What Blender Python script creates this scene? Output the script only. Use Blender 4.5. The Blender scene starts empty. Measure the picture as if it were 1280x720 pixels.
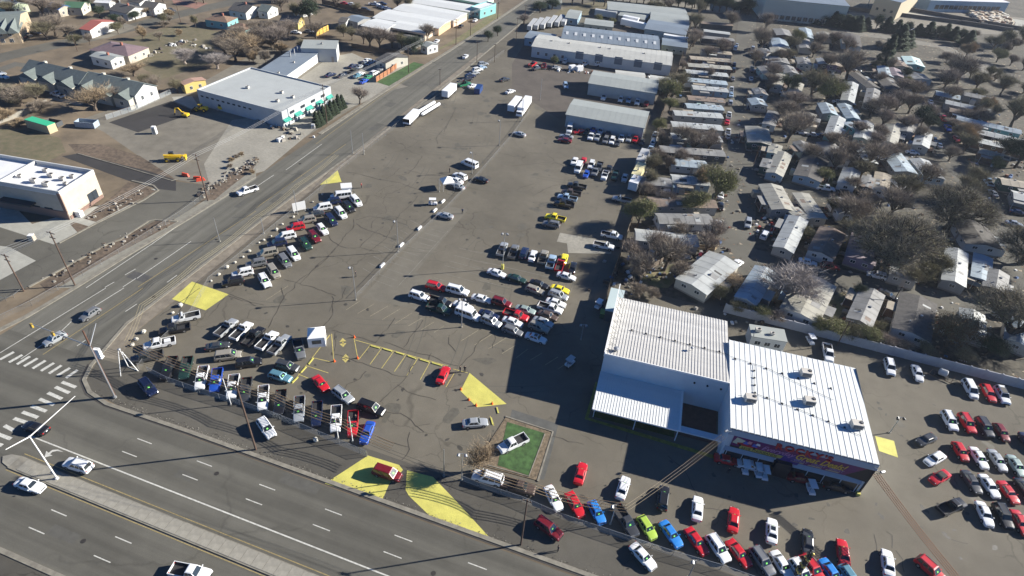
import bpy, math, random
from math import radians, sin, cos, pi, hypot, atan2
from mathutils import Vector, Matrix, Euler, noise

S = bpy.context.scene
COL = S.collection
rnd = random.Random(7)

# ------------------------------------------------------------------ camera
FPX, PITCH, ROLL, HEAD, CAMH = 775.2, radians(38.41), radians(-4.91), radians(-15.99), 90.3
def _cam_axes():
    s, c = sin(HEAD), cos(HEAD)
    fwd = Vector((s*cos(PITCH), c*cos(PITCH), -sin(PITCH)))
    right = Vector((c, -s, 0)); down = fwd.cross(right)
    cr, sr = cos(ROLL), sin(ROLL)
    return cr*right+sr*down, -sr*right+cr*down, fwd
RX, RD, RF = _cam_axes()
cam_data = bpy.data.cameras.new("camera")
cam_data.sensor_width = 36.0
cam_data.lens = FPX/1280*36.0
cam_data.clip_start = 1.0
cam_data.clip_end = 6000
cam = bpy.data.objects.new("camera", cam_data)
COL.objects.link(cam)
mw = Matrix(((RX.x, -RD.x, -RF.x), (RX.y, -RD.y, -RF.y), (RX.z, -RD.z, -RF.z))).to_4x4()
mw.translation = Vector((0, 0, CAMH))
cam.matrix_world = mw
S.camera = cam

# ------------------------------------------------------------------ light
SUNV = Vector((1.894, 1.139, 1.0)).normalized()
SUN_EL = math.asin(SUNV.z)
SUN_ROT = atan2(SUNV.x, SUNV.y)
world = bpy.data.worlds.new("World"); S.world = world
world.use_nodes = True
wn = world.node_tree.nodes; wl = world.node_tree.links
wn.clear()
sky = wn.new("ShaderNodeTexSky"); sky.sky_type = 'NISHITA'; sky.sun_disc = False
sky.sun_elevation = SUN_EL; sky.sun_rotation = SUN_ROT
sky.altitude = 1600; sky.air_density = 0.8; sky.dust_density = 0.3; sky.ozone_density = 2.0
bg = wn.new("ShaderNodeBackground"); bg.inputs[1].default_value = 0.05
wo = wn.new("ShaderNodeOutputWorld")
tint = wn.new("ShaderNodeMix"); tint.data_type = 'RGBA'; tint.blend_type = 'MULTIPLY'; tint.inputs[0].default_value = 1.0
tint.inputs[7].default_value = (.30, .68, 1.08, 1)   # deep blue high-plains sky
wl.new(sky.outputs[0], tint.inputs[6]); wl.new(tint.outputs[2], bg.inputs[0]); wl.new(bg.outputs[0], wo.inputs[0])
sd = bpy.data.lights.new("sun", 'SUN'); sd.energy = 5.0; sd.angle = radians(0.5)
sd.color = (1.0, 0.945, 0.85)
sun = bpy.data.objects.new("sun", sd); COL.objects.link(sun)
sun.rotation_euler = SUNV.to_track_quat('Z', 'Y').to_euler()
sun.location = (200, 120, 200)
S.view_settings.view_transform = 'Standard'; S.view_settings.look = 'None'
S.view_settings.exposure = 1.22; S.view_settings.gamma = 1.0
S.view_settings.use_curve_mapping = False
try:
    S.cycles.max_bounces = 5; S.cycles.diffuse_bounces = 2; S.cycles.glossy_bounces = 2
    S.cycles.transmission_bounces = 2; S.cycles.transparent_max_bounces = 6
except Exception: pass

# a surveyed photograph point (1280 px wide) -> metres on the level z
def at(x, y, z=0.0):
    d = RX*((x-640)/FPX) + RD*((y-360)/FPX) + RF
    t = (z-CAMH)/d.z
    return Vector((d.x*t, d.y*t, z))
def zat(x, y, P, Q):
    """height of the point seen at (x, y) on the vertical plane through ground points P, Q"""
    d = RX*((x-640)/FPX) + RD*((y-360)/FPX) + RF
    nx, ny = (Q[1]-P[1]), -(Q[0]-P[0])
    t = (P[0]*nx+P[1]*ny)/(d.x*nx+d.y*ny)
    return Vector((d.x*t, d.y*t, CAMH+d.z*t))

# ------------------------------------------------------------------ mesh helper
class MB:
    def __init__(s): s.v = []; s.f = []; s.m = []
    def add(s, vs, fs, m=0):
        b = len(s.v); s.v += [tuple(p) for p in vs]
        for f in fs: s.f.append(tuple(b+i for i in f)); s.m.append(m)
        return s
    def box(s, cx, cy, z0, sx, sy, sz, rz=0.0, m=0, taper=1.0):
        c, n = cos(rz), sin(rz); vs = []
        for z, k in ((z0, 1.0), (z0+sz, taper)):
            for a, b in ((-1,-1),(1,-1),(1,1),(-1,1)):
                x, y = a*sx/2*k, b*sy/2*k
                vs.append((cx+x*c-y*n, cy+x*n+y*c, z))
        return s.add(vs, [(3,2,1,0),(4,5,6,7),(0,1,5,4),(1,2,6,5),(2,3,7,6),(3,0,4,7)], m)
    def prism(s, poly, z0, z1, m=0, cap0=True):
        n = len(poly); vs = [(p[0],p[1],z0) for p in poly]+[(p[0],p[1],z1) for p in poly]
        a = sum(poly[i][0]*poly[(i+1)%n][1]-poly[(i+1)%n][0]*poly[i][1] for i in range(n))
        fs = []
        idx = list(range(n)) if a > 0 else list(range(n))[::-1]
        fs.append(tuple(n+i for i in idx))
        if cap0: fs.append(tuple(idx[::-1]))
        for k in range(n):
            i, j = idx[k], idx[(k+1)%n]
            fs.append((i, j, n+j, n+i))
        return s.add(vs, fs, m)
    def quad(s, a, b, c, d, m=0): return s.add([a,b,c,d], [(0,1,2,3)], m)
    def flat(s, poly, z, m=0):
        n = len(poly)
        a = sum(poly[i][0]*poly[(i+1)%n][1]-poly[(i+1)%n][0]*poly[i][1] for i in range(n))
        pts = poly if a > 0 else poly[::-1]
        return s.add([(p[0],p[1],z) for p in pts], [tuple(range(n))], m)
    def tube(s, p, q, r, n=6, r2=None, m=0):
        p = Vector(p); q = Vector(q); d = q-p
        if d.length < 1e-6: return s
        d.normalize(); u = d.orthogonal().normalized(); w = d.cross(u)
        r2 = r if r2 is None else r2; vs = []
        for c, rr in ((p, r), (q, r2)):
            for i in range(n):
                a = 2*pi*i/n; vs.append(c+(u*cos(a)+w*sin(a))*rr)
        fs = [(i,(i+1)%n,n+(i+1)%n,n+i) for i in range(n)]
        fs += [tuple(range(n-1,-1,-1)), tuple(range(n,2*n))]
        return s.add(vs, fs, m)
    def path(s, pts, r, n=5, m=0):
        for a, b in zip(pts, pts[1:]): s.tube(a, b, r, n, m=m)
        return s
    def ribbon(s, pts, w, z, m=0, var=0.0):
        """flat strip along ground points, mitred"""
        pts = [Vector((p[0], p[1])) for p in pts]; L = []; R = []
        for i, p in enumerate(pts):
            a = pts[max(0,i-1)]; b = pts[min(len(pts)-1,i+1)]
            d = (b-a); 
            if d.length < 1e-6: continue
            d.normalize(); n = Vector((-d.y, d.x)); k = w/2*(1+(rnd.random()-.5)*var)
            L.append(p+n*k); R.append(p-n*k)
        for i in range(len(L)-1):
            s.add([(R[i].x,R[i].y,z),(R[i+1].x,R[i+1].y,z),(L[i+1].x,L[i+1].y,z),(L[i].x,L[i].y,z)], [(0,1,2,3)], m)
        return s
    def ball(s, c, rx, ry, rz, n=8, k=5, m=0, jit=0.0):
        vs = [(c[0],c[1],c[2]-rz)]
        for j in range(1,k):
            t = pi*j/k
            for i in range(n):
                a = 2*pi*i/n; q = 1+(rnd.random()-.5)*jit
                vs.append((c[0]+rx*sin(t)*cos(a)*q, c[1]+ry*sin(t)*sin(a)*q, c[2]-rz*cos(t)*q))
        vs.append((c[0],c[1],c[2]+rz)); fs = []
        for i in range(n): fs.append((0, 1+(i+1)%n, 1+i))
        for j in range(k-2):
            for i in range(n):
                a = 1+j*n+i; b = 1+j*n+(i+1)%n
                fs.append((a, b, b+n, a+n))
        l = len(vs)-1; o = 1+(k-2)*n
        for i in range(n): fs.append((o+i, o+(i+1)%n, l))
        return s.add(vs, fs, m)
    def mesh(s, name, mats, smooth=False):
        me = bpy.data.meshes.new(name); me.from_pydata(s.v, [], s.f); me.update()
        for m in (mats if isinstance(mats, (list, tuple)) else [mats]): me.materials.append(m)
        me.polygons.foreach_set("material_index", s.m)
        if smooth: me.polygons.foreach_set("use_smooth", [True]*len(me.polygons))
        return me
    def build(s, name, mats, parent=None, smooth=False, loc=None, rz=None):
        o = bpy.data.objects.new(name, s.mesh(name, mats, smooth)); COL.objects.link(o)
        if parent is not None: o.parent = parent
        if loc is not None: o.location = loc
        if rz is not None: o.rotation_euler = (0,0,rz)
        return o

USED = {}
def tag(o, label, cat, group=None):
    label = ' '.join(label.split())
    o['label'] = label; o['category'] = cat
    if group: o['group'] = group
    USED.setdefault(label, []).append(o.name)
    return o
def thing(name, label, cat, loc=(0,0,0), rz=0.0, group=None):
    o = bpy.data.objects.new(name, None); COL.objects.link(o)
    o.empty_display_size = 0.3
    o.location = loc; o.rotation_euler = (0,0,rz)
    return tag(o, label, cat, group)
def inst(name, me, parent=None, loc=(0,0,0), rz=0.0, scale=None, rot=None):
    o = bpy.data.objects.new(name, me); COL.objects.link(o); o.parent = parent
    o.location = loc; o.rotation_euler = rot if rot else (0,0,rz)
    if scale is not None: o.scale = scale
    return o
def struct(o): o['kind'] = 'structure'; return o
def stuff(o, label=None, cat=None):
    o['kind'] = 'stuff'
    if label: tag(o, label, cat)
    return o

# ------------------------------------------------------------------ materials
MATS = {}
def mat(name, col, rough=0.8, metal=0.0, var=0.0, scale=1.0, bump=0.0, bscale=None, spec=0.5, coat=0.0, col2=None, var2=0.0, scale2=0.05, stretch=None, emit=None):
    if name in MATS: return MATS[name]
    m = bpy.data.materials.new(name); m.use_nodes = True
    nt = m.node_tree; N = nt.nodes; L = nt.links
    b = N["Principled BSDF"]
    b.inputs["Roughness"].default_value = rough; b.inputs["Metallic"].default_value = metal
    b.inputs["Specular IOR Level"].default_value = spec
    if coat: b.inputs["Coat Weight"].default_value = coat; b.inputs["Coat Roughness"].default_value = 0.05
    c4 = (*col, 1)
    b.inputs["Base Color"].default_value = c4
    if var or bump or var2:
        tc = N.new("ShaderNodeTexCoord"); co = tc.outputs["Object"]
        if stretch:
            mp = N.new("ShaderNodeMapping"); mp.inputs["Scale"].default_value = stretch
            L.new(co, mp.inputs[0]); co = mp.outputs[0]
        nz = N.new("ShaderNodeTexNoise"); nz.inputs["Scale"].default_value = scale; nz.inputs["Detail"].default_value = 6; nz.inputs["Roughness"].default_value = 0.65
        L.new(co, nz.inputs["Vector"])
        last = None
        if var:
            c2 = col2 or tuple(max(0, x*(1-var)) for x in col)
            c1 = col if col2 else tuple(min(1, x*(1+var)) for x in col)
            r = N.new("ShaderNodeValToRGB"); r.color_ramp.elements[0].position = 0.33; r.color_ramp.elements[1].position = 0.67
            r.color_ramp.elements[0].color = (*c2, 1); r.color_ramp.elements[1].color = (*c1, 1)
            L.new(nz.outputs["Fac"], r.inputs[0]); last = r.outputs[0]
        if var2:
            n2 = N.new("ShaderNodeTexNoise"); n2.inputs["Scale"].default_value = scale2; n2.inputs["Detail"].default_value = 4
            L.new(tc.outputs["Object"], n2.inputs["Vector"])
            mr = N.new("ShaderNodeMapRange"); mr.inputs[1].default_value = 0.3; mr.inputs[2].default_value = 0.7
            mr.inputs[3].default_value = 1-var2; mr.inputs[4].default_value = 1+var2
            L.new(n2.outputs["Fac"], mr.inputs[0])
            mx = N.new("ShaderNodeVectorMath"); mx.operation = 'SCALE'
            if last: L.new(last, mx.inputs[0])
            else: mx.inputs[0].default_value = col
            L.new(mr.outputs[0], mx.inputs["Scale"]); last = mx.outputs[0]
        if last: L.new(last, b.inputs["Base Color"])
        if bump:
            bm = N.new("ShaderNodeBump"); bm.inputs["Strength"].default_value = bump; bm.inputs["Distance"].default_value = 0.05
            if bscale:
                n3 = N.new("ShaderNodeTexNoise"); n3.inputs["Scale"].default_value = bscale; n3.inputs["Detail"].default_value = 3
                L.new(tc.outputs["Object"], n3.inputs["Vector"]); L.new(n3.outputs["Fac"], bm.inputs["Height"])
            else: L.new(nz.outputs["Fac"], bm.inputs["Height"])
            L.new(bm.outputs[0], b.inputs["Normal"])
    if emit:
        b.inputs["Emission Color"].default_value = (*emit[0], 1); b.inputs["Emission Strength"].default_value = emit[1]
    MATS[name] = m; return m

def asphalt(name, col, seam=0.0, streak=None, patch=0.10, crack=0.55, cscale=0.09):
    """worn asphalt: broad stains, fine aggregate, tyre-worn streaks, a net of dark filled cracks"""
    m = bpy.data.materials.new(name); m.use_nodes = True
    nt = m.node_tree; N = nt.nodes; L = nt.links; b = N["Principled BSDF"]
    b.inputs["Roughness"].default_value = 0.85; b.inputs["Specular IOR Level"].default_value = 0.25
    tc = N.new("ShaderNodeTexCoord"); co = tc.outputs["Object"]
    def nz(scale, det=5, ro=.6, vec=None):
        n = N.new("ShaderNodeTexNoise"); n.inputs["Scale"].default_value = scale; n.inputs["Detail"].default_value = det; n.inputs["Roughness"].default_value = ro
        L.new(vec or co, n.inputs["Vector"]); return n.outputs["Fac"]
    def rng(src, a, c, lo, hi):
        r = N.new("ShaderNodeMapRange"); r.inputs[1].default_value = a; r.inputs[2].default_value = c
        r.inputs[3].default_value = lo; r.inputs[4].default_value = hi; L.new(src, r.inputs[0]); return r.outputs[0]
    def mul(a, c):
        x = N.new("ShaderNodeMath"); x.operation = 'MULTIPLY'; L.new(a, x.inputs[0]); L.new(c, x.inputs[1]); return x.outputs[0]
    f = mul(rng(nz(0.035, 6, .62), .35, .65, 1-patch, 1+patch), rng(nz(0.4, 5), .3, .7, .94, 1.06))
    f = mul(f, rng(nz(7, 4, .85), .3, .7, .84, 1.16))
    f = mul(f, rng(nz(0.9, 8, .7), .60, .75, 1.0, .86))
    if streak:
        mp = N.new("ShaderNodeMapping"); mp.inputs["Scale"].default_value = streak; L.new(co, mp.inputs[0])
        f = mul(f, rng(nz(1.0, 4, .6, mp.outputs[0]), .35, .65, .76, 1.12))
    if crack:
        wv = N.new("ShaderNodeVectorMath"); wv.operation = 'MULTIPLY_ADD'
        nn = N.new("ShaderNodeTexNoise"); nn.inputs["Scale"].default_value = 0.25; nn.inputs["Detail"].default_value = 5; L.new(co, nn.inputs["Vector"])
        wv.inputs[1].default_value = (5,5,0); L.new(nn.outputs["Color"], wv.inputs[0]); L.new(co, wv.inputs[2])
        vo = N.new("ShaderNodeTexVoronoi"); vo.feature = 'DISTANCE_TO_EDGE'; vo.inputs["Scale"].default_value = cscale; L.new(wv.outputs[0], vo.inputs["Vector"])
        line = rng(vo.outputs["Distance"], 0.0, 0.013, 1-crack, 1.0)
        # only parts of the net are open
        g = rng(nz(0.05, 2), .46, .58, 0, 1)
        mxx = N.new("ShaderNodeMix"); mxx.data_type = 'FLOAT'; mxx.inputs[3].default_value = 1.0
        L.new(g, mxx.inputs[0]); mxx.inputs[2].default_value = 1.0; L.new(line, mxx.inputs[3])
        f = mul(f, mxx.outputs[0])
    vm = N.new("ShaderNodeVectorMath"); vm.operation = 'SCALE'; vm.inputs[0].default_value = col
    L.new(f, vm.inputs["Scale"]); L.new(vm.outputs[0], b.inputs["Base Color"])
    bp = N.new("ShaderNodeBump"); bp.inputs["Strength"].default_value = 0.25; bp.inputs["Distance"].default_value = 0.02
    L.new(nz(14, 3, .7), bp.inputs["Height"]); L.new(bp.outputs[0], b.inputs["Normal"])
    MATS[name] = m; return m

M_LOT = asphalt("lot_asphalt", (.130,.117,.092), patch=.20, crack=.32)
M_ROAD_A = asphalt("road_asphalt_along", (.128,.123,.104), streak=(.55,.012,1), crack=.25, cscale=.05)
M_ROAD_B = asphalt("road_asphalt_across", (.112,.107,.090), streak=(.010,.42,1), patch=.12, crack=.2, cscale=.04)
M_DARKASP = asphalt("new_dark_asphalt", (.045,.043,.042), crack=0, patch=.2)
M_SIDEASP = asphalt("old_dark_asphalt", (.085,.079,.066), crack=.5, cscale=.2, patch=.25)
M_LANE = asphalt("lane_asphalt", (.105,.10,.084), crack=.3, patch=.2)
M_CONC = mat("concrete", (.26,.245,.205), .9, var=.14, scale=1.2, bump=.2, bscale=8, var2=.15, scale2=.12)
M_CONC2 = mat("pale_concrete", (.32,.315,.275), .9, var=.10, scale=.8, var2=.1, scale2=.08)
M_KERB = mat("kerb_concrete", (.20,.185,.15), .9, var=.25, scale=.8)
M_DIRT = mat("bare_dirt", (.15,.12,.085), .95, var=.35, scale=.35, bump=.5, bscale=3, var2=.25, scale2=.05)
M_DIRT2 = mat("turned_soil", (.11,.082,.058), .95, var=.4, scale=.9, bump=.8, bscale=2, var2=.25, scale2=.1)
M_GRAVEL = mat("pale_gravel", (.165,.15,.12), .95, var=.16, scale=.3, bump=.3, bscale=12, var2=.15, scale2=.04)
M_GRASS = mat("dry_grass", (.16,.13,.08), .95, var=.4, scale=.5, bump=.6, bscale=5, col2=(.10,.095,.05), var2=.25, scale2=.04)
M_GREEN = mat("mown_lawn", (.042,.092,.026), .95, var=.35, scale=1.1, bump=.5, bscale=9, var2=.25, scale2=.3)
M_GREEN2 = mat("patchy_lawn", (.10,.12,.045), .95, var=.45, scale=.6, bump=.5, bscale=6, col2=(.20,.16,.09))
M_YARD = mat("yard_litter", (.075,.067,.05), .95, var=.45, scale=.7, bump=.6, bscale=4, var2=.3, scale2=.08)  # dark mottled ground of the park yards
M_WHITEP = mat("white_road_paint", (.48,.475,.43), .7, var=.25, scale=2.5)
M_YELP = mat("yellow_lot_paint", (.52,.48,.11), .7, var=.12, scale=6, var2=.12, scale2=.5)
M_YELLINE = mat("yellow_line_paint", (.27,.21,.09), .75, var=.3, scale=3)
M_FADED = mat("faded_line_paint", (.25,.22,.15), .85, var=.3, scale=2)
M_CRACK = mat("crack_filler", (.050,.043,.034), .7)
# ------------------------------------------------------------------ ground and paving
def G2(pts): return [at(*p) for p in pts]
def T(ox, oy, pts, k=4.0): return [(ox+x/k, oy+y/k) for x, y in pts]
def sheet(name, pts, z, m, px=True, sub=False):
    P = G2(pts) if px else [Vector((p[0], p[1], 0)) for p in pts]
    return struct(MB().flat([(p.x, p.y) for p in P], z, 0).build(name, m))
def lines(name, segs, w, z, m, px=True):
    mb = MB()
    for i, s in enumerate(segs): mb.ribbon(G2(s) if px else s, w, z+i*4e-5)
    return struct(mb.build(name, m))
def rib(name, pts, w, z, m, px=True):
    return struct(MB().ribbon(G2(pts) if px else pts, w, z).build(name, m))
def kerb(name, pts, w, h, m, px=False):
    P = [Vector((p[0], p[1])) for p in (G2(pts) if px else pts)]
    mb = MB(); L = []; R = []
    for i, p in enumerate(P):
        d = (P[min(len(P)-1,i+1)]-P[max(0,i-1)]).normalized(); n = Vector((-d.y, d.x))
        L.append(p+n*w/2); R.append(p-n*w/2)
    for i in range(len(P)-1):
        a, b, c, d = R[i], R[i+1], L[i+1], L[i]
        mb.prism([a,b,c,d], 0.0, h)
    return struct(mb.build(name, m))

struct(MB().flat([(-3000,-900),(3000,-900),(3000,4500),(-3000,4500)], 0.0).build("ground", mat("winter_ground", (.135,.105,.07), .95, var=.3, scale=.12, bump=.5, bscale=2.5, var2=.3, scale2=.012)))

# big lot
sheet("parking_lot", [(-99.5,50),(-96.9,66),(-96.6,330),(-96,420),(-20,402),(-16.4,300),(-15,216),(-10.8,152),(-9.5,121.4),(170,121),(170,50)], .010, M_LOT, px=False)
# roads
sheet("road", [(-119.5,-60),(-119.5,60),(-118.5,80),(-115.4,128),(-114.6,170),(-113,230),(-110,320),(-108,460),(-104,1400),(-89,1400),(-94,460),(-97,320),(-96.2,240),(-97,190),(-98.6,150),(-99.8,120),(-100.1,70),(-98.5,58),(-96,51),(-94,-60)], .006, M_ROAD_A, px=False)
sheet("road", [(-700,20),(-700,48.6),(-120,48.6),(-119.5,56),(-99,56),(-96,51),(-92.3,48.9),(-87.4,47.9),(700,49.2),(700,20)], .014, M_ROAD_B, px=False)
sheet("pavement", [(-97.5,56.5),(-95,51),(-92,49.5),(-86,48.8),(170,49.8),(170,56.6),(-60,57),(-84,57.2)], .018, M_SIDEASP, px=False)
sheet("pavement", [(-100,63),(-97.6,57),(-94,57.4),(-97,66),(-97,190),(-96.5,262),(-99,262),(-99,150),(-100,120)], .022, mat("verge_dirt", (.18,.155,.12), .95, var=.25, scale=.5, var2=.2, scale2=.1), px=False)
sheet("pavement", [(-700,8),(-700,21.2),(700,21.6),(700,8)], .02, M_SIDEASP, px=False)
kerb("kerb", [(-98.9,400),(-96.6,240),(-97.2,190),(-98.8,150),(-100,120),(-100.4,66),(-98.6,59),(-97.4,54.5),(-95.6,51.2),(-92.3,49.3),(-87.4,48.3),(-70,48.7),(-30,48.9),(170,49.7)], .7, .12, M_KERB)
rib("gutter_line", [(-98.2,54.5),(-96.2,50.8),(-92.5,48.6),(-87.4,47.75),(-70,48.15),(-30,48.35),(170,49.1)], .28, .019, mat("dark_gutter", (.05,.045,.04), .9), px=False)  # dark strip along the road side of the kerb
kerb("kerb", [(-700,21.6),(-79.9,21.8),(170,22.4),(700,22.6)], .7, .12, M_KERB)
kerb("kerb", [(-124,47),(-121.5,53),(-119.9,60),(-119,71),(-118.3,85),(-117,103),(-115.8,128)], 1.1, .12, M_KERB)
kerb("kerb", [(-115.1,160),(-114.2,208),(-111.8,256),(-110,320),(-108,460)], 1.4, .12, M_KERB)
# median: poured slabs
med = struct(MB().box(22,33.5,0,226,2.5,.14).build("median", M_KERB))
sl = MB().box(0,0,0,1.86,2.1,.05).mesh("slab", M_CONC)
for i in range(80): inst("slab", sl, med, (-88.4+i*1.92, 33.55, .135+rnd.random()*.012))
struct(MB().prism([(-91.0,32.4),(-91.0,34.7),(-92.6,34.4),(-93.6,33.6),(-92.6,32.7)][::-1], 0, .13).build("median_nose", M_CONC))
mt = MB()
for y in (31.95, 35.25): mt.ribbon([(-91,y),(150,y)], .14, .020)
struct(mt.build("lane_marking", M_YELLINE))

# lane markings on the wide road (12.2 m period)
def dashes(y, x0, n, L=3.0): 
    return [[(x0+i*12.19, y),(x0+i*12.19+L, y)] for i in range(n)]
a1 = at(246,576); a2 = at(228,593); a3 = at(64,637); a4 = at(36,659)
lines("lane_marking", dashes(a1.y, a1.x-12.19, 18)+dashes(a2.y, a2.x-12.19, 18)+dashes(a3.y, a3.x, 18)+dashes(a4.y, a4.x, 18), .15, .021, M_WHITEP, px=False)
lines("lane_marking", [[(-93.5,38.25),(150,38.3)]], .22, .021, M_WHITEP, px=False)
# side road markings
lines("lane_marking", [T(0,360,[(215,333),(715,0)]), T(0,180,[(690,715),(1280,335)]), T(320,180,[(0,320),(450,0)]), T(320,0,[(300,720),(600,500),(1000,230),(1200,90)])], .16, .021, M_YELLINE)
wl_ = [T(0,360,[(0,325),(530,0)]), T(0,180,[(430,720),(760,500),(960,360)]), T(0,360,[(105,355),(290,232),(360,165)]), T(0,360,[(475,90),(620,0)]),
       T(0,180,[(615,715),(680,672)]), T(0,180,[(685,672),(955,487)]), T(0,180,[(525,717),(572,690)]), T(0,180,[(625,655),(678,625)]), T(0,180,[(835,692),(885,656)]),
       T(0,360,[(385,290),(430,260)]), T(0,360,[(627,118),(685,80)]), T(320,180,[(0,215),(90,155)]), T(320,180,[(150,130),(330,0)])]
lines("lane_marking", wl_, .17, .024, M_WHITEP)
cw = [[(0,358),(70,320)],[(45,372),(112,335)],[(85,382),(150,342)],[(120,392),(188,352)],[(163,403),(228,363)],[(205,415),(270,375)],[(245,428),(308,387)],[(287,438),(350,400)],[(330,450),(388,410)],
      [(310,470),(380,497)],[(277,495),(347,525)],[(240,524),(310,555)],[(197,555),(270,585)],[(157,590),(232,617)],[(112,620),(190,648)],[(70,652),(130,672)],[(22,688),(68,712)],[(-25,725),(55,755)],[(-60,765),(12,788)]]
cwo = None
for s in cw:
    lines("crosswalk_bar", [T(0,360,s)], .62, .024, M_WHITEP)
ar = [at(*p) for p in T(0,540,[(318,100),(285,95),(262,100),(250,112),(262,118),(222,128),(232,95),(243,104),(262,90),(290,88)])]
struct(MB().flat([(p.x,p.y) for p in ar], .026).build("turn_arrow", M_WHITEP))

# yellow painted panels
YP = [T(320,540,[(345,258),(560,118),(715,165),(735,190),(665,262),(630,345)]),
      T(320,540,[(755,192),(885,225),(1000,345),(1168,528),(890,440),(765,320),(748,290)]),
      T(320,360,[(1068,425),(1253,580),(1105,597),(1022,515)]),
      [(215,374),(240,352),(286,368),(257,388)], [(400,231),(422,213),(427,227.5)],
      T(960,540,[(535,20),(630,45),(650,128),(555,95)])]
for p in YP: sheet("yellow_paint_panel", p, .030, M_YELP)
rib("yellow_paint_border", [(747,478),(733,523),(800,543),(898,573)], .8, .030, mat("shaded_yellow_paint", (.20,.20,.035), .8, var=.35, scale=1.2))  # yellow border, the building's shade put into its darker colour
# parking lines and wheel stops round the entrance
yl = [[(495,260),(960,390)],[(572,285),(512,360)],[(630,300),(570,382)],[(688,318),(628,402)],[(750,335),(692,418)],[(810,350),(755,438)],[(870,370),(822,458)],[(992,425),(950,495)],
      [(180,480),(370,235)],[(378,230),(390,375)],[(280,348),(385,372)],[(255,390),(362,425)],[(210,430),(300,468)],[(490,250),(510,358)],[(985,405),(1060,425)],[(1170,640),(1190,690)]]
lines("parking_line", [T(320,360,s) for s in yl], .15, .026, mat("yellow_bay_line", (.42,.35,.11), .8, var=.3, scale=3))
for s in [[(575,290),(618,302)],[(637,305),(680,318)],[(700,322),(740,335)],[(760,340),(800,355)],[(820,358),(865,372)],[(880,375),(930,390)],[(263,383),(287,352)],[(225,425),(252,395)],[(182,475),(210,447)],[(1175,650),(1185,685)],[(1204,598),(1212,628)]]:
    a, b = G2(T(320,360,s)); d = b-a
    mb = MB().prism([(-d.length/2,-.13),(d.length/2,-.13),(d.length/2,.13),(-d.length/2,.13)], 0, .14)
    o = mb.build("wheel_stop", M_YELP, loc=((a.x+b.x)/2,(a.y+b.y)/2,.02), rz=atan2(d.y,d.x))
    WS_N = globals().get("WS_N", 0); OO = ["first","second","third","fourth","fifth","sixth"]
    tag(o, [f"yellow wheel stop heading the slanted entrance bays, {OO[min(WS_N,5)]} from the left", f"yellow wheel stop left of the bays below the peaked canopy, {OO[(WS_N-6)%3]} from the top", ["yellow bar beside the silver sedan at the kite panel","yellow bar just under the tip of the kite panel"][WS_N%2]][0 if WS_N<6 else 1 if WS_N<9 else 2], "wheel stop", "yellow wheel stops in front of the entrance bays"); WS_N += 1
for p0, p1 in (((433,250),(436,296)),((448,330),(448,374))):
    a, b = G2(T(320,360,[p0,p1])); d = (b-a).normalized(); n = Vector((-d.y,d.x,0)); mb = MB()
    mb.ribbon([a+d*.9,b-d*.9], .3, .026)
    for e, k in ((a,1),(b,-1)): mb.flat([((e).x,(e).y),((e+d*k*1.1+n*.7).x,(e+d*k*1.1+n*.7).y),((e+d*k*1.1-n*.7).x,(e+d*k*1.1-n*.7).y)], .026)
    struct(mb.build("turn_arrow", mat("yellow_bay_line", (.7,.6,.15))))
fl = [[(450,110),(520,65)],[(508,128),(590,80)],[(570,142),(660,90)],[(632,158),(720,105)],[(695,178),(780,125)],[(762,190),(830,150)],[(825,210),(890,170)],[(890,222),(940,190)],[(958,245),(1010,212)],[(1025,265),(1110,212)],[(1093,285),(1185,228)],[(1160,305),(1250,250)],[(1230,328),(1300,285)],[(1300,350),(1360,305)],[(1370,362),(1430,325)],[(1445,385),(1510,345)],[(1510,405),(1580,360)],[(160,-10),(50,60)]]
lines("parking_line", [T(320,360,s) for s in fl], .12, .024, M_FADED)
f2 = [[(770,380),(820,405)],[(742,405),(790,430)],[(720,430),(762,452)],[(694,452),(735,474)],[(668,475),(702,495)],[(640,510),(680,535)],[(612,533),(650,552)],[(586,560),(622,580)],[(560,592),(600,612)],[(534,622),(575,645)],
      [(875,425),(950,445)],[(845,445),(920,465)],[(815,465),(900,488)],[(785,485),(880,512)],[(755,510),(845,535)],[(730,535),(815,560)],[(700,560),(790,588)],[(670,590),(760,618)],[(645,620),(735,650)],[(615,652),(710,685)],[(590,680),(680,712)],
      [(960,435),(705,718)],[(1015,520),(1180,562)],[(990,556),(1160,600)],[(968,585),(1140,632)],[(945,608),(1120,655)],[(915,640),(1090,690)],[(890,668),(1050,715)]]
lines("parking_line", [T(320,180,s) for s in f2], .12, .024, mat("grey_faded_line_paint", (.185,.175,.145), .85, var=.35, scale=2))
f3 = [[(-100,150),(620,320)],[(-60,110),(300,180)],[(640,60),(900,150)],[(560,-20),(900,90)]]
lines("parking_line", [T(600,300,s,9.85) for s in [[(-60,140),(240,200)],[(0,260),(900,470)],[(-80,320),(240,400)],[(0,500),(560,640)],[(0,600),(300,690)],[(1160,520),(1060,800)]]], .12, .024, mat("grey_faded_line_paint", (.3,.3,.3)))
# concrete pads and odd patches in the lot
sheet("concrete_pad", T(660,240,[(320,408),(850,505),(830,620),(400,610),(390,515),(288,497)],8), .028, M_CONC)
sheet("paving_patch", [(640,512),(698,530),(687,575),(680,600),(626,585)], .024, mat("patch_asphalt", (.085,.085,.078), .85, var=.2, scale=.6))
sheet("paving_patch", [(452,372),(560,258),(585,262),(520,340),(596,392),(580,400)], .016, mat("lighter_asphalt", (.134,.122,.096), .85, var=.12, scale=.3))
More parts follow.
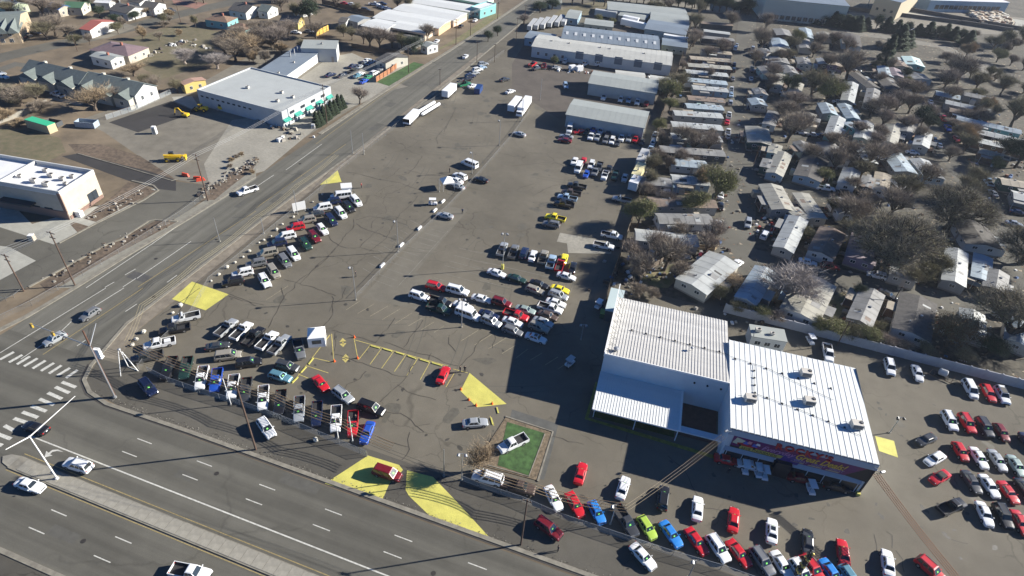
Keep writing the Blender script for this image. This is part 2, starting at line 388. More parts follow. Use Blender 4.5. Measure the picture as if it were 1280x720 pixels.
# lawn island
isl = G2([(632,522),(690,541),(672,601),(594,580)])
struct(MB().prism([(p.x,p.y) for p in isl], 0, .10).build("planting_bed", mat("bark_mulch", (.15,.115,.075), .95, var=.45, scale=1.6, bump=.8, bscale=6)))
sheet("lawn", [(634,528),(681,542),(661,595),(622,582)], .13, M_GREEN)
kerb("kerb", G2([(632,521),(691,540),(672,602)]), .3, .17, M_KERB)
kerb("kerb", G2([(681,543),(661,596),(610,582)]), .18, .19, M_KERB)
# cracks filled with tar, traced where they run
CR = [T(320,180,[(485,375),(490,420),(450,450),(415,505),(360,560),(310,605),(220,700)]),
      T(320,180,[(355,440),(375,480),(412,507),(450,520),(520,520),(590,535)]), T(320,180,[(520,515),(580,455),(640,410)]), T(320,180,[(500,380),(570,360),(660,375),(740,400),(800,440)]),
      T(320,180,[(575,420),(585,385),(620,365)]), T(320,180,[(500,400),(540,425),(620,450),(700,480)]), T(320,180,[(450,140),(520,150),(600,175),(700,190),(850,240)]),
      T(320,180,[(720,120),(690,150),(650,175)]), T(320,180,[(830,60),(800,110),(760,150),(700,160)]), T(320,180,[(760,130),(830,150),(900,155)]),
      T(320,180,[(600,250),(640,220),(690,205)]), T(320,180,[(810,260),(770,310),(720,350),(650,470),(540,560)]),
      T(320,360,[(130,0),(140,50),(110,100),(60,200)]), T(320,360,[(450,0),(430,50),(380,80),(385,130),(330,200)]), T(320,360,[(395,220),(400,270),(390,320)]),
      T(320,360,[(380,210),(470,235),(560,260),(600,275)]), T(320,360,[(600,275),(640,220),(670,190),(695,150)]), T(320,360,[(740,300),(770,250),(810,200),(835,160)]),
      T(320,360,[(640,268),(720,300),(800,325),(880,340),(940,370),(1010,390)]), T(320,360,[(860,360),(878,325)]), T(320,360,[(400,330),(480,360),(560,385),(640,410),(680,435),(755,442),(700,500),(620,570)]),
      T(320,360,[(550,415),(520,450),(460,480),(440,510)]), T(320,360,[(755,442),(775,395),(800,380)]), T(320,360,[(710,485),(760,520),(830,540),(900,560)]),
      T(320,360,[(620,610),(720,630),(780,660),(800,690),(870,680)]), T(320,360,[(800,690),(840,720)]), T(320,360,[(1000,320),(960,280),(965,240),(1010,210)]), T(320,360,[(1020,390),(1090,320),(1110,270),(1170,230)]),
      T(320,360,[(1180,300),(1200,250),(1190,230)]), T(320,540,[(765,0),(760,40),(770,90),(730,140)]), T(320,540,[(600,20),(680,50),(760,75)]),
      T(640,540,[(200,20),(280,45),(360,62)]), T(960,540,[(525,510),(545,560),(545,600)]), T(960,540,[(640,590),(670,640),(680,700)]), T(960,540,[(590,500),(625,520),(620,580)]),
      T(960,540,[(920,535),(1000,560)]), T(640,540,[(780,120),(860,190),(960,380),(1080,400)]), T(200,360,[(0,140),(200,0)]), T(0,360,[(1145,40),(1240,70),(1280,90)]),
      T(0,360,[(1180,0),(1130,40),(1040,150)]), T(260,300,[(760,390),(900,435),(1100,490),(1280,560)],8), T(260,300,[(1280,80),(1150,220),(1000,340),(870,430),(860,480),(760,560),(720,640)],8),
      T(260,300,[(220,540),(350,590),(480,640),(560,650)],8), T(260,300,[(1250,560),(1245,650),(1210,720)],8), T(640,180,[(0,110),(200,90),(330,130)]),T(640,180,[(100,260),(200,210),(300,200)]),
      T(320,0,[(960,620),(900,690),(910,720)]), T(320,0,[(1000,540),(940,660)]), T(320,0,[(600,620),(720,640),(860,630)])]
def wob(pts):
    out = []
    P = G2(pts)
    for a, b in zip(P, P[1:]):
        n = max(1, int((b-a).length/1.0))
        for i in range(n):
            q = a.lerp(b, i/n); q.x += (rnd.random()-.5)*.35; q.y += (rnd.random()-.5)*.35; out.append(q)
    out.append(P[-1]); return out
mb = MB()
for i, c in enumerate(CR): mb.ribbon(wob(c), .11, .033+i*5e-5, var=1.0)
struct(mb.build("crack_seal", M_CRACK))
# transverse joints / dark patches on the side road
mb = MB()
for s in [T(0,360,[(0,372),(90,400),(230,430)])]: pass
sheet("paving_patch", [(-112.3,78),(-107,78),(-107,80.4),(-112.3,80.4)], .018, mat("dark_patch", (.07,.068,.065), .8, var=.2, scale=1), px=False)

# ---- west side of the side road
sheet("paving", [(-40,300),(0,240),(40,280),(130,255),(175,236),(197,236),(120,282),(78,303),(67,306),(0,284)], .008, M_CONC2)
sheet("frontage_road", [(-60,300),(0,284),(67,305.5),(78,301),(119,280),(180,250),(197,237),(215,226),(262,232),(250,252),(220,276),(194,276),(134,305),(36,358),(-60,410)], .012, M_LANE)
sheet("frontage_road", T(0,180,[(790,225),(640,183),(310,62),(385,48),(740,135),(880,180),(880,235)]), .016, M_DARKASP)
sheet("paving", [(-30,303),(12,309),(45,326),(0,350),(-30,365)], .016, M_CONC2)
kerb("kerb", G2([(74,304),(119,280),(180,250),(198,238),(192,232),(165,226)]), .5, .14, M_KERB)
kerb("kerb", G2([(36,359),(134,305.5),(150,300),(185,277),(194,275),(222,277)]), .5, .14, M_KERB)
kerb("kerb", G2([(97,192),(150,207),(215,226),(222,224)]), .3, .14, M_KERB)
for p in [T(0,180,[(415,372),(590,240),(640,190),(690,200),(780,235),(480,390)]), T(0,180,[(350,400),(370,390),(445,412),(390,445)]), T(0,180,[(200,700),(540,508),(640,450),(780,385),(880,392),(640,520),(240,740)])]:
    sheet("planting_bed", p, .02, M_DIRT2)
sheet("paving", T(0,180,[(290,720),(900,360),(1280,120),(1280,175),(960,372),(380,720)]), .018, mat("pale_verge_concrete", (.21,.20,.165), .9, var=.15, scale=.6))
sheet("gravel_yard", [(100,150),(130,165),(215,224),(262,232),(300,222),(400,160),(470,118),(510,108),(470,95),(400,60),(330,60),(240,110),(190,118)], .009, M_GRAVEL)
sheet("bare_slope", T(0,180,[(340,0),(500,0),(700,60),(840,150),(880,180),(740,135),(385,48)]), .013, M_DIRT2)
sheet("paving_patch", T(0,0,[(545,612),(855,505),(985,560),(690,662)]), .014, M_DARKASP)
sheet("paving_patch", T(0,0,[(860,485),(960,480),(1000,540),(985,556),(870,505)]), .017, M_CONC2)
sheet("paving_yard", T(320,0,[(210,400),(370,285),(480,265),(560,300),(760,310),(690,430),(590,490),(420,560),(330,500),(300,440)]), .012, M_CONC)
sheet("paving_yard", [(290,150),(346,143),(405,120),(425,135),(330,214),(262,232),(255,205)], .015, M_CONC)
sheet("lawn", T(320,0,[(600,410),(790,310),(840,322),(665,430)]), .014, M_GREEN)
sheet("dry_verge", T(320,0,[(1020,180),(1180,70),(1225,75),(1060,190),(880,262)]), .014, M_GREEN2)
rib("residential_street", [(-60,92),(0,72),(60,58),(110,48),(170,33),(215,20),(262,9),(330,-6),(420,-25)], 9, .010, M_LANE)
sheet("driveway", T(0,0,[(500,100),(620,115),(690,135),(540,190),(420,200),(400,150)]), .012, M_GRAVEL)
sheet("soil_heap_ground", [(252,250),(262,233),(285,222),(308,205),(322,200),(316,212),(290,232),(268,250)], .020, M_DIRT2)
sheet("paved_plot", T(0,0,[(860,0),(1040,15),(980,45),(870,20)]), .012, mat("red_gravel", (.24,.13,.10), .95, var=.2, scale=.4))
sheet("driveway", T(0,0,[(230,490),(330,475),(440,500),(400,530)]), .012, M_CONC)
rib("driveway", [(-20,95),(20,80),(50,85)], 5, .012, M_LANE)
sheet("field", T(0,0,[(470,250),(690,180),(900,120),(1100,160),(1040,320),(800,400),(700,330)]), .005, M_GRASS)
for p in [T(0,0,[(0,640),(120,650),(300,690),(330,760),(160,850),(0,800)])]: sheet("field", p, .006, M_GRASS)

# ---- mobile home park lanes
rib("lane", [(893,400),(908,350),(921,300),(925,240),(927,200),(929,100),(932,50),(936,10),(938,-8)], 9.5, .012, M_LANE)
rib("lane", [(925,318),(1000,335),(1090,357),(1180,376),(1280,384),(1400,395)], 8.5, .016, M_LANE)
rib("lane", [(925,220),(960,231),(1030,246),(1090,256),(1150,256)], 8, .020, M_LANE)
rib("lane", [(930,163),(1010,168),(1060,172),(1110,182),(1160,195)], 7.5, .016, M_LANE)
rib("lane", [(932,88),(1000,92),(1050,96),(1110,106),(1150,112)], 7.5, .020, M_LANE)
rib("lane", [(1115,96),(1140,112),(1160,140),(1168,170),(1190,196),(1225,245),(1240,280),(1252,330),(1262,384)], 9.5, .024, M_LANE)
rib("lane", [(1000,340),(1052,366),(1100,352)], 4, .024, M_LANE)
sheet("yard", [(862,12),(760,360),(752,400),(1000,412),(1280,485),(1500,560),(1500,0),(880,-10)], .004, M_YARD)
sheet("lawn", T(640,180,[(650,660),(800,600),(860,600),(870,640),(780,720),(650,720)]), .03, M_GREEN2)
sheet("lawn", T(920,310,[(700,420),(860,350),(930,400),(820,560),(700,570)],6.4), .03, M_GREEN2)
sheet("lawn", T(940,220,[(560,20),(650,10),(650,110),(545,80)],6.4), .03, M_GREEN2)
# ---- far side: works yards and rail land
sheet("works_yard", T(960,0,[(400,60),(560,70),(680,40),(1280,90),(1500,120),(1500,190),(1280,180),(1100,170),(700,180),(430,120)]), .012, M_GRAVEL)
sheet("works_yard", T(960,0,[(640,30),(880,60),(920,110),(720,95)]), .016, M_CONC2)
sheet("works_yard", T(960,0,[(1130,80),(1400,120),(1400,160),(1180,130)]), .016, M_CONC2)
sheet("works_yard", T(960,0,[(1060,320),(1110,340),(1150,420),(1010,430),(900,400),(940,330)]), .016, M_LANE)
rib("lane", T(960,0,[(400,165),(560,180),(760,215),(880,235),(980,290),(1100,330),(1160,420)]), 9, .018, mat("pale_lane", (.16,.15,.125), .9, var=.2, scale=.3))
sheet("works_yard", T(640,0,[(480,0),(1280,-20),(1280,70),(900,60),(480,20)]), .012, M_GRAVEL)
sheet("works_yard", [(655,55),(780,20),(865,20),(840,165),(700,150),(640,110),(640,80)], .016, mat("brown_yard", (.085,.072,.06), .95, var=.2, scale=.2))
sheet("dry_verge", [(668,38),(700,12),(770,-5),(760,10),(690,35)], .018, M_GRASS)
# ------------------------------------------------------------------ vehicles
def paint(name, c, metal=0.0, rough=.32): return mat("paint_"+name, c, rough, metal, coat=.6)
PAINT = {k: paint(k, *v) for k, v in {
 'white': ((.70,.71,.71),), 'silver': ((.42,.44,.45),.35), 'grey': ((.20,.205,.21),.3), 'dark grey': ((.06,.063,.068),.3), 'black': ((.012,.012,.014),),
 'red': ((.50,.012,.02),), 'maroon': ((.16,.010,.016),.1), 'blue': ((.02,.08,.42),.1), 'navy': ((.012,.02,.06),.1), 'bright blue': ((.03,.22,.62),.1),
 'teal': ((.12,.27,.34),.3), 'tan': ((.36,.33,.27),.3), 'brown': ((.10,.07,.055),.2), 'dark green': ((.018,.05,.04),.2), 'pale green': ((.36,.44,.40),.3),
 'lime green': ((.36,.52,.07),), 'yellow': ((.80,.66,.03),), 'light blue': ((.42,.56,.70),.3), 'cream': ((.62,.57,.42),), 'green': ((.03,.20,.10),)}.items()}
GLASS = mat("car_glass", (.018,.024,.028), .08, spec=.8)
TRIM = mat("black_trim", (.02,.02,.02), .6)
TYRE = mat("tyre_rubber", (.018,.018,.018), .85)
RIM = mat("alloy_rim", (.45,.45,.46), .35, .8)
HEADL = mat("headlamp_glass", (.75,.77,.78), .12, coat=1)
TAILL = mat("tail_lamp_glass", (.35,.01,.01), .2, coat=1)
BEDM = mat("bed_liner", (.025,.025,.027), .8)
STICK = mat("fluorescent_price_sticker", (.20,.72,.12), .6)
SOFT = mat("soft_top_fabric", (.03,.03,.028), .9)
CHROME = mat("chrome", (.6,.6,.6), .2, 1)
CARM = [PAINT['white'], GLASS, TRIM, TYRE, RIM, HEADL, TAILL, BEDM, STICK, SOFT, CHROME]

def loft(mb, st, zb, m=0):
    """st: (x, halfwidth, top). closed shell with rounded shoulders"""
    rings = []
    for x, w, zt in st:
        h = zt-zb
        pts = [(.90*w, zb), (w, zb+.18*h), (w, zb+.55*h), (.965*w, zt-.13*h), (.86*w, zt-.02*h), (.45*w, zt+.02), (0, zt+.03)]
        full = [(x, y, z) for y, z in pts] + [(x, -y, z) for y, z in pts[-2::-1]]
        rings.append(full)
    n = len(rings[0]); vs = [p for r in rings for p in r]; fs = []
    for i in range(len(rings)-1):
        for j in range(n-1):
            a = i*n+j; fs.append((a, a+1, a+n+1, a+n))
        fs.append((i*n+n-1, i*n, i*n+n, i*n+2*n-1))
    fs.append(tuple(range(n-1,-1,-1))); fs.append(tuple(range((len(rings)-1)*n, len(rings)*n)))
    mb.add(vs, fs, m)

def pane(mb, q, u0, u1, v0, v1, off=.012, m=1):
    a,b,c,d = [Vector(p) for p in q]
    def P(u,v): return (a*(1-u)+b*u)*(1-v)+(d*(1-u)+c*u)*v
    n = (b-a).cross(d-a).normalized()*off
    mb.add([P(u0,v0)+n, P(u1,v0)+n, P(u1,v1)+n, P(u0,v1)+n], [(0,1,2,3)], m)

def greenhouse(parts, xr0, xr1, xf1, xf0, zb, H, hb, hr, splits, roofm=0, rackm=None):
    g = parts['body']
    B = [(xr0,-hb,zb),(xf0,-hb,zb),(xf0,hb,zb),(xr0,hb,zb)]
    Tt = [(xr1,-hr,H-.05),(xf1,-hr,H-.05),(xf1,hr,H-.05),(xr1,hr,H-.05)]
    k = .12
    T2 = [(xr1+k,-hr+.12,H),(xf1-k*1.6,-hr+.12,H),(xf1-k*1.6,hr-.12,H),(xr1+k,hr-.12,H)]
    g.add(B+Tt, [(0,1,5,4),(1,2,6,5),(2,3,7,6),(3,0,4,7)], 0)
    g.add(Tt+T2, [(0,1,5,4),(1,2,6,5),(2,3,7,6),(3,0,4,7),(4,5,6,7)], roofm)
    pane(parts.setdefault('windshield', MB()), (B[1],B[2],Tt[2],Tt[1]), .05,.95,.10,.97)
    pane(parts.setdefault('rear_window', MB()), (B[3],B[0],Tt[0],Tt[3]), .08,.92,.12,.93)
    for side, q in (('L',(B[2],B[3],Tt[3],Tt[2])), ('R',(B[0],B[1],Tt[1],Tt[0]))):
        mb = parts.setdefault('side_window'+side, MB())
        for u0, u1 in splits:
            if side == 'L': u0, u1 = 1-u1, 1-u0
            pane(mb, q, u0, u1, .12, .90)

def wheel_mesh():
    mb = MB(); mb.tube((0,-.11,0),(0,.11,0),.335,14,m=3)
    for s in (-1,1): mb.tube((0,s*.105,0),(0,s*.122,0),.205,10,m=4)
    return mb

def car_parts(t):
    p = {'body': MB()}; b = p['body']
    spec = dict(
      sedan=(4.75,.90,1.44), coupe=(4.55,.89,1.34), hatch=(4.2,.87,1.48), suv=(4.75,.94,1.76), minivan=(5.0,.97,1.78), wagon=(4.75,.89,1.48),
      pickup=(5.8,.98,1.86), shortcab=(5.5,.96,1.80), van=(5.7,1.0,2.15), convertible=(4.5,.89,1.34), bigsuv=(5.4,1.0,1.92), coveredpickup=(5.6,.96,1.84))[t]
    L, w, H = spec; h = L/2; zb = .24; wb = .30*L
    if t in ('sedan','coupe','convertible'):
        loft(b, [(-h,.74*w,.74),(-h+.08,.88*w,.90),(-h+.45,.96*w,.99),(-h+1.1,w,.99),(-.2,w,.95),(h-1.7,w,.93),(h-.8,.97*w,.86),(h-.25,.88*w,.75),(h-.06,.74*w,.64),(h,.62*w,.5)], zb)
        greenhouse(p, -h+.75, -h+1.35, .42, h-1.45, .90, H, .86*w, .64*w, [(.12,.48),(.53,.86)] if t=='sedan' else [(.14,.84)], 9 if t=='convertible' else 0)
    elif t == 'hatch':
        loft(b, [(-h,.8*w,.80),(-h+.08,.92*w,.96),(-h+.5,.98*w,1.0),(-.2,w,.97),(h-1.5,w,.95),(h-.7,.96*w,.86),(h-.2,.86*w,.74),(h,.64*w,.5)], zb)
        greenhouse(p, -h+.15, -h+.6, .38, h-1.25, .92, H, .87*w, .66*w, [(.10,.34),(.39,.62),(.66,.88)])
    elif t == 'wagon':
        loft(b, [(-h,.8*w,.80),(-h+.08,.92*w,.94),(-h+.5,.98*w,.97),(-.2,w,.95),(h-1.6,w,.92),(h-.8,.96*w,.85),(h-.2,.86*w,.74),(h,.64*w,.5)], zb)
        greenhouse(p, -h+.12, -h+.5, .42, h-1.4, .90, H, .87*w, .67*w, [(.06,.32),(.36,.60),(.64,.88)])
    elif t in ('suv','bigsuv'):
        loft(b, [(-h,.86*w,.95),(-h+.08,.95*w,1.06),(-h+.5,w,1.08),(-.2,w,1.07),(h-1.5,w,1.06),(h-.8,.97*w,1.02),(h-.22,.92*w,.92),(h-.03,.84*w,.72),(h,.8*w,.55)], zb+.05)
        greenhouse(p, -h+.1, -h+.38, .38 if t=='suv' else .62, h-1.32, 1.02, H, .90*w, .72*w, [(.04,.30),(.34,.60),(.64,.90)])
        rk = p['roof_rack'] = MB()
        for s in (-1,1): rk.tube((-h+.6,s*.60*w,H+.03),(.25,s*.60*w,H+.03),.025,4,m=10 if t=='suv' else 2)
    elif t == 'minivan':
        loft(b, [(-h,.86*w,.90),(-h+.08,.95*w,1.02),(-h+.5,w,1.04),(-.2,w,1.02),(h-1.5,w,.98),(h-.7,.96*w,.88),(h-.2,.86*w,.74),(h,.66*w,.5)], zb)
        greenhouse(p, -h+.1, -h+.42, .75, h-.95, .96, H, .90*w, .72*w, [(.04,.28),(.32,.56),(.60,.84)])
    elif t == 'van':
        loft(b, [(-h,.93*w,1.15),(-h+.06,.98*w,1.22),(0,w,1.22),(h-1.2,w,1.2),(h-.6,.96*w,1.1),(h-.1,.88*w,.92),(h,.8*w,.6)], zb+.08)
        greenhouse(p, -h+.04, -h+.12, h-1.55, h-.95, 1.18, H, .94*w, .84*w, [(.03,.20),(.23,.40),(.43,.60),(.63,.90)])
    elif t in ('pickup','shortcab','coveredpickup'):
        cr = -.42 if t != 'shortcab' else .2
        loft(b, [(cr,w,1.08),(.3,w,1.09),(h-1.6,w,1.08),(h-1.0,.98*w,1.05),(h-.25,.93*w,.98),(h-.04,.86*w,.76),(h,.82*w,.58)], zb+.10)
        greenhouse(p, cr+.03, cr+.18, h-2.05, h-1.45, 1.05, H, .90*w, .70*w, [(.05,.42),(.47,.88)] if t!='shortcab' else [(.12,.84)])
        c = p['cargo_bed'] = MB(); x0 = -h+.06; x1 = cr-.03; xm = (x0+x1)/2; lx = x1-x0
        for s in (-1,1): c.box(xm, s*(w-.05), .36, lx, .09, .70, m=0)
        for s in (-1,1): c.box(xm, s*(w-.12), .36, lx-.1, .05, .60, m=7)
        c.box(x1-.03, 0, .36, .06, 2*w-.2, .70, m=0)
        c.box(xm, 0, .34, lx-.02, 2*w-.22, .30, m=7)
        tg = p['tailgate'] = MB(); tg.box(-h+.02, 0, .42, .08, 2*w-.02, .64, m=0); tg.box(-h, 0, .40, .10, 2*w-.1, .12, m=10)
        if t == 'coveredpickup':
            cv = p['bed_cover'] = MB(); cv.box(xm, 0, 1.07, lx+.04, 2*w-.06, .05, m=2)
    # bumpers, arches, wheels, lamps, mirrors
    fb = p['front_bumper'] = MB(); fb.box(h-.03,0,.30,.12,1.5*w,.20,m=2 if t in('suv','bigsuv','pickup') else 0)
    b.box(0,0,.20,L*.80,1.72*w,.14,m=2)
    for sx in (-1,1):
        for s in (-1,1):
            b.tube((sx*wb, s*(w-.05), .36),(sx*wb, s*(w+.004), .36), .40, 14, m=2)
    gr = p['grille'] = MB(); gr.box(h-.01,0,.52,.06,.95*w,.13,m=2)
    zl = .66 if t in ('sedan','coupe','convertible','hatch','wagon','minivan') else .80
    for s in (-1,1):
        k = 'L' if s>0 else 'R'
        m1 = p['headlight'+k] = MB(); m1.box(h-.24, s*.60*w, zl-.07, .20, .26*w, .13, rz=-s*.5, m=5)
        m2 = p['tail_light'+k] = MB(); m2.box(-h+.06, s*.74*w, zl+.0, .14, .26*w if 'pickup' not in t and t!='shortcab' else .12, .20, m=6)
        m3 = p['mirror'+k] = MB(); m3.box(h-1.55 if t not in('van','minivan') else h-1.15, s*(w+.07), zl+.30, .10, .18, .14, m=0)
    if t in ('sedan','minivan','suv'):
        lp = p['license_plate'] = MB(); lp.box(-h-.005,0,.62,.02,.3,.15,m=5)
    return p, dict(L=L, w=w, wb=wb, H=H)

def remap(mb):
    used = sorted(set(mb.m)); mats = [CARM[i] for i in used]
    d = {u: i for i, u in enumerate(used)}; mb.m = [d[i] for i in mb.m]
    return mats
CARPROTO = {}
def clean(n): return n[:-1] if n[-1] in 'LR' and n[:-1] in ('side_window','headlight','tail_light','mirror') else n
def car_proto(t, lod):
    key = (t, lod)
    if key in CARPROTO: return CARPROTO[key]
    p, d = car_parts(t); out = []
    if lod == 'near':
        for n, mb in p.items():
            paintslot = 0 in mb.m; mats = remap(mb)
            out.append((clean(n), mb.mesh(clean(n), mats), (0,0,0), paintslot))
        wm = wheel_mesh(); mats = remap(wm); wme = wm.mesh("wheel", mats)
        for sx in (-1,1):
            for s in (-1,1): out.append(("wheel", wme, (sx*d['wb'], s*(d['w']-.10), .335), False))
    elif lod == 'mid':
        big = p['body']; gl = MB(); ex = MB()
        for n, mb in p.items():
            if n == 'body': continue
            tgt = gl if ('window' in n or 'windshield' in n) else big
            o = len(tgt.v); tgt.v += mb.v; tgt.f += [tuple(i+o for i in f) for f in mb.f]; tgt.m += mb.m
        mats = remap(big); out.append(("body", big.mesh("body", mats), (0,0,0), True))
        mats = remap(gl); out.append(("windows", gl.mesh("windows", mats), (0,0,0), False))
        wm = wheel_mesh(); mats = remap(wm); wme = wm.mesh("wheel", mats)
        for sx in (-1,1):
            for s in (-1,1): out.append(("wheel", wme, (sx*d['wb'], s*(d['w']-.10), .335), False))
    else:
        big = MB()
        for n, mb in p.items():
            if n in ('roof_rack',) or n.startswith('mirror'): continue
            o = len(big.v); big.v += mb.v; big.f += [tuple(i+o for i in f) for f in mb.f]; big.m += mb.m
        for sx in (-1,1):
            for s in (-1,1): big.tube((sx*d['wb'],s*(d['w']-.2),.335),(sx*d['wb'],s*(d['w']+.015),.335),.335,10,m=3)
        mats = remap(big); out.append((None, big.mesh("car", mats), (0,0,0), True))
    CARPROTO[key] = (out, d); return CARPROTO[key]

STICKME = {}
def add_car(t, colour, x, y, rz, label, group, lod, sticker=False, extra='', z=.03):
    out, d = car_proto(t, lod)
    nm = {'pickup':'pickup_truck','shortcab':'pickup_truck','coveredpickup':'pickup_truck','hatch':'hatchback_car','bigsuv':'suv'}.get(t, t if t in ('suv','minivan','van') else t+'_car')
    cat = {'pickup':'pickup truck','shortcab':'pickup truck','coveredpickup':'pickup truck','van':'van','minivan':'minivan','suv':'suv','bigsuv':'suv'}.get(t, 'car')
    if lod == 'far':
        o = bpy.data.objects.new(nm, out[0][1]); COL.objects.link(o)
        o.material_slots[0].link = 'OBJECT'; o.material_slots[0].material = PAINT[colour]
        o.location = (x,y,z); o.rotation_euler = (0,0,rz); return tag(o, label, cat, group)
    r = thing(nm, label, cat, (x,y,z), rz, group)
    for n, me, loc, ps in out:
        o = bpy.data.objects.new(n, me); COL.objects.link(o); o.parent = r; o.location = loc
        if ps: o.material_slots[0].link = 'OBJECT'; o.material_slots[0].material = PAINT[colour]
    if sticker:
        if t not in STICKME:
            g = [me for n, me, l, q in out if n == 'windshield']
            if g:
                vs = [v.co.copy() for v in g[0].vertices[:4]]; q = [tuple(v) for v in vs]
                mb = MB(); pane(mb, q, .36, .58, .25, .55, .012, 8); mats = remap(mb); STICKME[t] = mb.mesh("price_sticker", mats)
        if t in STICKME: inst("price_sticker", STICKME[t], r)
    if extra == 'blackroof':
        h = d['L']/2; mb = MB().box(-.45 if t!='suv' else -.5, 0, d['H']-.01, 1.6, d['w']*1.1, .03, m=2); mats = remap(mb); mb.build("roof_panel", mats, r)
    if extra == 'sunroof':
        mb = MB().box(-.05, 0, d['H']-.005, .75, d['w']*.85, .02, m=1); mats = remap(mb); mb.build("sunroof", mats, r)
    if extra == 'box':
        mb = MB().box(-1.5, .1, .68, 1.1, 1.0, .5, m=0); mats = remap(mb); mb.build("tool_box", mats, r)
    return r

NICE = {'shortcab':'single cab pickup','pickup':'pickup','coveredpickup':'covered pickup','hatch':'hatchback','bigsuv':'large suv'}
ORD = ['first','second','third','fourth','fifth','sixth','seventh','eighth','ninth','tenth','eleventh','twelfth','thirteenth']
def desc(c): return f"{c[1]} {NICE.get(c[0], c[0])}"
def row_labels(descs, row, start):
    """each label: its look, else its neighbours, else its place counted among its look-alikes"""
    out = []; n = len(descs)
    trip = [(descs[i], descs[i-1] if i else None, descs[i+1] if i<n-1 else None) for i in range(n)]
    for i in range(n):
        d, a, b = trip[i]
        if descs.count(d) == 1: s = f"{d} {row}"
        elif a and b and a != b and sum(1 for t in trip if t[0]==d and {t[1],t[2]}=={a,b}) == 1: s = f"{d} between the {a} and the {b}, {row}"
        elif a is None: s = f"{d} at the {start} end, {row}"
        else:
            s = f"{ORD[min(12, descs[:i].count(d))]} {d} counted from the {start} end, {row}"
        if len(s.split()) > 16: s = f"{ORD[min(12, descs[:i].count(d))]} {d} from the {start}, {row}"
        out.append(s)
    return out
def cars(row, start, data, lod='near', group=None, align=.6, sticker=False, fixed=None):
    P = []
    for c in data:
        a = at(c[2], c[3], .75); b = at(c[4], c[5], .6); d = (b-a); d.z = 0; d.normalize(); P.append((a, d))
    md = sum((d for a, d in P), Vector((0,0,0)))
    lab = row_labels([desc(c) for c in data], row, start)
    for c, (a, d), l in zip(data, P, lab):
        if len(P) > 2 and align and md.length > .5*len(P): d = (d*(1-align)+md.normalized()*align)
        ex = c[6] if len(c) > 6 else ''
        add_car(c[0], c[1], a.x, a.y, atan2(d.y, d.x), l, group or ("cars "+row), lod, sticker, ex)
P_, S_, U_, M_, V_, H_, C_, W_, PS_, B_ = 'pickup','sedan','suv','minivan','van','hatch','coupe','wagon','shortcab','bigsuv'
cars("in the row inside the west corner fence", "far", [
 (PS_,'white',232,396,215,401),(P_,'black',218,411,203,414),(P_,'white',199,429,176,435,'box'),(P_,'dark grey',183,446,164,451)])
cars("in the roadside wire fence row", "left", [
 (P_,'black',211,460,205,472),(P_,'dark green',232,460,230,472),(P_,'white',252,472,250,486),(P_,'blue',270,475,269,487),(P_,'white',291,483,290,497),(P_,'dark grey',307,487,306,500),
 (P_,'white',329,497,330,511),(P_,'black',350,503,348,518),(P_,'silver',374,511,374,527),(PS_,'navy',396,517,395,533),(P_,'white',420,523,418,540),(PS_,'red',441,529,439,544)], sticker=True)
cars("at the right end of the roadside wire fence", "left", [(S_,'blue',459,540,454,554)])
cars("parked outside the wire fence on the dark verge", "left", [(U_,'navy',185,484,193,494),(U_,'white',333,535,341,547)], align=0, sticker=True)
cars("in the diagonal row left of the canopy", "left", [
 (PS_,'silver',283,409,295,400),(PS_,'white',302,413,312,404),(P_,'black',317,420,327,411),(PS_,'white',334,425,345,415),(P_,'silver',350,430,361,420)])
cars("in the second row behind the front fence row", "left", [
 (C_,'dark grey',272,432,289,430),(M_,'tan',285,444,302,442),(U_,'black',311,453,327,451),(U_,'dark grey',359,458,374,463),(W_,'teal',350,470,364,476)], align=.2, sticker=True)
cars("standing just below the white peaked canopy", "left", [(PS_,'grey',374,436,377,448)], sticker=True)
cars("left of the yellow entrance bays", "left", [(C_,'red',401,479,410,490),(U_,'silver',429,494,440,503),(B_,'black',464,510,479,516)], align=0, sticker=True)
cars("in the inner line beside the side road", "near", [
 (U_,'white',331,351,335,360),(M_,'tan',342,339,348,347),(M_,'grey',356,326,363,334),(M_,'white',367,317,373,325),(U_,'dark green',382,305,387,312),(U_,'maroon',393,296,399,303),
 (W_,'white',403,286,409,294),(M_,'navy',414,275,420,282),(M_,'white',426,266,431,273),(U_,'black',436,259,442,265),(M_,'white',445,251,451,259)], align=.75, sticker=True)
cars("in the outer line against the side road", "near", [
 (U_,'black',291,352,280,354),(U_,'white',303,341,291,345),(U_,'grey',320,329,309,332),(M_,'tan',334,316,324,319),(U_,'navy',346,304,336,307),(M_,'white',357,295,346,298),(U_,'red',369,284,358,287),
 (U_,'tan',383,275,373,277),(S_,'dark grey',394,267,385,269),(M_,'white',403,259,394,261),(U_,'navy',415,252,405,254),(V_,'white',426,245,415,246)], align=.75)
cars("in the third line across the middle lot", "left", [
 (S_,'white',621,341,631,345),(S_,'dark green',646,348,657,352),(S_,'black',674,355,686,360),(W_,'tan',669,362,678,366),(C_,'yellow',700,361,712,365),(U_,'silver',698,369,710,374),(S_,'white',695,378,708,382),(P_,'white',688,385,703,390),(S_,'brown',685,394,695,399)])
cars("on its own above the yellow coupe", "left", [(S_,'white',708,345,720,349)])
cars("in the second line across the middle lot", "left", [(U_,'red',545,358,556,361),(B_,'white',572,363,587,367),(S_,'white',602,373,615,377),(U_,'maroon',627,378,639,383),(S_,'pale green',657,387,668,391)])
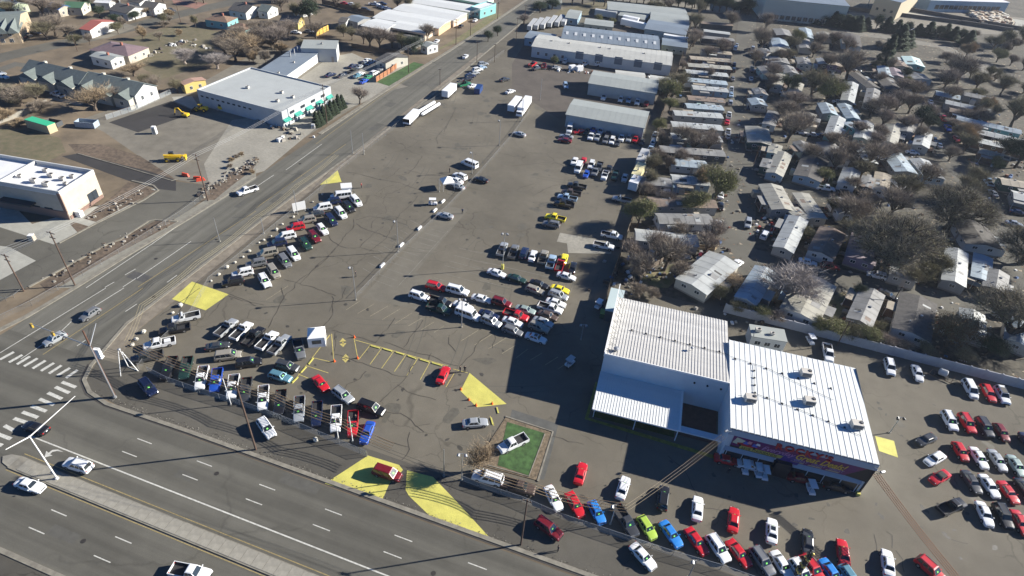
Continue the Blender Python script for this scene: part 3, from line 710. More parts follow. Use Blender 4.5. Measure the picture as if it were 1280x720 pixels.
cars("in the lower middle lot rank", "left", [
 (U_,'white',524,370,537,374),(P_,'black',550,377,564,381),(P_,'dark green',549,386,565,391),(S_,'white',579,382,592,387),(V_,'white',585,393,599,399),(S_,'navy',611,393,623,398),(U_,'silver',614,402,627,409,'sunroof'),
 (P_,'red',645,394,661,399),(S_,'white',641,402,655,408),(W_,'grey',641,413,652,418),(S_,'silver',679,402,692,408),(U_,'tan',674,409,689,416),(S_,'white',670,422,683,427,'sunroof')])
cars("in the yellow based lamp rank", "left", [
 (P_,'silver',628,311,631,304),(P_,'grey',642,314,645,306),(U_,'navy',655,316,658,308),(S_,'white',666,319,669,311),(P_,'tan',679,321,682,313),(P_,'light blue',689,327,692,318),(PS_,'red',700,331,703,323),(S_,'black',716,334,719,326)], lod='mid')
cars("behind the red pickup of the lamp rank", "left", [(C_,'yellow',705,323,708,315)], lod='mid')
MIDR = "in the loose stack beside the back fence"
cars(MIDR, "near", [(U_,'grey',689,280,676,278),(P_,'yellow',694,272,681,269),(P_,'black',705,255,694,254),(P_,'light blue',709,247,697,245),(P_,'brown',714,241,702,240),(P_,'dark grey',721,232,709,230)], lod='mid')
cars("nosed against the wooden back fence", "near", [(PS_,'white',755,307,766,310),(P_,'white',765,294,776,297),(PS_,'silver',777,249,769,248)], lod='mid', align=0)
cars("in the middle block of the back lot", "left", [(S_,'white',718,201,715,207),(V_,'white',723,210,719,219),(S_,'red',729,201,727,207),(U_,'white',739,206,736,214),(C_,'blue',733,217,730,224),(P_,'grey',744,214,741,221),
 (P_,'dark grey',749,208,747,215),(PS_,'white',756,219,753,227),(P_,'dark green',769,219,766,227),(S_,'black',761,211,759,217),(S_,'silver',781,222,779,229)], lod='mid')
cars("in front of the nearer pale shed", "left", [(P_,'white',739,170,735,178),(P_,'silver',747,171,744,179),(U_,'grey',757,175,754,182),(U_,'white',765,176,763,183),(S_,'dark grey',772,178,770,185),(P_,'white',777,172,775,179),(U_,'silver',786,173,784,180),(U_,'red',794,174,792,181),(S_,'black',802,177,800,184)], lod='mid')
cars("against the wall of the nearer pale shed", "left", [(S_,'red',724,164,720,163),(S_,'dark green',734,164,732,170),(U_,'blue',742,162,740,169),(U_,'light blue',751,164,749,171),(S_,'navy',760,166,758,173)], lod='mid')
cars("beside the left end of the pale shed", "near", [(S_,'maroon',706,175,698,174),(S_,'silver',708,170,700,169),(V_,'white',712,161,710,168)], lod='mid', align=0)
cars("in front of the far pale shed", "left", [(PS_,'white',755,121,752,127),(U_,'white',776,124,774,130),(U_,'light blue',786,125,784,131),(P_,'white',797,127,795,133),(S_,'maroon',808,129,806,134)], lod='mid')
cars("along the back fence past the campers", "near", [(S_,'navy',806,212,809,204),(U_,'silver',810,197,813,189),(P_,'light blue',813,187,816,180),(U_,'white',817,177,820,170),(P_,'white',819,169,822,161)], lod='mid')
for r, d in (("driving alone across the open lot",(S_,'silver',649,167,640,165)),("parked alone beside the mid lot fence",(S_,'silver',556,269,545,267)),("facing the white vans over the mid fence",(S_,'black',601,224,592,222)),
  ("standing by the long shadow of the far shed",(U_,'light blue',707,107,709,114)),("high on the open lot near the side road",(S_,'white',638,114,645,112)),("at the top of the open lot",(S_,'dark grey',631,99,638,98)),
  ("parked above the small canopy in the back lot",(V_,'white',587,205,578,202))):
    cars(r, "left", [d], lod='mid')
cars("under and around the small white canopy", "near", [(S_,'silver',572,232,564,229),(S_,'white',570,225,561,222),(U_,'white',575,220,567,217)], lod='mid')
cars("in the far stack beside the side road", "near", [(S_,'white',591,107,598,105),(PS_,'green',581,105,588,104),(S_,'black',584,99,591,98),(U_,'navy',588,95,595,94),(S_,'silver',593,91,600,90),(U_,'white',597,87,604,86),(S_,'light blue',602,84,609,83),(U_,'silver',604,80,611,80)], lod='mid')
cars("on the grass island under the bare tree", "left", [(P_,'white',641,554,624,563)])
cars("alone at the corner of the yellow panel", "left", [(S_,'silver',594,528,613,527)])
cars("reversed into the last yellow entrance bay", "left", [(S_,'red',554,468,559,458)])
cars("below the grass island behind the fence", "left", [(B_,'white',610,597,592,593),(P_,'brown',648,608,664,613)], align=0)
cars("parked on the left yellow paint panel", "left", [(M_,'maroon',484,591,500,597)], sticker=True)
cars("along the low fence in front of the building", "left", [
 (S_,'white',692,622,699,635),(S_,'red',719,630,726,642),(H_,'bright blue',746,640,752,652),(P_,'dark grey',782,651,791,664),(H_,'lime green',809,659,817,671),(S_,'bright blue',839,667,850,681),(S_,'red',871,676,882,690),
 (U_,'white',898,685,907,699),(S_,'red',924,691,937,706),(U_,'grey',953,701,962,715),(S_,'white',978,706,984,719),(U_,'white',1002,716,1009,728),(U_,'red',1016,711,1025,725),(S_,'bright blue',1040,716,1048,730),(H_,'teal',1063,721,1070,735)], sticker=True)
cars("parked loose in the open forecourt", "left", [
 (C_,'red',726,591,729,579),(S_,'white',779,609,784,595),(U_,'black',829,622,830,608),(S_,'white',872,635,872,621),(S_,'red',917,649,918,634),(S_,'white',965,663,965,647,'sunroof'),(S_,'dark grey',1010,677,1009,662),(S_,'red',1054,690,1050,673),(S_,'white',1110,703,1108,688),(U_,'red',1164,712,1170,725)], align=.4, sticker=True)
cars("on the verge between the fence and the road", "left", [(U_,'maroon',686,660,700,671),(S_,'white',804,695,816,709)], align=0, sticker=True)
cars("in the rank under the long wall", "left", [(M_,'white',1213,486,1219,498),(W_,'red',1236,491,1242,502),(U_,'white',1253,494,1258,506,'blackroof')])
cars("in the upper rank of the right lot", "left", [(U_,'white',1187,526,1192,538),(U_,'red',1209,529,1217,543),(U_,'dark grey',1231,534,1239,547),(H_,'maroon',1252,540,1260,553),(S_,'navy',1286,553,1294,566)], sticker=True)
cars("in the middle rank of the right lot", "left", [(H_,'red',1201,564,1208,577),(S_,'white',1224,572,1231,584),(S_,'silver',1247,575,1256,590),(S_,'pale green',1271,582,1280,597)], sticker=True)
cars("in the third rank of the right lot", "left", [(S_,'dark grey',1215,602,1224,617),(S_,'white',1237,607,1246,622),(C_,'red',1261,615,1271,629),(S_,'black',1282,612,1291,626)])
cars("in the last rank of the right lot", "left", [(S_,'white',1231,642,1236,657),(U_,'black',1254,645,1262,661),(S_,'red',1276,653,1284,668)])
cars("in the stepped column left of the right ranks", "far", [(C_,'dark grey',1158,549,1145,555),(S_,'white',1169,573,1155,581),('convertible','red',1175,596,1160,605),(P_,'black',1190,633,1206,627)], align=0)
cars("backed up to the long wall behind the building", "left", [(P_,'white',1035,441,1036,453),(U_,'white',1112,459,1114,470),(S_,'white',1147,466,1151,477)])
cars("in the shade under the painted sign", "left", [(C_,'red',909,574,920,577),(S_,'white',938,581,950,584),(S_,'maroon',1001,597,1013,600),(S_,'black',1046,607,1060,610)], align=.9)
# moving traffic
for r, d in (("turning past the left end of the median",(U_,'white',97,581,85,578)),("driving the near lane below the median tip",(S_,'white',37,606,58,613)),("cut by the bottom picture edge",(P_,'white',238,715,255,719)),
   ("stopped at the crosswalk with its tail lamps showing",(S_,'black',44,534,30,530)),("approaching the crosswalk on the side road",(H_,'silver',68,423,60,428)),("following second toward the crosswalk",(H_,'grey',112,392,104,398)),
   ("driving up the side road",(P_,'white',309,238,302,241)),("far up the side road",(S_,'white',582,70,588,65))):
    cars(r, "left", [d], lod='near' if d[3] > 300 else 'mid', group="moving cars on the roads")
# cars of the mobile home park and the west side, small in the picture
cars("parked along the left kerb of the park lane", "near", [(S_,'white',901,243,900,252),(S_,'black',901,257,900,264),(P_,'white',897,282,898,273),(S_,'grey',910,170,911,163),(P_,'white',910,165,911,158),(S_,'red',909,152,910,147),(P_,'white',911,144,912,138),
  (U_,'silver',913,128,913,122),(S_,'light blue',914,118,914,112),(P_,'white',914,112,915,106),(S_,'grey',916,98,916,92),(U_,'black',917,87,917,82),(S_,'navy',918,80,919,75),(U_,'white',919,60,920,55),(S_,'silver',921,56,921,51)], lod='far')
cars("parked along the right kerb of the park lane", "near", [(U_,'silver',935,279,934,287),(S_,'navy',937,134,936,140),(S_,'dark grey',938,126,937,132),(S_,'silver',939,98,939,93),(P_,'grey',940,86,940,80),(U_,'white',940,67,940,62),(U_,'silver',941,60,941,55),(P_,'grey',936,184,936,178)], lod='far')
cars("in the cluttered yard at the lane corner", "near", [(U_,'white',956,293,960,286),(P_,'white',971,261,974,255),(P_,'white',919,331,926,327),(P_,'grey',849,321,858,322),(S_,'maroon',884,319,878,319)], lod='mid', align=0)
cars("along the second park lane", "left", [(P_,'grey',966,222,958,219),(P_,'white',1032,235,1041,237),(U_,'black',1058,242,1067,244),(S_,'navy',1085,245,1094,247),(S_,'white',1141,190,1150,192),(S_,'navy',1131,186,1139,187),(S_,'grey',1133,199,1141,201)], lod='far', align=.2)
cars("along the third park lane by the teal home", "left", [(S_,'white',1002,165,1009,167),(S_,'silver',1017,168,1025,169),(S_,'navy',1028,169,1035,170),(S_,'silver',1116,184,1124,186)], lod='far', align=.5)
cars("along the lane below the big grey trees", "left", [(S_,'white',1010,327,1019,330),(U_,'maroon',1038,333,1047,335),(U_,'white',1096,344,1086,342),(P_,'white',1126,350,1115,348),(S_,'dark grey',1110,368,1116,372),(S_,'silver',1255,395,1262,398),(S_,'black',1161,381,1165,386)], lod='mid', align=0)
cars("on the curving east lane of the park", "near", [(S_,'silver',1268,279,1275,281),(S_,'navy',1273,265,1280,267),(S_,'grey',1241,241,1235,236),(P_,'light blue',1235,227,1230,222),(S_,'black',1227,216,1222,211),(S_,'maroon',1219,206,1214,201),(S_,'silver',1174,181,1171,176),(S_,'grey',1168,174,1165,169),(S_,'red',1196,173,1199,178),(P_,'blue',1185,160,1188,166),(P_,'red',1179,148,1176,143),(S_,'dark grey',1171,140,1168,135),(S_,'silver',1167,134,1164,129),(S_,'white',1163,127,1160,122)], lod='far', align=0)
cars("among the upper homes of the park", "left", [(S_,'white',966,79,972,81),(S_,'dark grey',993,82,999,83),(S_,'maroon',996,87,1002,88),(S_,'silver',1041,88,1048,89),(S_,'white',1048,127,1055,128),(S_,'black',1063,129,1069,131),(S_,'grey',990,116,997,117),(P_,'white',975,114,978,119),(S_,'white',1142,102,1148,104),(S_,'navy',944,89,950,90)], lod='far', align=.3)
cars("in the yard beside the white store roofs", "left", [(S_,'navy',441,82,449,79),(S_,'silver',450,83,457,79),(P_,'light blue',463,78,470,75),(S_,'white',459,75,466,72),(S_,'black',453,79,460,76),(P_,'dark grey',442,88,450,85),(S_,'teal',447,94,454,91),(S_,'blue',455,101,461,98),
  (S_,'green',460,96,467,93),(U_,'white',468,91,474,88),(S_,'grey',473,88,479,85),(S_,'silver',479,85,485,82),(S_,'navy',413,93,420,92),(S_,'dark grey',428,94,434,93),(S_,'white',450,92,456,90)], lod='far', align=.5)
cars("parked in front of the timber gabled house", "left", [(S_,'red',3,51,11,53),(U_,'maroon',26,46,33,48),(S_,'tan',33,43,40,45),(S_,'navy',44,40,50,42)], lod='far')
cars("in the driveways of the grey roofed row", "left", [(S_,'white',3,95,9,97),(S_,'silver',-2,91,4,92),(S_,'white',43,102,50,104),(P_,'white',72,118,64,116)], lod='far', align=0)
cars("beside the small purple roofed house", "left", [(S_,'black',141,61,147,62),(S_,'navy',146,66,152,67),(P_,'dark grey',212,13,217,14)], lod='far', align=0)
cars("in the breaker yard beyond the dark fence", "left", [(S_,'red',431,4,436,5),(S_,'white',440,5,445,6),(U_,'dark grey',457,12,463,13),(P_,'white',468,5,474,6),(S_,'silver',476,8,482,9),(S_,'white',483,10,489,11),(S_,'white',370,40,376,41),(S_,'grey',386,39,392,40),(S_,'navy',478,4,484,5)], lod='far', align=.3)
cars("on the verge by the long storage sheds", "near", [(S_,'white',546,51,551,47),(S_,'black',576,32,580,29),(S_,'white',594,25,598,22),(S_,'dark grey',599,19,603,16)], lod='far')
cars("in the working yard before the long workshop", "left", [(PS_,'red',666,80,670,78),(S_,'dark grey',671,85,676,84),(PS_,'red',680,82,681,77),(S_,'dark grey',688,84,692,85),(S_,'silver',695,84,700,84),(U_,'white',707,76,710,73),(P_,'white',730,80,737,78),(V_,'white',751,80,758,80),(S_,'navy',796,84,801,85),(S_,'dark grey',758,117,762,116)], lod='far', align=0)
cars("along the far works fence at the top right", "left", [(S_,'white',1142,5,1148,5),(S_,'silver',1152,6,1158,6),(S_,'light blue',1163,4,1169,5),(S_,'white',1240,8,1246,9),(S_,'blue',1250,9,1256,10),(S_,'white',1130,36,1136,36),(S_,'silver',1141,37,1147,37),(S_,'white',1155,38,1161,38)], lod='far')
# ------------------------------------------------------------------ shared building helpers
def proj(X, Y, Z):
    v = Vector((X, Y, Z-CAMH)); w = v.dot(RF)
    return 640+FPX*v.dot(RX)/w, 360+FPX*v.dot(RD)/w
def htop(b, t):
    """height of an upright whose foot is seen at b and whose top is seen at t"""
    g = at(*b); best = (1e9, 0)
    for i in range(5, 260):
        z = i*.1; p = proj(g.x, g.y, z); d = hypot(p[0]-t[0], p[1]-t[1])
        if d < best[0]: best = (d, z)
    return g, best[1]
WGL = mat("window_glass", (.03,.04,.05), .1, spec=.8)
WFR = mat("white_frame", (.70,.70,.68), .5)
DARKMETAL = mat("dark_metal", (.03,.03,.032), .5, .5)
GALV = mat("galvanised_steel", (.36,.37,.38), .45, .6)
WOODP = mat("weathered_pole_wood", (.085,.055,.04), .9, var=.3, scale=2)
WINC = {}
def win_mesh(w, h, kind='window'):
    k = (round(w,1), round(h,1), kind)
    if k not in WINC:
        mb = MB()
        if kind == 'window':
            mb.box(0,.02,-h/2,w,.05,h,m=1); mb.box(0,-.015,-h/2+.08,w-.16,.04,h-.16,m=0); mb.box(0,-.03,-h/2,.05,.04,h,m=1)
            WINC[k] = mb.mesh("window", [WGL, WFR])
        elif kind == 'dark':
            mb.box(0,.0,-h/2,w,.08,h,m=0); WINC[k] = mb.mesh("window", [WGL, WFR])
        elif kind == 'door':
            mb.box(0,.02,0,w,.06,h,m=0); mb.box(w*.3,-.02,h*.45,.08,.05,.08,m=1); WINC[k] = mb.mesh("door", [mat("painted_door",(.30,.27,.24),.6), GALV])
        elif kind == 'roller':
            mb.box(0,.0,0,w,.08,h,m=0)
            for i in range(1,6): mb.box(0,-.05,h*i/6-.02,w,.04,.04,m=1)
            WINC[k] = mb.mesh("roller_door", [mat("white_roller_door",(.66,.66,.63),.5), GALV])
        elif kind == 'darkroller':
            mb.box(0,.0,0,w,.08,h,m=0)
            for i in range(1,6): mb.box(0,-.05,h*i/6-.02,w,.04,.04,m=0)
            WINC[k] = mb.mesh("roller_door", [mat("blue_grey_roller_door",(.10,.13,.17),.5)])
    return WINC[k]
def along(parent, a, b, z, n, w, h, kind='window', lo=.08, hi=.92, name=None):
    """n openings on the wall a->b (seen from outside, left to right), local to parent"""
    a = Vector((a[0],a[1])); b = Vector((b[0],b[1])); d = b-a; ang = atan2(d.y, d.x)
    nn = Vector((d.y,-d.x)).normalized()*.05
    me = win_mesh(w, h, kind)
    for i in range(n):
        t = lo+(hi-lo)*(i+.5)/n; p = a+d*t+nn
        inst(name or me.name.split('.')[0], me, parent, (p.x, p.y, z), ang)
def rect(p1, p2, p3, z):
    """near-left, near-right, far-right roof corners as seen -> exact rectangle (origin, angle, length, depth)"""
    a, b, c = at(*p1, z), at(*p2, z), at(*p3, z)
    e = (b-a); L = e.length; e.normalize(); n = Vector((-e.y, e.x, 0))
    D = (c-b).dot(n)
    return a, atan2(e.y, e.x), L, D
def bldg(name, label, cat, p1, p2, p3, h, wall, roof, style='flat', rise=0., parapet=0., over=.3, group=None, front=None, right=None, left=None, back=None, ribs=0, eave=None, pmat=None):
    a, ang, L, D = rect(p1, p2, p3, h)
    r = thing(name, label, cat, (a.x, a.y, 0), ang, group)
    W = MB()
    if style == 'gable':     # ridge along the long side
        W.prism([(0,0),(L,0),(L,D),(0,D)], 0, h)
        for x in (0, L): W.add([(x,0,h),(x,D,h),(x,D/2,h+rise-.05)], [(0,1,2) if x else (1,0,2)])
        W.build("wall", wall, r)
        R = MB(); o = over
        for x0, x1 in ((-o, L+o),):
            for s, y0 in ((1,-o),(-1,D+o)):
                ym = D/2; k = rise/(D/2)*o
                R.add([(x0,y0,h-k),(x1,y0,h-k),(x1,ym,h+rise),(x0,ym,h+rise),(x0,y0,h-k+.14),(x1,y0,h-k+.14),(x1,ym,h+rise+.14),(x0,ym,h+rise+.14)],
                      [(4,5,6,7),(3,2,1,0),(0,1,5,4),(0,4,7,3),(1,2,6,5)] if s>0 else [(7,6,5,4),(0,1,2,3),(4,5,1,0),(3,7,4,0),(5,6,2,1)])
        if ribs:
            nr = int(L/ribs)
            for i in range(nr+1):
                x = L*i/nr
                for s in (1,-1):
                    y0 = -o if s>0 else D+o; k = rise/(D/2)*o
                    R.tube((x,y0,h-k+.15),(x,D/2,h+rise+.15),.035,4)
        R.build("roof", roof, r)
    elif style == 'flat':
        W.prism([(0,0),(L,0),(L,D),(0,D)], 0, h-.2); W.build("wall", wall, r)
        R = MB().prism([(.0,.0),(L,.0),(L,D),(0,D)], h-.2+.002, h-.05)
        if not parapet: R = MB().prism([(-over,-over),(L+over,-over),(L+over,D+over),(-over,D+over)], h-.2+.002, h)
        R.build("roof", roof, r)
        if parapet:
            Pp = MB(); t = .3
            Pp.box(L/2,t/2,h-.1,L,t,parapet+.1); Pp.box(L/2,D-t/2,h-.1,L,t,parapet+.1)
            Pp.box(t/2,D/2,h-.1,t,D-2*t,parapet+.1); Pp.box(L-t/2,D/2,h-.1,t,D-2*t,parapet+.1)
            Pp.build("parapet", pmat or wall, r)
    elif style == 'hip':
        W.prism([(0,0),(L,0),(L,D),(0,D)], 0, h); W.build("wall", wall, r)
        o = over; m = min(D/2, L/2)*.95
        B = [(-o,-o,h-.05),(L+o,-o,h-.05),(L+o,D+o,h-.05),(-o,D+o,h-.05)]
        if L >= D: T_ = [(m,D/2,h+rise),(L-m,D/2,h+rise)]; F = [(0,1,5,4),(1,2,5),(2,3,4,5),(3,0,4),(3,2,1,0)]
        else: T_ = [(L/2,m,h+rise),(L/2,D-m,h+rise)]; F = [(0,1,4),(1,2,5,4),(2,3,5),(3,0,4,5),(3,2,1,0)]
        MB().add(B+T_, F).build("roof", roof, r)
    sides = {'front':((0,0),(L,0)), 'right':((L,0),(L,D)), 'back':((L,D),(0,D)), 'left':((0,D),(0,0))}
    for k, spec in (('front',front),('right',right),('left',left),('back',back)):
        if spec:
            for s in (spec if isinstance(spec, list) else [spec]): along(r, *sides[k], *s)
    return r, L, D

# ------------------------------------------------------------------ the dealership building
WMETAL = mat("white_metal_roofing", (.68,.70,.69), .42, .0, var=.05, scale=.25, var2=.06, scale2=.05)
WMETAL2 = mat("weathered_white_metal_roofing", (.52,.51,.485), .5, .0, var=.12, scale=.5, var2=.08, scale2=.1)
WWALL = mat("pale_painted_wall", (.50,.57,.62), .6, var=.05, scale=.4)
BANDM = mat("blue_grey_fascia", (.28,.36,.44), .55)
FASC = mat("white_fascia", (.78,.78,.76), .5)
FL, FR = (18.4,78.5), (42.4,80.0)
be = (Vector(FR)-Vector(FL)); BW = be.length; be.normalize(); bn = Vector((-be.y, be.x)); BANG = atan2(be.y, be.x)
HF, HB, BD = 8.15, 7.55, 23.6
dl = thing("dealership_building", "large white ribbed metal roofed dealership with a purple painted sign across its front wall", "dealership building", (FL[0],FL[1],0), BANG)
# right hall
MB().add([(0,0,0),(BW,0,0),(BW,BD,0),(0,BD,0),(0,0,HF),(BW,0,HF),(BW,BD,HB),(0,BD,HB)],
   [(0,1,5,4),(1,2,6,5),(2,3,7,6),(3,0,4,7),(4,5,6,7)]).build("wall", WWALL, dl)
pitch = atan2(HB-HF, BD)
def seam_panel(w, D, ribw, ribh, m):
    return MB().box(0, D/2, .01, w-.012, D, .045).box(-w/2+ribw/2, D/2, .055, ribw, D+.1, ribh, taper=1.0).mesh("roof_panel", m)
nP = 24; w = BW/nP; pm = seam_panel(w, BD+.35, .085, .055, WMETAL)
for i in range(nP): inst("roof_panel", pm, dl, (w*(i+.5), -.15, HF+.01), rot=(pitch,0,0))
trim = MB(); trim.box(BW/2, -.08, HF-.05, BW+.1, .12, .14); trim.box(BW+.03, BD/2, HB, .10, BD, .3); trim.build("roof_edge_trim", mat("dark_edge_trim", (.04,.05,.06), .6), dl)
# left hall, ridge falling away to the back
lx = lambda p: (Vector(p[:2])-Vector(FL))
def loc2(p): d = lx(p); return (d.dot(be), d.dot(bn))
A0 = loc2(at(756,441,8.0)); A1 = loc2(at(917,481,8.0))
LB = 6.3; AD = 20.2; x0 = A0[0]; x1 = -.02; y0 = (A0[1]+A1[1])/2
MB().add([(x0,y0,0),(x1,y0,0),(x1,y0+AD,0),(x0,y0+AD,0),(x0,y0,7.95),(x1,y0,7.95),(x1,y0+AD,LB),(x0,y0+AD,LB)],
   [(0,1,5,4),(2,3,7,6),(3,0,4,7),(4,5,6,7)]).build("wall", WWALL, dl)
nL = 40; wl2 = (x1-x0)/nL; pm2 = seam_panel(wl2, AD/cos(atan2(7.95-LB, AD)), .13, .07, WMETAL2)
for i in range(nL): inst("roof_panel", pm2, dl, (x0+wl2*(i+.5), y0+.02, 7.96), rot=(-atan2(7.95-LB, AD),0,0))
MB().box((x0+x1)/2, y0-.06, 7.78, x1-x0, .14, .38).build("fascia", FASC, dl)
# tall sign board along the left roof edge, held by braces
sb = MB(); zt0, zt1 = 8.5, 9.9
sb.add([(x0-.12,y0-.1,7.3),(x0+.06,y0-.1,7.3),(x0+.06,y0+AD+.2,5.6),(x0-.12,y0+AD+.2,5.6),(x0-.12,y0-.1,zt0),(x0+.06,y0-.1,zt0),(x0+.06,y0+AD+.2,zt1),(x0-.12,y0+AD+.2,zt1)],
   [(3,2,1,0),(4,5,6,7),(0,1,5,4),(1,2,6,5),(2,3,7,6),(3,0,4,7)])
sb.build("sign_board", FASC, dl)
for i in range(10):
    y = y0+1.2+i*(AD-2)/9; zr = 8.0-(7.95-LB)*(y-y0)/AD; ztp = zt0+(zt1-zt0)*(y-y0)/AD
    MB().tube((x0+.05,y,ztp-.15),(x0+1.9,y,zr+.02),.045,5).tube((x0+.05,y,zr+.5),(x0+1.2,y,zr+.03),.03,4).build("sign_brace", mat("brace_steel",(.12,.12,.12),.5), dl)
# canopy
cz = 3.0; c0 = loc2(at(739,509,cz)); c1 = loc2(at(848,540,cz)); cx0, cx1, cy0 = x0+.05, c1[0], (c0[1]+c1[1])/2
nC = 30; wc = (cx1-cx0)/nC; pm3 = seam_panel(wc, y0-cy0, .07, .05, WMETAL)
for i in range(nC): inst("canopy_panel", pm3, dl, (cx0+wc*(i+.5), cy0, cz))
MB().box((cx0+cx1)/2, cy0-.05, cz-.22, cx1-cx0, .1, .30).box(cx0-.05,(cy0+y0)/2,cz-.2,.1,y0-cy0,.26).build("canopy_edge", FASC, dl)
for b, t in (((741,522),(744,511)),((791,538),(794,526)),((843,552),(848,539)),((896,566),(901,553))):
    g = loc2(at(*b)); MB().box(g[0], g[1]+.25, 0, .16, .16, cz).build("canopy_post", WWALL, dl)
# courtyard rail and beam
MB().box(cx1+.18,(cy0+y0)/2,cz-.25,.36,y0-cy0,.42).build("courtyard_beam", FASC, dl)
MB().box((cx1+.36+x1)/2, cy0+.65, cz-.25, x1-cx1-.36, 1.3, .3).build("courtyard_beam", WWALL, dl)
MB().box((cx1+x1)/2,(cy0+y0)/2+.8,.02,x1-cx1-.6,y0-cy0-1.6,.04).build("courtyard_floor", mat("red_brown_paving", (.115,.06,.045), .9, var=.2, scale=1), dl)
MB().box((cx0+cx1)/2,(cy0+y0)/2+.3,.015,cx1-cx0-.4,y0-cy0-1.0,.02).build("canopy_turf", mat("dull_green_turf", (.05,.085,.02), .95, var=.3, scale=1), dl)
for x, z in ((x1-6.0,7.1),(x1-3.6,7.1),(x1-1.1,7.1)):
    MB().ball((x,y0-.15,z-1.0),.22,.2,.22,8,5).build("wall_lamp", DARKMETAL, dl)
for i in range(5): inst("window", win_mesh(1.8,1.6,'dark'), dl, (x0+2.0+i*3.1, y0-.04, 1.5))
# white rods of the roof lighting line
for k in range(14):
    x = x0+4.2+k*2.9; on_l = x < x1-.4
    y = y0+9.2-(.06*k) if on_l else 18.2-.35*(k-7)
    z = (8.0-(7.95-LB)*(y-y0)/AD if on_l else HF+(HB-HF)*y/BD)+.08
    if x > BW-1.5: break
    MB().box(x,y,z,.28,.22,.22).box(x+.2,y,z,.06,.7,.06).build("cable_clamp", DARKMETAL, dl)
def roofline(x, y): return (8.0-(7.95-LB)*(y-y0)/AD if x < x1-.1 else HF+(HB-HF)*y/BD)+.2
MB().path([(x0+4,y0+9.2,roofline(x0+4,y0+9.2)),(x1-.3,y0+8.4,roofline(x1-.3,y0+8.4)),(x1+.3,18.6,roofline(.3,18.6)),(7.2,17.6,roofline(7,17.6)),(12,15.5,roofline(12,15.5)),(18.5,13,roofline(18,13))],.03,4).build("roof_cable", DARKMETAL, dl)
MB().path([(4.6,17.8,roofline(4.6,17.8)),(4.4,9.8,roofline(4.4,9.8)),(12,8.4,roofline(12,8.4)),(22,5.5,roofline(20,5.5))],.03,4).build("roof_cable", DARKMETAL, dl)
for k in range(4): MB().box(4.55-.03*k,16-2*k,roofline(4.5,16-2*k)-.1,.3,.2,.22).box(4.3-.03*k,16-2*k,roofline(4.5,16-2*k)-.1,.7,.05,.05).build("cable_clamp", DARKMETAL, dl)
for k in range(6): MB().box(6.5+2.6*k,9.4-.55*k,roofline(8,9)-.1,.3,.22,.22).box(6.7+2.6*k,9.4-.55*k,roofline(8,9)-.1,.06,.6,.05).build("cable_clamp", DARKMETAL, dl)
# roof coolers (evaporative units): box, louvres, fan hood
COOL = mat("cooler_casing", (.50,.47,.42), .6, var=.12, scale=2)
for px_ in ((938,498),(1008,465),(1012,501),(1071,531)):
    g = at(*px_, 8.6); q = loc2(g); z = roofline(max(q[0],.5), q[1])-.2
    o = MB().box(0,0,.22,2.0,1.5,1.05,taper=.92).build("cooler_unit", COOL, dl, loc=(q[0],q[1],z), rz=.12)
    MB().tube((.62,.1,1.27),(.62,.1,1.36),.33,12).build("fan_ring", DARKMETAL, o)
    MB().box(.62,.1,1.34,.5,.06,.04).box(.62,.1,1.342,.06,.5,.04).build("fan_guard", GALV, o)
    lv = MB()
    for i in range(5): lv.box(0,-.76,.38+i*.16,1.6,.05,.07)
    for i in range(5): lv.box(1.0,0,.38+i*.16,.06,1.1,.07)
    lv.build("louvre", mat("cooler_louvre", (.16,.15,.14), .7), o)
    MB().tube((-1.0,.2,.8),(-2.0,.6,.3),.04,5).box(-.6,-.5,0,.1,.1,.24).box(.6,-.5,0,.1,.1,.24).box(-.6,.5,0,.1,.1,.24).box(.6,.5,0,.1,.1,.24).build("cooler_stand", GALV, o)
o = MB().tube((0,0,.1),(0,0,.55),.42,10).tube((0,0,.55),(0,0,.7),.6,10,r2=.15).build("roof_ventilator", GALV, dl, loc=(x0+2.0,y0+1.6,8.0))
MB().ball((0,0,0),.35,.35,.3,8,5).box(.1,0,-.9,.06,.06,.7).build("roof_ventilator", GALV, dl, loc=(x0+16.2,y0+7.2,roofline(x0+10,y0+7)+.5))

# ---- painted front
P0, P1 = FL, FR
def fz(px, py, off=0.0):
    v = zat(px, py, P0, P1); q = loc2(v); return (q[0], -off, v.z)
band = MB(); 
def panel(name, pts, off, th, m, parent=dl):
    mb = MB(); P = [fz(x, y) for x, y in pts]; n = len(P)
    a = sum(P[i][0]*P[(i+1)%n][2]-P[(i+1)%n][0]*P[i][2] for i in range(n))
    if a < 0: P = P[::-1]
    vs = [(p[0], -off-th, p[2]) for p in P]+[(p[0], -off, p[2]) for p in P]
    fs = [tuple(range(n))]+[(j, i, n+i, n+j) for i, j in ((k, (k+1)%n) for k in range(n))]
    mb.add(vs, fs); return mb.build(name, m, parent)
def Z1(pts): return [(890+x/5.565, 520+y/5.565) for x, y in pts]
Wf = BW
MB().box(Wf/2,-.10,6.7,Wf-.02,.2,1.35).build("fascia", BANDM, dl)
PURP = mat("purple_sign_paint", (.085,.014,.13), .5, var=.35, scale=.35, col2=(.14,.014,.07))
VIOL = mat("violet_sign_paint", (.05,.025,.19), .5)
mz0, mz1 = 3.75, 6.75
def lp(x, z, off=.2): return (x, -off, z)
def flatp(name, poly, off, m, th=.03, parent=dl):
    """poly in facade metres (x along the front, z up)"""
    n = len(poly); a = sum(poly[i][0]*poly[(i+1)%n][1]-poly[(i+1)%n][0]*poly[i][1] for i in range(n))
    if a < 0: poly = poly[::-1]
    vs = [(x,-off-th,z) for x, z in poly]+[(x,-off,z) for x, z in poly]
    fs = [tuple(range(n))]+[(k,n+k,n+(k+1)%n,(k+1)%n) for k in range(n)]
    return MB().add(vs, fs).build(name, m, parent)
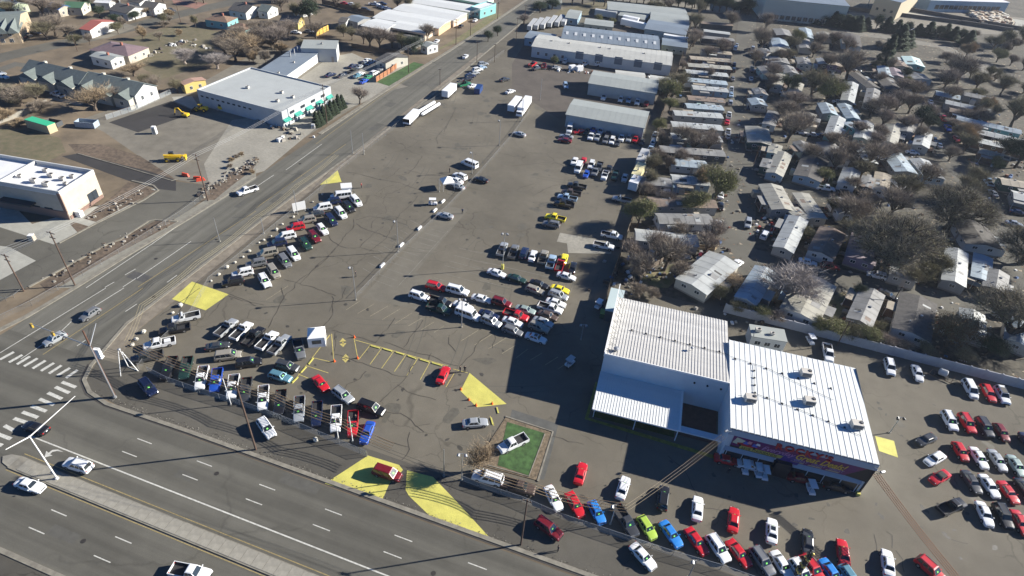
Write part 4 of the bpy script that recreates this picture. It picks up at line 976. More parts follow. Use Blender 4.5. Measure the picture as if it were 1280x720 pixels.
mural = flatp("mural_panel", [(1.1,mz0),(Wf-4.0,mz0),(Wf-1.2,mz1),(1.1,mz1)], .10, PURP, .08)
flatp("mural_dark_corner", [(Wf-3.95,mz0),(Wf-.1,mz0-.4),(Wf-.3,mz1),(Wf-1.15,mz1)], .10, mat("near_black_panel", (.015,.015,.02), .6), .04)  # near-black panel at the slanted right end of the mural
flatp("mural_patch", [(9.3,mz0-.5),(12.6,mz0-.5),(12.9,mz0+1.3),(11.2,mz0+1.7),(9.2,mz0+1.2)], .19, VIOL, .02, mural)
flatp("mural_patch", [(1.1,mz0),(8.9,mz0),(8.9,mz0+.45),(1.1,mz0+.45)], .187, mat("mural_black",(.01,.01,.012),.6), .02, mural)
flatp("mural_patch", [(2.6,mz0+.16),(9.6,mz0+.16),(9.9,mz0+.95),(2.7,mz0+.95)], .21, mat("mural_yellow",(.36,.33,.07),.6), .02, mural)
# plain painted shapes: two riders over a long red car, pale clouds behind
flatp("mural_shape", [(1.2,mz0+1.2),(2.4,mz0+1.0),(3.2,mz0+2.3),(1.7,mz0+2.7)], .19, mat("mural_cream",(.50,.50,.36),.6), .02, mural)
flatp("mural_shape", [(2.1,mz0+.98),(5.6,mz0+.98),(5.3,mz0+1.45),(3.6,mz0+1.5),(3.0,mz0+1.75),(2.0,mz0+1.5)], .215, mat("mural_red",(.35,.01,.02),.6), .02, mural)
flatp("mural_shape", [(2.9,mz0+1.55),(3.8,mz0+1.5),(3.9,mz0+2.2),(3.2,mz0+2.3)], .235, mat("mural_blue",(.06,.10,.42),.6), .02, mural)
flatp("mural_shape", [(3.5,mz0+1.9),(4.2,mz0+1.8),(4.3,mz0+2.45),(3.7,mz0+2.55)], .25, mat("mural_pink",(.50,.22,.26),.6), .02, mural)
flatp("mural_shape", [(4.4,mz0+1.4),(5.4,mz0+1.35),(5.2,mz0+2.0),(4.6,mz0+2.2)], .235, MATS["mural_blue"], .02, mural)
flatp("mural_shape", [(4.9,mz0+2.0),(5.7,mz0+1.9),(5.6,mz0+2.4),(5.1,mz0+2.5)], .25, mat("mural_white",(.6,.6,.62),.6), .02, mural)
for x in (2.55, 5.0): MB().tube((x,-.27,mz0+1.02),(x,-.23,mz0+1.02),.24,10).build("mural_shape", MATS["mural_black"], mural)
def text(s, x, z, size, m, off, shear=0., ext=.03, name="letter", sx=1.0, parent=dl, space=None, bold=0.0, angle=0.0, perchar=False):
    out = []; cx = x
    for ch in (s if perchar else [s]):
        if ch == ' ': cx += size*.35*sx; continue
        cu = bpy.data.curves.new("t", 'FONT'); cu.body = ch; cu.size = size; cu.extrude = ext; cu.shear = shear; cu.offset = bold; cu.resolution_u = 3
        o = bpy.data.objects.new("t", cu); COL.objects.link(o)
        bpy.context.view_layer.update()
        dg = bpy.context.evaluated_depsgraph_get(); me = bpy.data.meshes.new_from_object(o.evaluated_get(dg))
        w_ = max((v.co.x for v in me.vertices), default=0)
        me.materials.clear(); me.materials.append(m)
        bpy.data.objects.remove(o); bpy.data.curves.remove(cu)
        n = bpy.data.objects.new(name, me); COL.objects.link(n); n.parent = parent
        n.location = (cx, -off, z+(cx-x)*sin(angle)); n.rotation_euler = (pi/2, -angle, 0); n.scale = (sx,1,1)
        out.append(n); cx += (w_+size*.09)*sx
    return out
REDL = mat("red_sign_letter", (.36,.01,.02), .45)
text("ROCKY'S", 7.9, 6.35, 1.75, REDL, .34, 0, .10, "sign_letter", 1.12, bold=.05, perchar=True)
text("Everyday", 6.0, mz0+1.25, 1.5, mat("mural_pink_letters",(.36,.17,.35),.5), .24, .45, .02, "painted_word", .98, mural, bold=.01)
text("Great Deals!", 11.5, mz0+1.15, 1.95, mat("mural_gold_letters",(.62,.42,.05),.5), .26, .5, .02, "painted_word", .80, mural, bold=.02)
text("SAVE THOUSANDS", 2.9, mz0+.28, .72, MATS["mural_black"], .235, .15, .01, "painted_word", .98, mural, bold=.012)
for i in range(3): text("GREAT", 11.6+i*2.9, mz0+.55, .72, mat("mural_lilac_letters",(.30,.24,.40),.5), .225, .35, .015, "painted_word", 1.02, mural)
for i in range(3): flatp("mural_stroke", [(11.2+i*2.9,mz0+.18),(13.3+i*2.9,mz0+.18),(13.5+i*2.9,mz0+.40),(11.3+i*2.9,mz0+.40)], .19, mat("mural_dull_yellow",(.42,.36,.22),.6), .02, mural)
# lower awning, entrance and dark shopfront behind it
AW = mat("blue_grey_awning", (.20,.27,.35), .5)
for xa, xb in ((.25,8.8),(12.0,Wf-.8)):
    MB().add([(xa,-.4,2.85),(xb,-.4,2.85),(xb,0,3.55),(xa,0,3.55),(xa,-.4,2.7),(xb,-.4,2.7),(xb,0,3.3),(xa,0,3.3)], [(0,1,2,3),(7,6,5,4),(4,5,1,0),(0,3,7,4),(1,5,6,2)]).build("awning", AW, dl)
MB().box(Wf/2,-.03,.15,Wf-1.4,.06,2.9).build("shop_window", mat("dark_shop_window", (.02,.025,.03), .15), dl)
for i in range(9): MB().box(1.0+i*2.75,-.09,.15,.10,.06,2.9).build("mullion", WWALL, dl)
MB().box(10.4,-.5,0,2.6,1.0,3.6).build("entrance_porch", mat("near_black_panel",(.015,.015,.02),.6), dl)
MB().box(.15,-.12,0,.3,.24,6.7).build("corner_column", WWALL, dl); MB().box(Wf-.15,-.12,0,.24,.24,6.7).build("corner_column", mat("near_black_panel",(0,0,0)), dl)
MB().box(.1,-.35,0,.5,.5,.8).build("column_guard", M_YELP, dl)
MB().box(Wf-.3,-.35,0,.6,.6,.6).build("column_guard", M_YELP, dl)
MB().tube((Wf-1.0,-.9,7.7),(Wf+.6,-.8,7.4),.05,6).tube((Wf+.3,-1.0,7.6),(Wf+.9,-.6,7.5),.22,8).tube((Wf-.9,-.5,7.6),(Wf-.3,-.9,7.75),.20,8).build("floodlight", GALV, dl)
MB().tube((.3,-.6,7.9),(-.8,-.9,8.1),.05,6).tube((-.9,-1.1,8.1),(-.5,-.7,8.2),.2,8).build("floodlight", GALV, dl)
# ------------------------------------------------------------------ boundary wall
WALLM = mat("blue_grey_block_wall", (.34,.355,.38), .85, var=.12, scale=.3, var2=.08, scale2=.1)
WPTS = [at(905,386,0),at(960,402,0),at(1025,424,0),at(1120,447,0),at(1275,486,0),at(1400,517,0)]
bw = thing("boundary_wall", "long blue grey block wall running behind the dealership building", "wall", (WPTS[0].x,WPTS[0].y,0))
mb = MB()
for i in range(38):
    xa = 0+i*3.0; x_ = WPTS[0].x+xa; y_ = 121.0
    inst("wall_section", win_mesh.__globals__.setdefault('_WS', MB().box(1.49,0,0,2.975,.2,2.35).mesh("wall_section", WALLM)), bw, (xa, 121.0-WPTS[0].y+(rnd.random()-.5)*.02, 0))
    inst("wall_pier", win_mesh.__globals__.setdefault('_WP', MB().box(0,0,0,.32,.32,2.5).mesh("wall_pier", WALLM)), bw, (xa, 121.0-WPTS[0].y, 0))
# ------------------------------------------------------------------ other buildings
def pl(ox, oy, pts, k): return [(ox+x/k, oy+y/k) for x, y in pts]
GREYROOF = mat("pale_grey_metal_roof", (.31,.33,.31), .55, var=.05, scale=.2)
SHEDW = mat("pale_shed_cladding", (.34,.38,.39), .6, var=.08, scale=.4)
BLUROOF = mat("blue_grey_metal_roof", (.19,.225,.26), .5, var=.08, scale=.15)
DKROOF = mat("dark_shingle_roof", (.09,.085,.08), .9, var=.25, scale=1.5)
BRROOF = mat("brown_shingle_roof", (.20,.13,.09), .9, var=.2, scale=1.5)
GRNSH = mat("grey_green_shingle_roof", (.14,.165,.155), .9, var=.15, scale=1.2)
WHROOF = mat("white_membrane_roof", (.66,.67,.68), .6, var=.05, scale=.3)
TANW = mat("tan_stucco", (.42,.375,.305), .9, var=.08, scale=.6)
BROWNW = mat("brown_stucco", (.22,.14,.11), .9)
CREAMW = mat("cream_siding", (.42,.40,.34), .8, var=.06, scale=.5)
WHITEW = mat("white_siding", (.52,.52,.50), .75, var=.06, scale=.5)
BLUEW = mat("blue_siding", (.24,.34,.42), .75, var=.08, scale=.5)
TEALW = mat("teal_siding", (.16,.38,.38), .75)
GREENW = mat("dull_green_siding", (.27,.33,.22), .8)
YELW = mat("yellow_siding", (.55,.42,.14), .8)
REDW = mat("brick_red_wall", (.26,.10,.07), .85)
DKGW = mat("dark_green_siding", (.05,.09,.075), .8)
GREYW = mat("grey_siding", (.27,.27,.26), .8, var=.1, scale=.5)
PURPW = mat("dusty_purple_siding", (.18,.15,.22), .8)
TEALAWN = mat("teal_awning_cloth", (.08,.50,.40), .7)
def rooftop_unit(parent, x, y, z, s=1.0, col=None):
    s *= .85
    o = MB().box(0,0,.15,1.7*s,1.2*s,.9*s).box(0,0,0,1.5*s,1.0*s,.15).build("rooftop_unit", col or COOL, parent, loc=(x,y,z))
    MB().tube((.3*s,0,.15+.9*s),(.3*s,0,.25+.9*s),.38*s,10).build("fan_ring", DARKMETAL, o)
# two pale sheds
for nm, pts, lab in ((0, [(708,143),(805,160),(811,140)], "nearer pale sheet metal shed with a plain roof and a row of cars before it"),
                     (1, [(736,104),(820,117),(825,101)], "farther pale sheet metal shed with a plain roof behind the first shed")):
    r, L, D = bldg("storage_shed", lab, "shed", *pts, 4.6, SHEDW, GREYROOF, 'gable', .8, over=.35, group="pale sheet metal sheds", ribs=2.0)
    MB().box(L-.1,-.12,0,.2,.15,4.4).build("downpipe", GALV, r)
# long workshop and the green one behind
r, L, D = bldg("workshop", "long white workshop with a row of dark roller doors facing the yard", "workshop", (665,58),(839,82),(843,66), 4.6, WHITEW, mat("off_white_roof", (.43,.43,.395), .6, var=.08, scale=.3), 'gable', .9, ribs=2.2,
  front=[(2.0,5,3.4,3.2,'darkroller',.28,.98)])
along(r, (0,0), (L,0), 2.0, 4, 1.2, 1.4, 'window', .02, .26); along(r, (0,D), (0,0), 2.0, 3, 1.2, 1.4)
for k in (.12,.25,.48,.55,.80): rooftop_unit(r, L*k, D*.45, 5.1, .7)
r, L, D = bldg("workshop", "long grey roofed green workshop with pale rooflights behind the white workshop", "workshop", (702,48),(824,62),(828,46), 5.0, GREENW, BLUROOF, 'gable', 1.2, ribs=2.5)
for i in range(11):
    MB().add([(0,0,0),(1.2,0,0),(1.2,2.6,.62),(0,2.6,.62)], [(0,1,2,3)]).build("rooflight", mat("pale_rooflight", (.6,.62,.62), .4), r, loc=(L*(i+.5)/11-.6, D*.22, 5.0+1.2*.44+.22))
# back cluster of flat roofed stores and trailers
for pts, h, w_, rf, lab in (([(806,36),(857,44),(860,31)],4,SHEDW,BLUROOF,"grey metal store beyond the rooflight workshop"),([(813,26),(861,32),(864,19)],4,SHEDW,GREYROOF,"pale grey roofed store at the back of the works"),
    ([(828,56),(859,60),(861,52)],3.5,GREYW,BLUROOF,"low blue grey store against the park fence"),([(760,12),(860,22),(862,12)],4,SHEDW,GREYROOF,"long pale store along the top fence"),
    ([(656,47),(689,52),(692,43)],3.5,BLUEW,BLUROOF,"small blue grey office at the end of the white workshop"),([(731,30),(766,34),(767,27)],3,CREAMW,GREYROOF,"cream cabin between the works yards"),([(773,19),(806,25),(807,18)],3,GREYW,GREYROOF,"pale cabin under the long top store"),
    ([(770,96),(806,100),(807,92)],3,CREAMW,mat("off_white_roof",(0,0,0)),"cream site cabin in front of the workshop doors"),([(812,102),(846,107),(847,99)],3,CREAMW,mat("off_white_roof",(0,0,0)),"cream site cabin beside the park fence")):
    bldg("store_building", lab, "store building", *pts, h, w_, rf, 'gable', .5, front=(1.6,3,1.3,1.2,'window'))
# semi trailers / containers
def trailer(p, q, w, h, m, lab, cat="trailer", group=None, wheels=True, m2=None, name="box_trailer"):
    a, b = at(*p), at(*q); d = b-a; L = d.length; z0 = .8 if wheels else .1
    r = thing(name, lab, cat, (a.x,a.y,0), atan2(d.y,d.x), group)
    MB().box(L/2,0,z0,L,w,h).build("box", m, r)
    MB().box(L/2,0,z0+h+.002,L+.06,w+.06,.06).build("roof", m2 or m, r)
    if wheels:
        for x in (1.2,2.3,L-1.5):
            for s in (-1,1): MB().tube((x,s*(w/2-.3),.5),(x,s*w/2,.5),.5,10).build("wheel", TYRE, r)
        MB().box(L/2,0,.75,L*.9,.8,.25).build("chassis", DARKMETAL, r)
    return r
WPAN = mat("white_trailer_panel", (.74,.75,.76), .4, var=.03, scale=.5)
GPAN = mat("grey_trailer_panel", (.42,.43,.43), .5, var=.06, scale=.5)
YPAN = mat("cream_camper_panel", (.66,.60,.34), .5)
trailer((638,142),(648,130),2.5,2.2,WPAN,"white box trailer next to the white box truck on the open lot")
r = trailer((650,145),(660,130),2.5,2.3,WPAN,"white box truck with a cab facing the camera on the open lot","truck",name="box_truck")
MB().box(-1.0,0,.6,1.9,2.2,1.7,taper=.9).build("cab", WPAN, r); MB().box(-1.85,0,1.45,.12,1.9,.6).build("windshield", WGL, r)
trailer((556,124),(567,114),2.5,2.3,WPAN,"lone white box trailer by the side road above the tank trailers")
r = trailer((508,158),(521,145),2.4,1.7,WPAN,"white livestock trailer behind the fence beside the side road")
for i in range(3):
    o = MB().box(0,0,0,.04,2.4,1.2).build("vent", DARKMETAL, r, loc=(-.03,0,1.4+i*.01))
for k, (p, q) in enumerate((((523,141),(543,129)),((528,144),(549,131)))):
    a, b = at(*p, .8), at(*q, .8); d = b-a; L = d.length
    r = thing("boat_trailer", ["left of two long white narrow tank trailers by the side road","right of two long white narrow tank trailers by the side road"][k], "trailer", (a.x,a.y,0), atan2(d.y,d.x), "long white tank trailers")
    MB().tube((0,0,1.2),(L,0,1.2),.55,10).ball((0,0,1.2),.5,.53,.53).build("tank", WPAN, r); MB().box(L/2,0,.35,L*.8,.8,.2).build("chassis", DARKMETAL, r)
trailer((596,118),(600,112),2.2,2.0,mat("dark_blue_panel",(.02,.05,.16),.4),"small dark blue enclosed trailer on the open lot",wheels=False)
for k, (p, q, m) in enumerate((((798,213),(805,198),GPAN),((792,231),(800,216),YPAN),((789,241),(795,232),WPAN))):
    r = trailer(p, q, 2.7, 2.6, m, ["grey camper trailer at the top of the camper line by the back fence","cream yellow camper trailer in the middle of the camper line","pale blue white camper at the near end of the camper line"][k], "camper", "campers lined up by the back fence")
    rooftop_unit(r, 3, 0, 3.66, .5)
for k, (x, y) in enumerate(((664,37),(672,36),(680,35),(689,33),(698,32),(706,31))):
    a = at(x, y-6+6, 0); trailer((x-3,y+3),(x+5,y-7),2.2,1.9,GPAN, "white storage trailer, %s from the left in the angled line above the blue office" % ORD[k], "trailer", "angled line of white storage trailers")
for k, (p, q) in enumerate((((776,32),(828,44)),((783,18),(800,22)),((778,28),(797,32)),((743,20),(770,24)),((828,52),(858,57)))):
    trailer(p, q, 2.6, 2.8, WPAN if k%2 == 0 else GPAN, ["very long white trailer beyond the rooflight workshop","grey trailer at the far end of the works yard","white trailer just above the very long white one","grey trailer near the tree line of the works","white trailer tight under the blue grey store"][k], "trailer")
trailer((759,80),(766,79),2.4,2.2,WPAN,"boxy white camper in front of the workshop roller doors","camper")
trailer((712,88),(719,87),2.2,1.8,WPAN,"left of two white cargo boxes in the scrap line",wheels=False); trailer((720,89),(727,88),2.2,1.8,WPAN,"right of two white cargo boxes in the scrap line",wheels=False)
# west: service building with teal awnings
r, L, D = bldg("service_building", "pale grey service building with teal awnings over its street windows", "service building", (246,113),(352,141),(396,105), 5.2, mat("grey_block_wall",(.40,.42,.43),.85,var=.06,scale=.5), WHROOF if False else mat("light_grey_membrane",(.38,.40,.39),.7,var=.06,scale=.2), 'flat', parapet=.35,
   front=(3.6,10,1.1,.5,'dark',.02,.66))
along(r, (L,0), (L,D), 3.8, 4, 2.2, .9, 'dark'); along(r, (L,0), (L,D), 1.4, 4, 2.0, 1.3, 'window')
for k in range(5):
    y = D*(k+.3)/4.6; MB().add([(L+.02,y-1.6,2.9),(L+.02,y+1.6,2.9),(L+1.1,y+1.6,2.0),(L+1.1,y-1.6,2.0)], [(3,2,1,0),(0,1,2,3)]).add([(L+.02,y-1.6,2.9),(L+1.1,y-1.6,2.0),(L+.02,y-1.6,2.0)],[(0,1,2)]).build("awning", TEALAWN, r)
for x, y in ((.80,.25),(.86,.45),(.70,.5),(.35,.4)): rooftop_unit(r, L*x, D*y, 5.2, .8)
r, L, D = bldg("garage_row", "long blue roofed row of garages with white doors facing the paved yard", "garages", (318,92),(353,97),(411,62), 3.6, WHITEW, BLUROOF, 'flat', over=.4)
along(r, (L,0), (L,D), 0, 9, 3.0, 2.9, 'roller')
for k in (.62,.72,.80): MB().tube((L*.3,D*k,3.6),(L*.3,D*k,5.6 if k>.6 else 4.5),.28,8).build("chimney_flue", GALV, r)
for k in (.1,.45): rooftop_unit(r, L*.7, D*k, 3.6, .5)
r, L, D = bldg("garage_block", "taller flat roofed garage block with two wide white doors at the yard end", "garages", (376,60),(420,61),(438,51), 5.4, mat("grey_block_wall",(0,0,0)), GREYROOF, 'flat', over=.2, right=(0,2,4.4,4.2,'roller'))
along(r, (0,0), (L,0), 0, 1, 1.0, 2.2, 'door', .8, .95); rooftop_unit(r, L*.55, D*.5, 5.4, .7)
# new store with white parapet roof
r, L, D = bldg("retail_store", "new tan store with a bright white parapet roof beside the frontage road", "store", (-75,218),(75,244),(134,219), 7.0, TANW, WHROOF, 'flat', parapet=1.0, pmat=WHITEW)
MB().box(L/2,-.08,0,L-.2,.15,2.2).build("plinth_band", BROWNW, r); MB().box(L+.08,D/2,0,.15,D-.4,.9).build("plinth_band", BROWNW, r)
MB().box(L-.3,-.1,2.2,.9,.24,5.2).build("corner_pilaster", BROWNW, r)
MB().box(L*.62,-1.0,3.2,9,2.0,.4).build("entrance_canopy", mat("dark_canopy",(.03,.035,.04),.6), r)
along(r, (0,0), (L,0), 1.6, 8, 2.2, 2.0, 'dark', .05, .9)
for k in (.68,.80): inst("window", win_mesh(1.8,2.6,'dark'), r, (L+.05, D*k, 1.9), pi/2)
MB().box(L+.9,D*.18,0,1.4,1.2,1.5).build("utility_box", FASC, r)
MB().box(L*.5,D/2,7.0,.4,D-1,.9).build("parapet", WHITEW, r)
for x, y, s in ((.70,.3,1.1),(.82,.25,1.2),(.86,.55,.9),(.75,.6,1.0),(.9,.7,.8),(.66,.75,.9),(.55,.4,.8),(.93,.4,.7)): rooftop_unit(r, L*x, D*y, 7.0, s)
# grey roofed apartment row with gabled bays
def gable_row(p1, p2, p3, lab, n):
    r, L, D = bldg("apartment_row", lab, "row houses", p1, p2, p3, 4.4, WHITEW, GRNSH, 'gable', 2.4, over=.5)
    for i in range(n):
        x = L*(i+.5)/n; w = L/n*.42
        MB().prism([(x-w,-2.4),(x+w,-2.4),(x+w,0),(x-w,0)],0,3.6).build("porch_wall", CREAMW, r)
        MB().add([(x-w-.3,-2.8,3.4),(x+w+.3,-2.8,3.4),(x,-2.8,5.2),(x-w-.3,D*.3,3.9),(x+w+.3,D*.3,3.9),(x,D*.35,5.75)], [(0,1,2),(0,2,5,3),(1,4,5,2),(0,3,4,1)]).build("porch_roof", GRNSH, r)
        inst("window", win_mesh(1.3,1.3), r, (x, -2.46, 1.8))
    along(r, (L,0), (L,D), 2.6, 2, 1.1, 1.4); 
    for k in (.25,.7): MB().box(L*k,D*.55,6.0,.9,.9,1.3).build("chimney", CREAMW, r)
gable_row((28,88),(98,104),(118,93), "nearer half of the grey roofed apartment row with gabled porches", 3)
gable_row((100,104),(168,119),(176,103), "farther right half of the grey roofed apartment row with a white gable end", 3)
r, L, D = bldg("apartment_house", "grey green roofed apartment house with timber gables at the left edge", "apartment house", (-60,42),(22,38),(30,14), 5.0, mat("timber_and_cream_wall",(.42,.33,.22),.85,var=.3,scale=.8), GRNSH, 'gable', 2.5, front=[(1.4,6,1.2,1.3,'window'),(3.6,6,1.2,1.2,'window')])
for k in (.78,.93): MB().add([(L*k-2,-2.5,4.6),(L*k+2,-2.5,4.6),(L*k,-2.5,7.0),(L*k-2,D*.4,4.8),(L*k+2,D*.4,4.8),(L*k,D*.4,7.1)], [(0,1,2),(0,2,5,3),(1,4,5,2)]).build("gable_roof", GRNSH, r)
# small houses of the west side:  corners, height, wall, roof, style, label
HS = [([(112,62),(160,70),(178,58)],BRROOF and mat("purple_brown_roof",(.17,.12,.13),.9,var=.15,scale=1),TANW,'hip',1.6,"purple brown roofed bungalow with a cluttered back yard"),
 ([(113,70),(138,76),(143,68)],GREYROOF,WHITEW,'gable',.6,"small pale roofed shed beside the purple brown bungalow"),
 ([(136,12),(158,17),(172,8)],DKROOF,WHITEW,'gable',1.6,"long dark roofed house with a white gable across the street"),
 ([(176,9),(192,11),(199,4)],DKROOF,WHITEW,'gable',1.6,"dark roofed house with a white front gable by the street bend"),
 ([(256,24),(284,28),(297,22)],BRROOF,TEALW,'hip',1.4,"left of the two brown roofed teal cottages"),
 ([(284,34),(306,38),(317,32)],BRROOF,TEALW,'hip',1.4,"right and nearer of the two brown roofed teal cottages"),
 ([(286,12),(307,16),(320,8)],DKROOF,WHITEW,'gable',2.0,"tall white gabled house behind the teal cottages"),
 ([(322,13),(334,15),(343,9)],GRNSH,WHITEW,'gable',1.8,"green roofed white house at the right of the tall gabled house"),
 ([(350,26),(372,28),(382,22)],DKROOF,YELW,'gable',1.4,"dark roofed yellow gabled house among the bare trees"),
 ([(366,10),(378,13),(384,8)],BRROOF,WHITEW,'gable',1.2,"white house with a brown roof beside the evergreen"),
 ([(58,8),(73,12),(76,5)],mat("bright_blue_roof",(.05,.16,.42),.7),TANW,'gable',1.2,"small house with a bright blue roof near the top left"),
 ([(78,9),(101,10),(105,3)],DKGW and mat("green_roof",(.06,.14,.08),.8),CREAMW,'gable',1.3,"green roofed cream house near the top left"),
 ([(100,36),(112,38),(116,22)],mat("red_roof",(.34,.10,.08),.8),WHITEW,'gable',1.6,"narrow red roofed white house facing the bend"),
 ([(118,3),(136,4),(140,-4)],WHROOF,WHITEW,'gable',1.0,"white roofed house cut by the top edge of the picture"),
 ([(-4,4),(14,9),(17,0)],GREYROOF,mat("pale_green_siding",(.42,.48,.34),.8),'gable',1.2,"pale green house in the top left corner"),
 ([(160,1),(174,4),(178,-4)],DKROOF,WHITEW,'gable',1.2,"dark roofed white house with a red gravel plot"),
 ([(225,103),(230,106),(248,95)],mat("rusty_roof",(.35,.22,.17),.8),YELW,'gable',.5,"long narrow yellow shed behind the service building"),
 ([(423,27),(432,28),(437,22)],DKROOF,WHITEW,'gable',.8,"small white garden shed by the dirt field"),
 ([(432,24),(447,28),(452,20)],BLUROOF,GREYW,'gable',.8,"grey lean shed beside the white garden shed"),
 ([(470,74),(482,79),(502,68)],DKROOF,CREAMW,'gable',1.2,"dark roofed cottage by the orange fence on the corner"),
 ([(497,50),(512,54),(521,46)],DKROOF,GREYW,'gable',1.2,"weathered grey house under the evergreen by the side road"),
 ([(526,56),(534,59),(541,53)],GREYROOF,WHITEW,'gable',.8,"tiny white outbuilding close to the side road"),
 ([(688,3),(702,4),(706,-2)],GREYROOF,WHITEW,'gable',.8,"small white cabin at the top by the road bend"),
 ([(707,22),(722,24),(727,14)],GREYROOF,BLUEW,'gable',.8,"small blue cabin at the far end of the works"),
]
for pts, rf, w_, st, rise, lab in HS:
    r, L, D = bldg("house", lab, "house", *pts, 3.2, w_, rf, st, rise, front=(1.6,max(1,int(hypot(*(at(*pts[1]).xy-at(*pts[0]).xy))/4)),1.2,1.2,'window'), right=(1.6,2,1.0,1.2,'window'))
    if L > 9: MB().box(L*.6,D*.5,3.3,.7,.7,rise+.9).build("chimney", REDW, r)
# orange brown plank fence + stack of fences
# long storage sheds by the side road
for k, (p1, p2, p3, w_, m) in enumerate((((448,34),(556,56),(567,37),CREAMW,0),)): pass
SR = mat("storage_white_roof", (.60,.61,.59), .5, var=.04, scale=.3)
for k, (p1, p2, p3, w_) in enumerate((((466,22),(548,36),(558,24),mat("orange_tan_wall",(.55,.38,.22),.8)),((491,12),(567,26),(576,15),mat("pale_peach_wall",(.60,.48,.36),.8)),((512,3),(586,15),(594,7),mat("pale_mint_wall",(.45,.60,.46),.8)),
      ((540,-7),(604,5),(610,-3),mat("pale_mint_wall",(0,0,0))),((451,32),(482,38),(495,28),GREYW),((486,34),(531,42),(540,32),mat("pale_peach_wall",(0,0,0))))):
    r, L, D = bldg("storage_unit_block", ["white roofed storage block with a peach orange end wall","white roofed storage block with a pale peach end wall","white roofed storage block with a pale mint end wall","storage block cut by the top edge beyond the mint one","short grey storage block behind the bare trees","short storage block nearest the bare trees with a peach end"][k], "storage units", p1, p2, p3, 3.2, w_, SR, 'gable', .5, over=.2, group="white roofed storage blocks by the side road")
    along(r, (0,0), (L,0), 0, 12, 2.4, 2.4, 'darkroller')
bldg("storage_office", "teal painted storage office at the road end of the white roofed blocks", "office", (588,9),(600,12),(607,2), 4.5, TEALW, WHROOF, 'flat', parapet=.4, front=(2,2,1.4,1.4,'window'), right=(2,2,1.4,1.4,'window'))
# top right works
r, L, D = bldg("factory", "huge cream factory hall with a blue grey roof at the top of the picture", "factory", (958,-2),(1062,8),(1066,-10), 11, mat("cream_cladding",(.50,.47,.38),.7,var=.05,scale=.1), BLUROOF, 'gable', 1.5, front=[(2.0,12,2.6,2.4,'window')])
r, L, D = bldg("factory", "tan works tower block beside the conveyor at the top", "factory", (1095,-4),(1127,3),(1129,-14), 10, mat("tan_cladding",(.42,.36,.25),.8), BLUROOF, 'flat', front=(4,3,1.4,1.4,'dark'))
r, L, D = bldg("factory", "blue glazed office block at the top right corner", "office block", (1164,0),(1262,3),(1264,-8), 7, BLUEW, WHROOF, 'flat', front=(3,14,3.0,2.4,'dark'))
a, b = at(1075,1,2), at(1118,16,2)
cv = thing("conveyor", "long inclined grey conveyor beside the works tower", "conveyor", (0,0,0))
mb = MB(); A_ = Vector((a.x,a.y,11)); B_v = Vector((b.x,b.y,1.5))
mb.tube(A_, B_v, .9, 4); mb.build("belt_gallery", GALV, cv)
for t in (.25,.5,.75):
    q = A_.lerp(B_v, t); MB().tube((q.x,q.y,0),(q.x,q.y,q.z),.2,5).build("trestle_leg", GALV, cv)
for k, (x, y, n) in enumerate(((1230,22,120),)):
    mb = MB(); c = at(x, y)
    for i in range(420):
        px_, py_ = 1210+rnd.random()*42, 17+rnd.random()*14; g = at(px_+(py_-17)*1.2, py_)
        s = .8+rnd.random()*.9; mb.box(g.x, g.y, 0, s*1.6, s, s*(.6+rnd.random()*.8), rnd.random()*pi, m=i%3)
    stuff(mb.build("stone_stacks", [mat("tan_stone",(.52,.45,.34),.9),mat("pale_stone",(.6,.56,.48),.9),mat("brown_stone",(.25,.17,.12),.9)]), "rows of stacked tan and brown landscaping stone in the far yard", "stone")
for k, (p, q, h) in enumerate((((1060,12),(1200,30),2.0),((1125,12),(1275,38),2.2),((1200,30),(1265,40),2.2))):
    a, b = at(*p), at(*q); d = b-a
    tag(MB().box(d.length/2,0,0,d.length,.8,h).build("berm_wall", mat("dark_timber_wall",(.09,.08,.075),.9), loc=(a.x,a.y,0), rz=atan2(d.y,d.x)), ["dark retaining wall under the conveyor yard","long dark retaining wall along the far rail land","short dark retaining wall before the stone stacks"][k], "wall")

# ------------------------------------------------------------------ mobile homes
HROOFS = {'white':mat("home_white_roof",(.37,.385,.375),.55,var=.10,scale=.6,var2=.15,scale2=.2),'cream':mat("home_cream_roof",(.31,.30,.255),.6,var=.12,scale=.6,var2=.15,scale2=.2),'grey':mat("home_grey_roof",(.20,.20,.195),.7,var=.15,scale=.6,var2=.2,scale2=.2),
 'brown':mat("home_brown_roof",(.19,.145,.115),.85,var=.2,scale=.8),'dark':mat("home_dark_roof",(.085,.08,.075),.9,var=.25,scale=1),'tan':mat("home_tan_roof",(.31,.27,.21),.75,var=.15,scale=.6),'blue':mat("home_blue_grey_roof",(.30,.36,.40),.6,var=.12,scale=.6,var2=.15,scale2=.2),
 'teal':mat("home_teal_white_roof",(.52,.66,.64),.6),'purple':mat("home_dusty_purple_roof",(.22,.18,.20),.85,var=.2,scale=.8)}
HWALLS = {'white':WHITEW,'cream':CREAMW,'grey':GREYW,'blue':BLUEW,'teal':TEALW,'tan':TANW,'green':DKGW,'brown':mat("brown_siding",(.17,.11,.08),.85,var=.1,scale=.5),'purple':PURPW,'dark':mat("dark_siding",(.06,.065,.07),.8),'yellow':YELW,'mint':mat("mint_siding",(.33,.45,.38),.8)}
SKIRT = mat("home_skirting", (.22,.21,.19), .85)
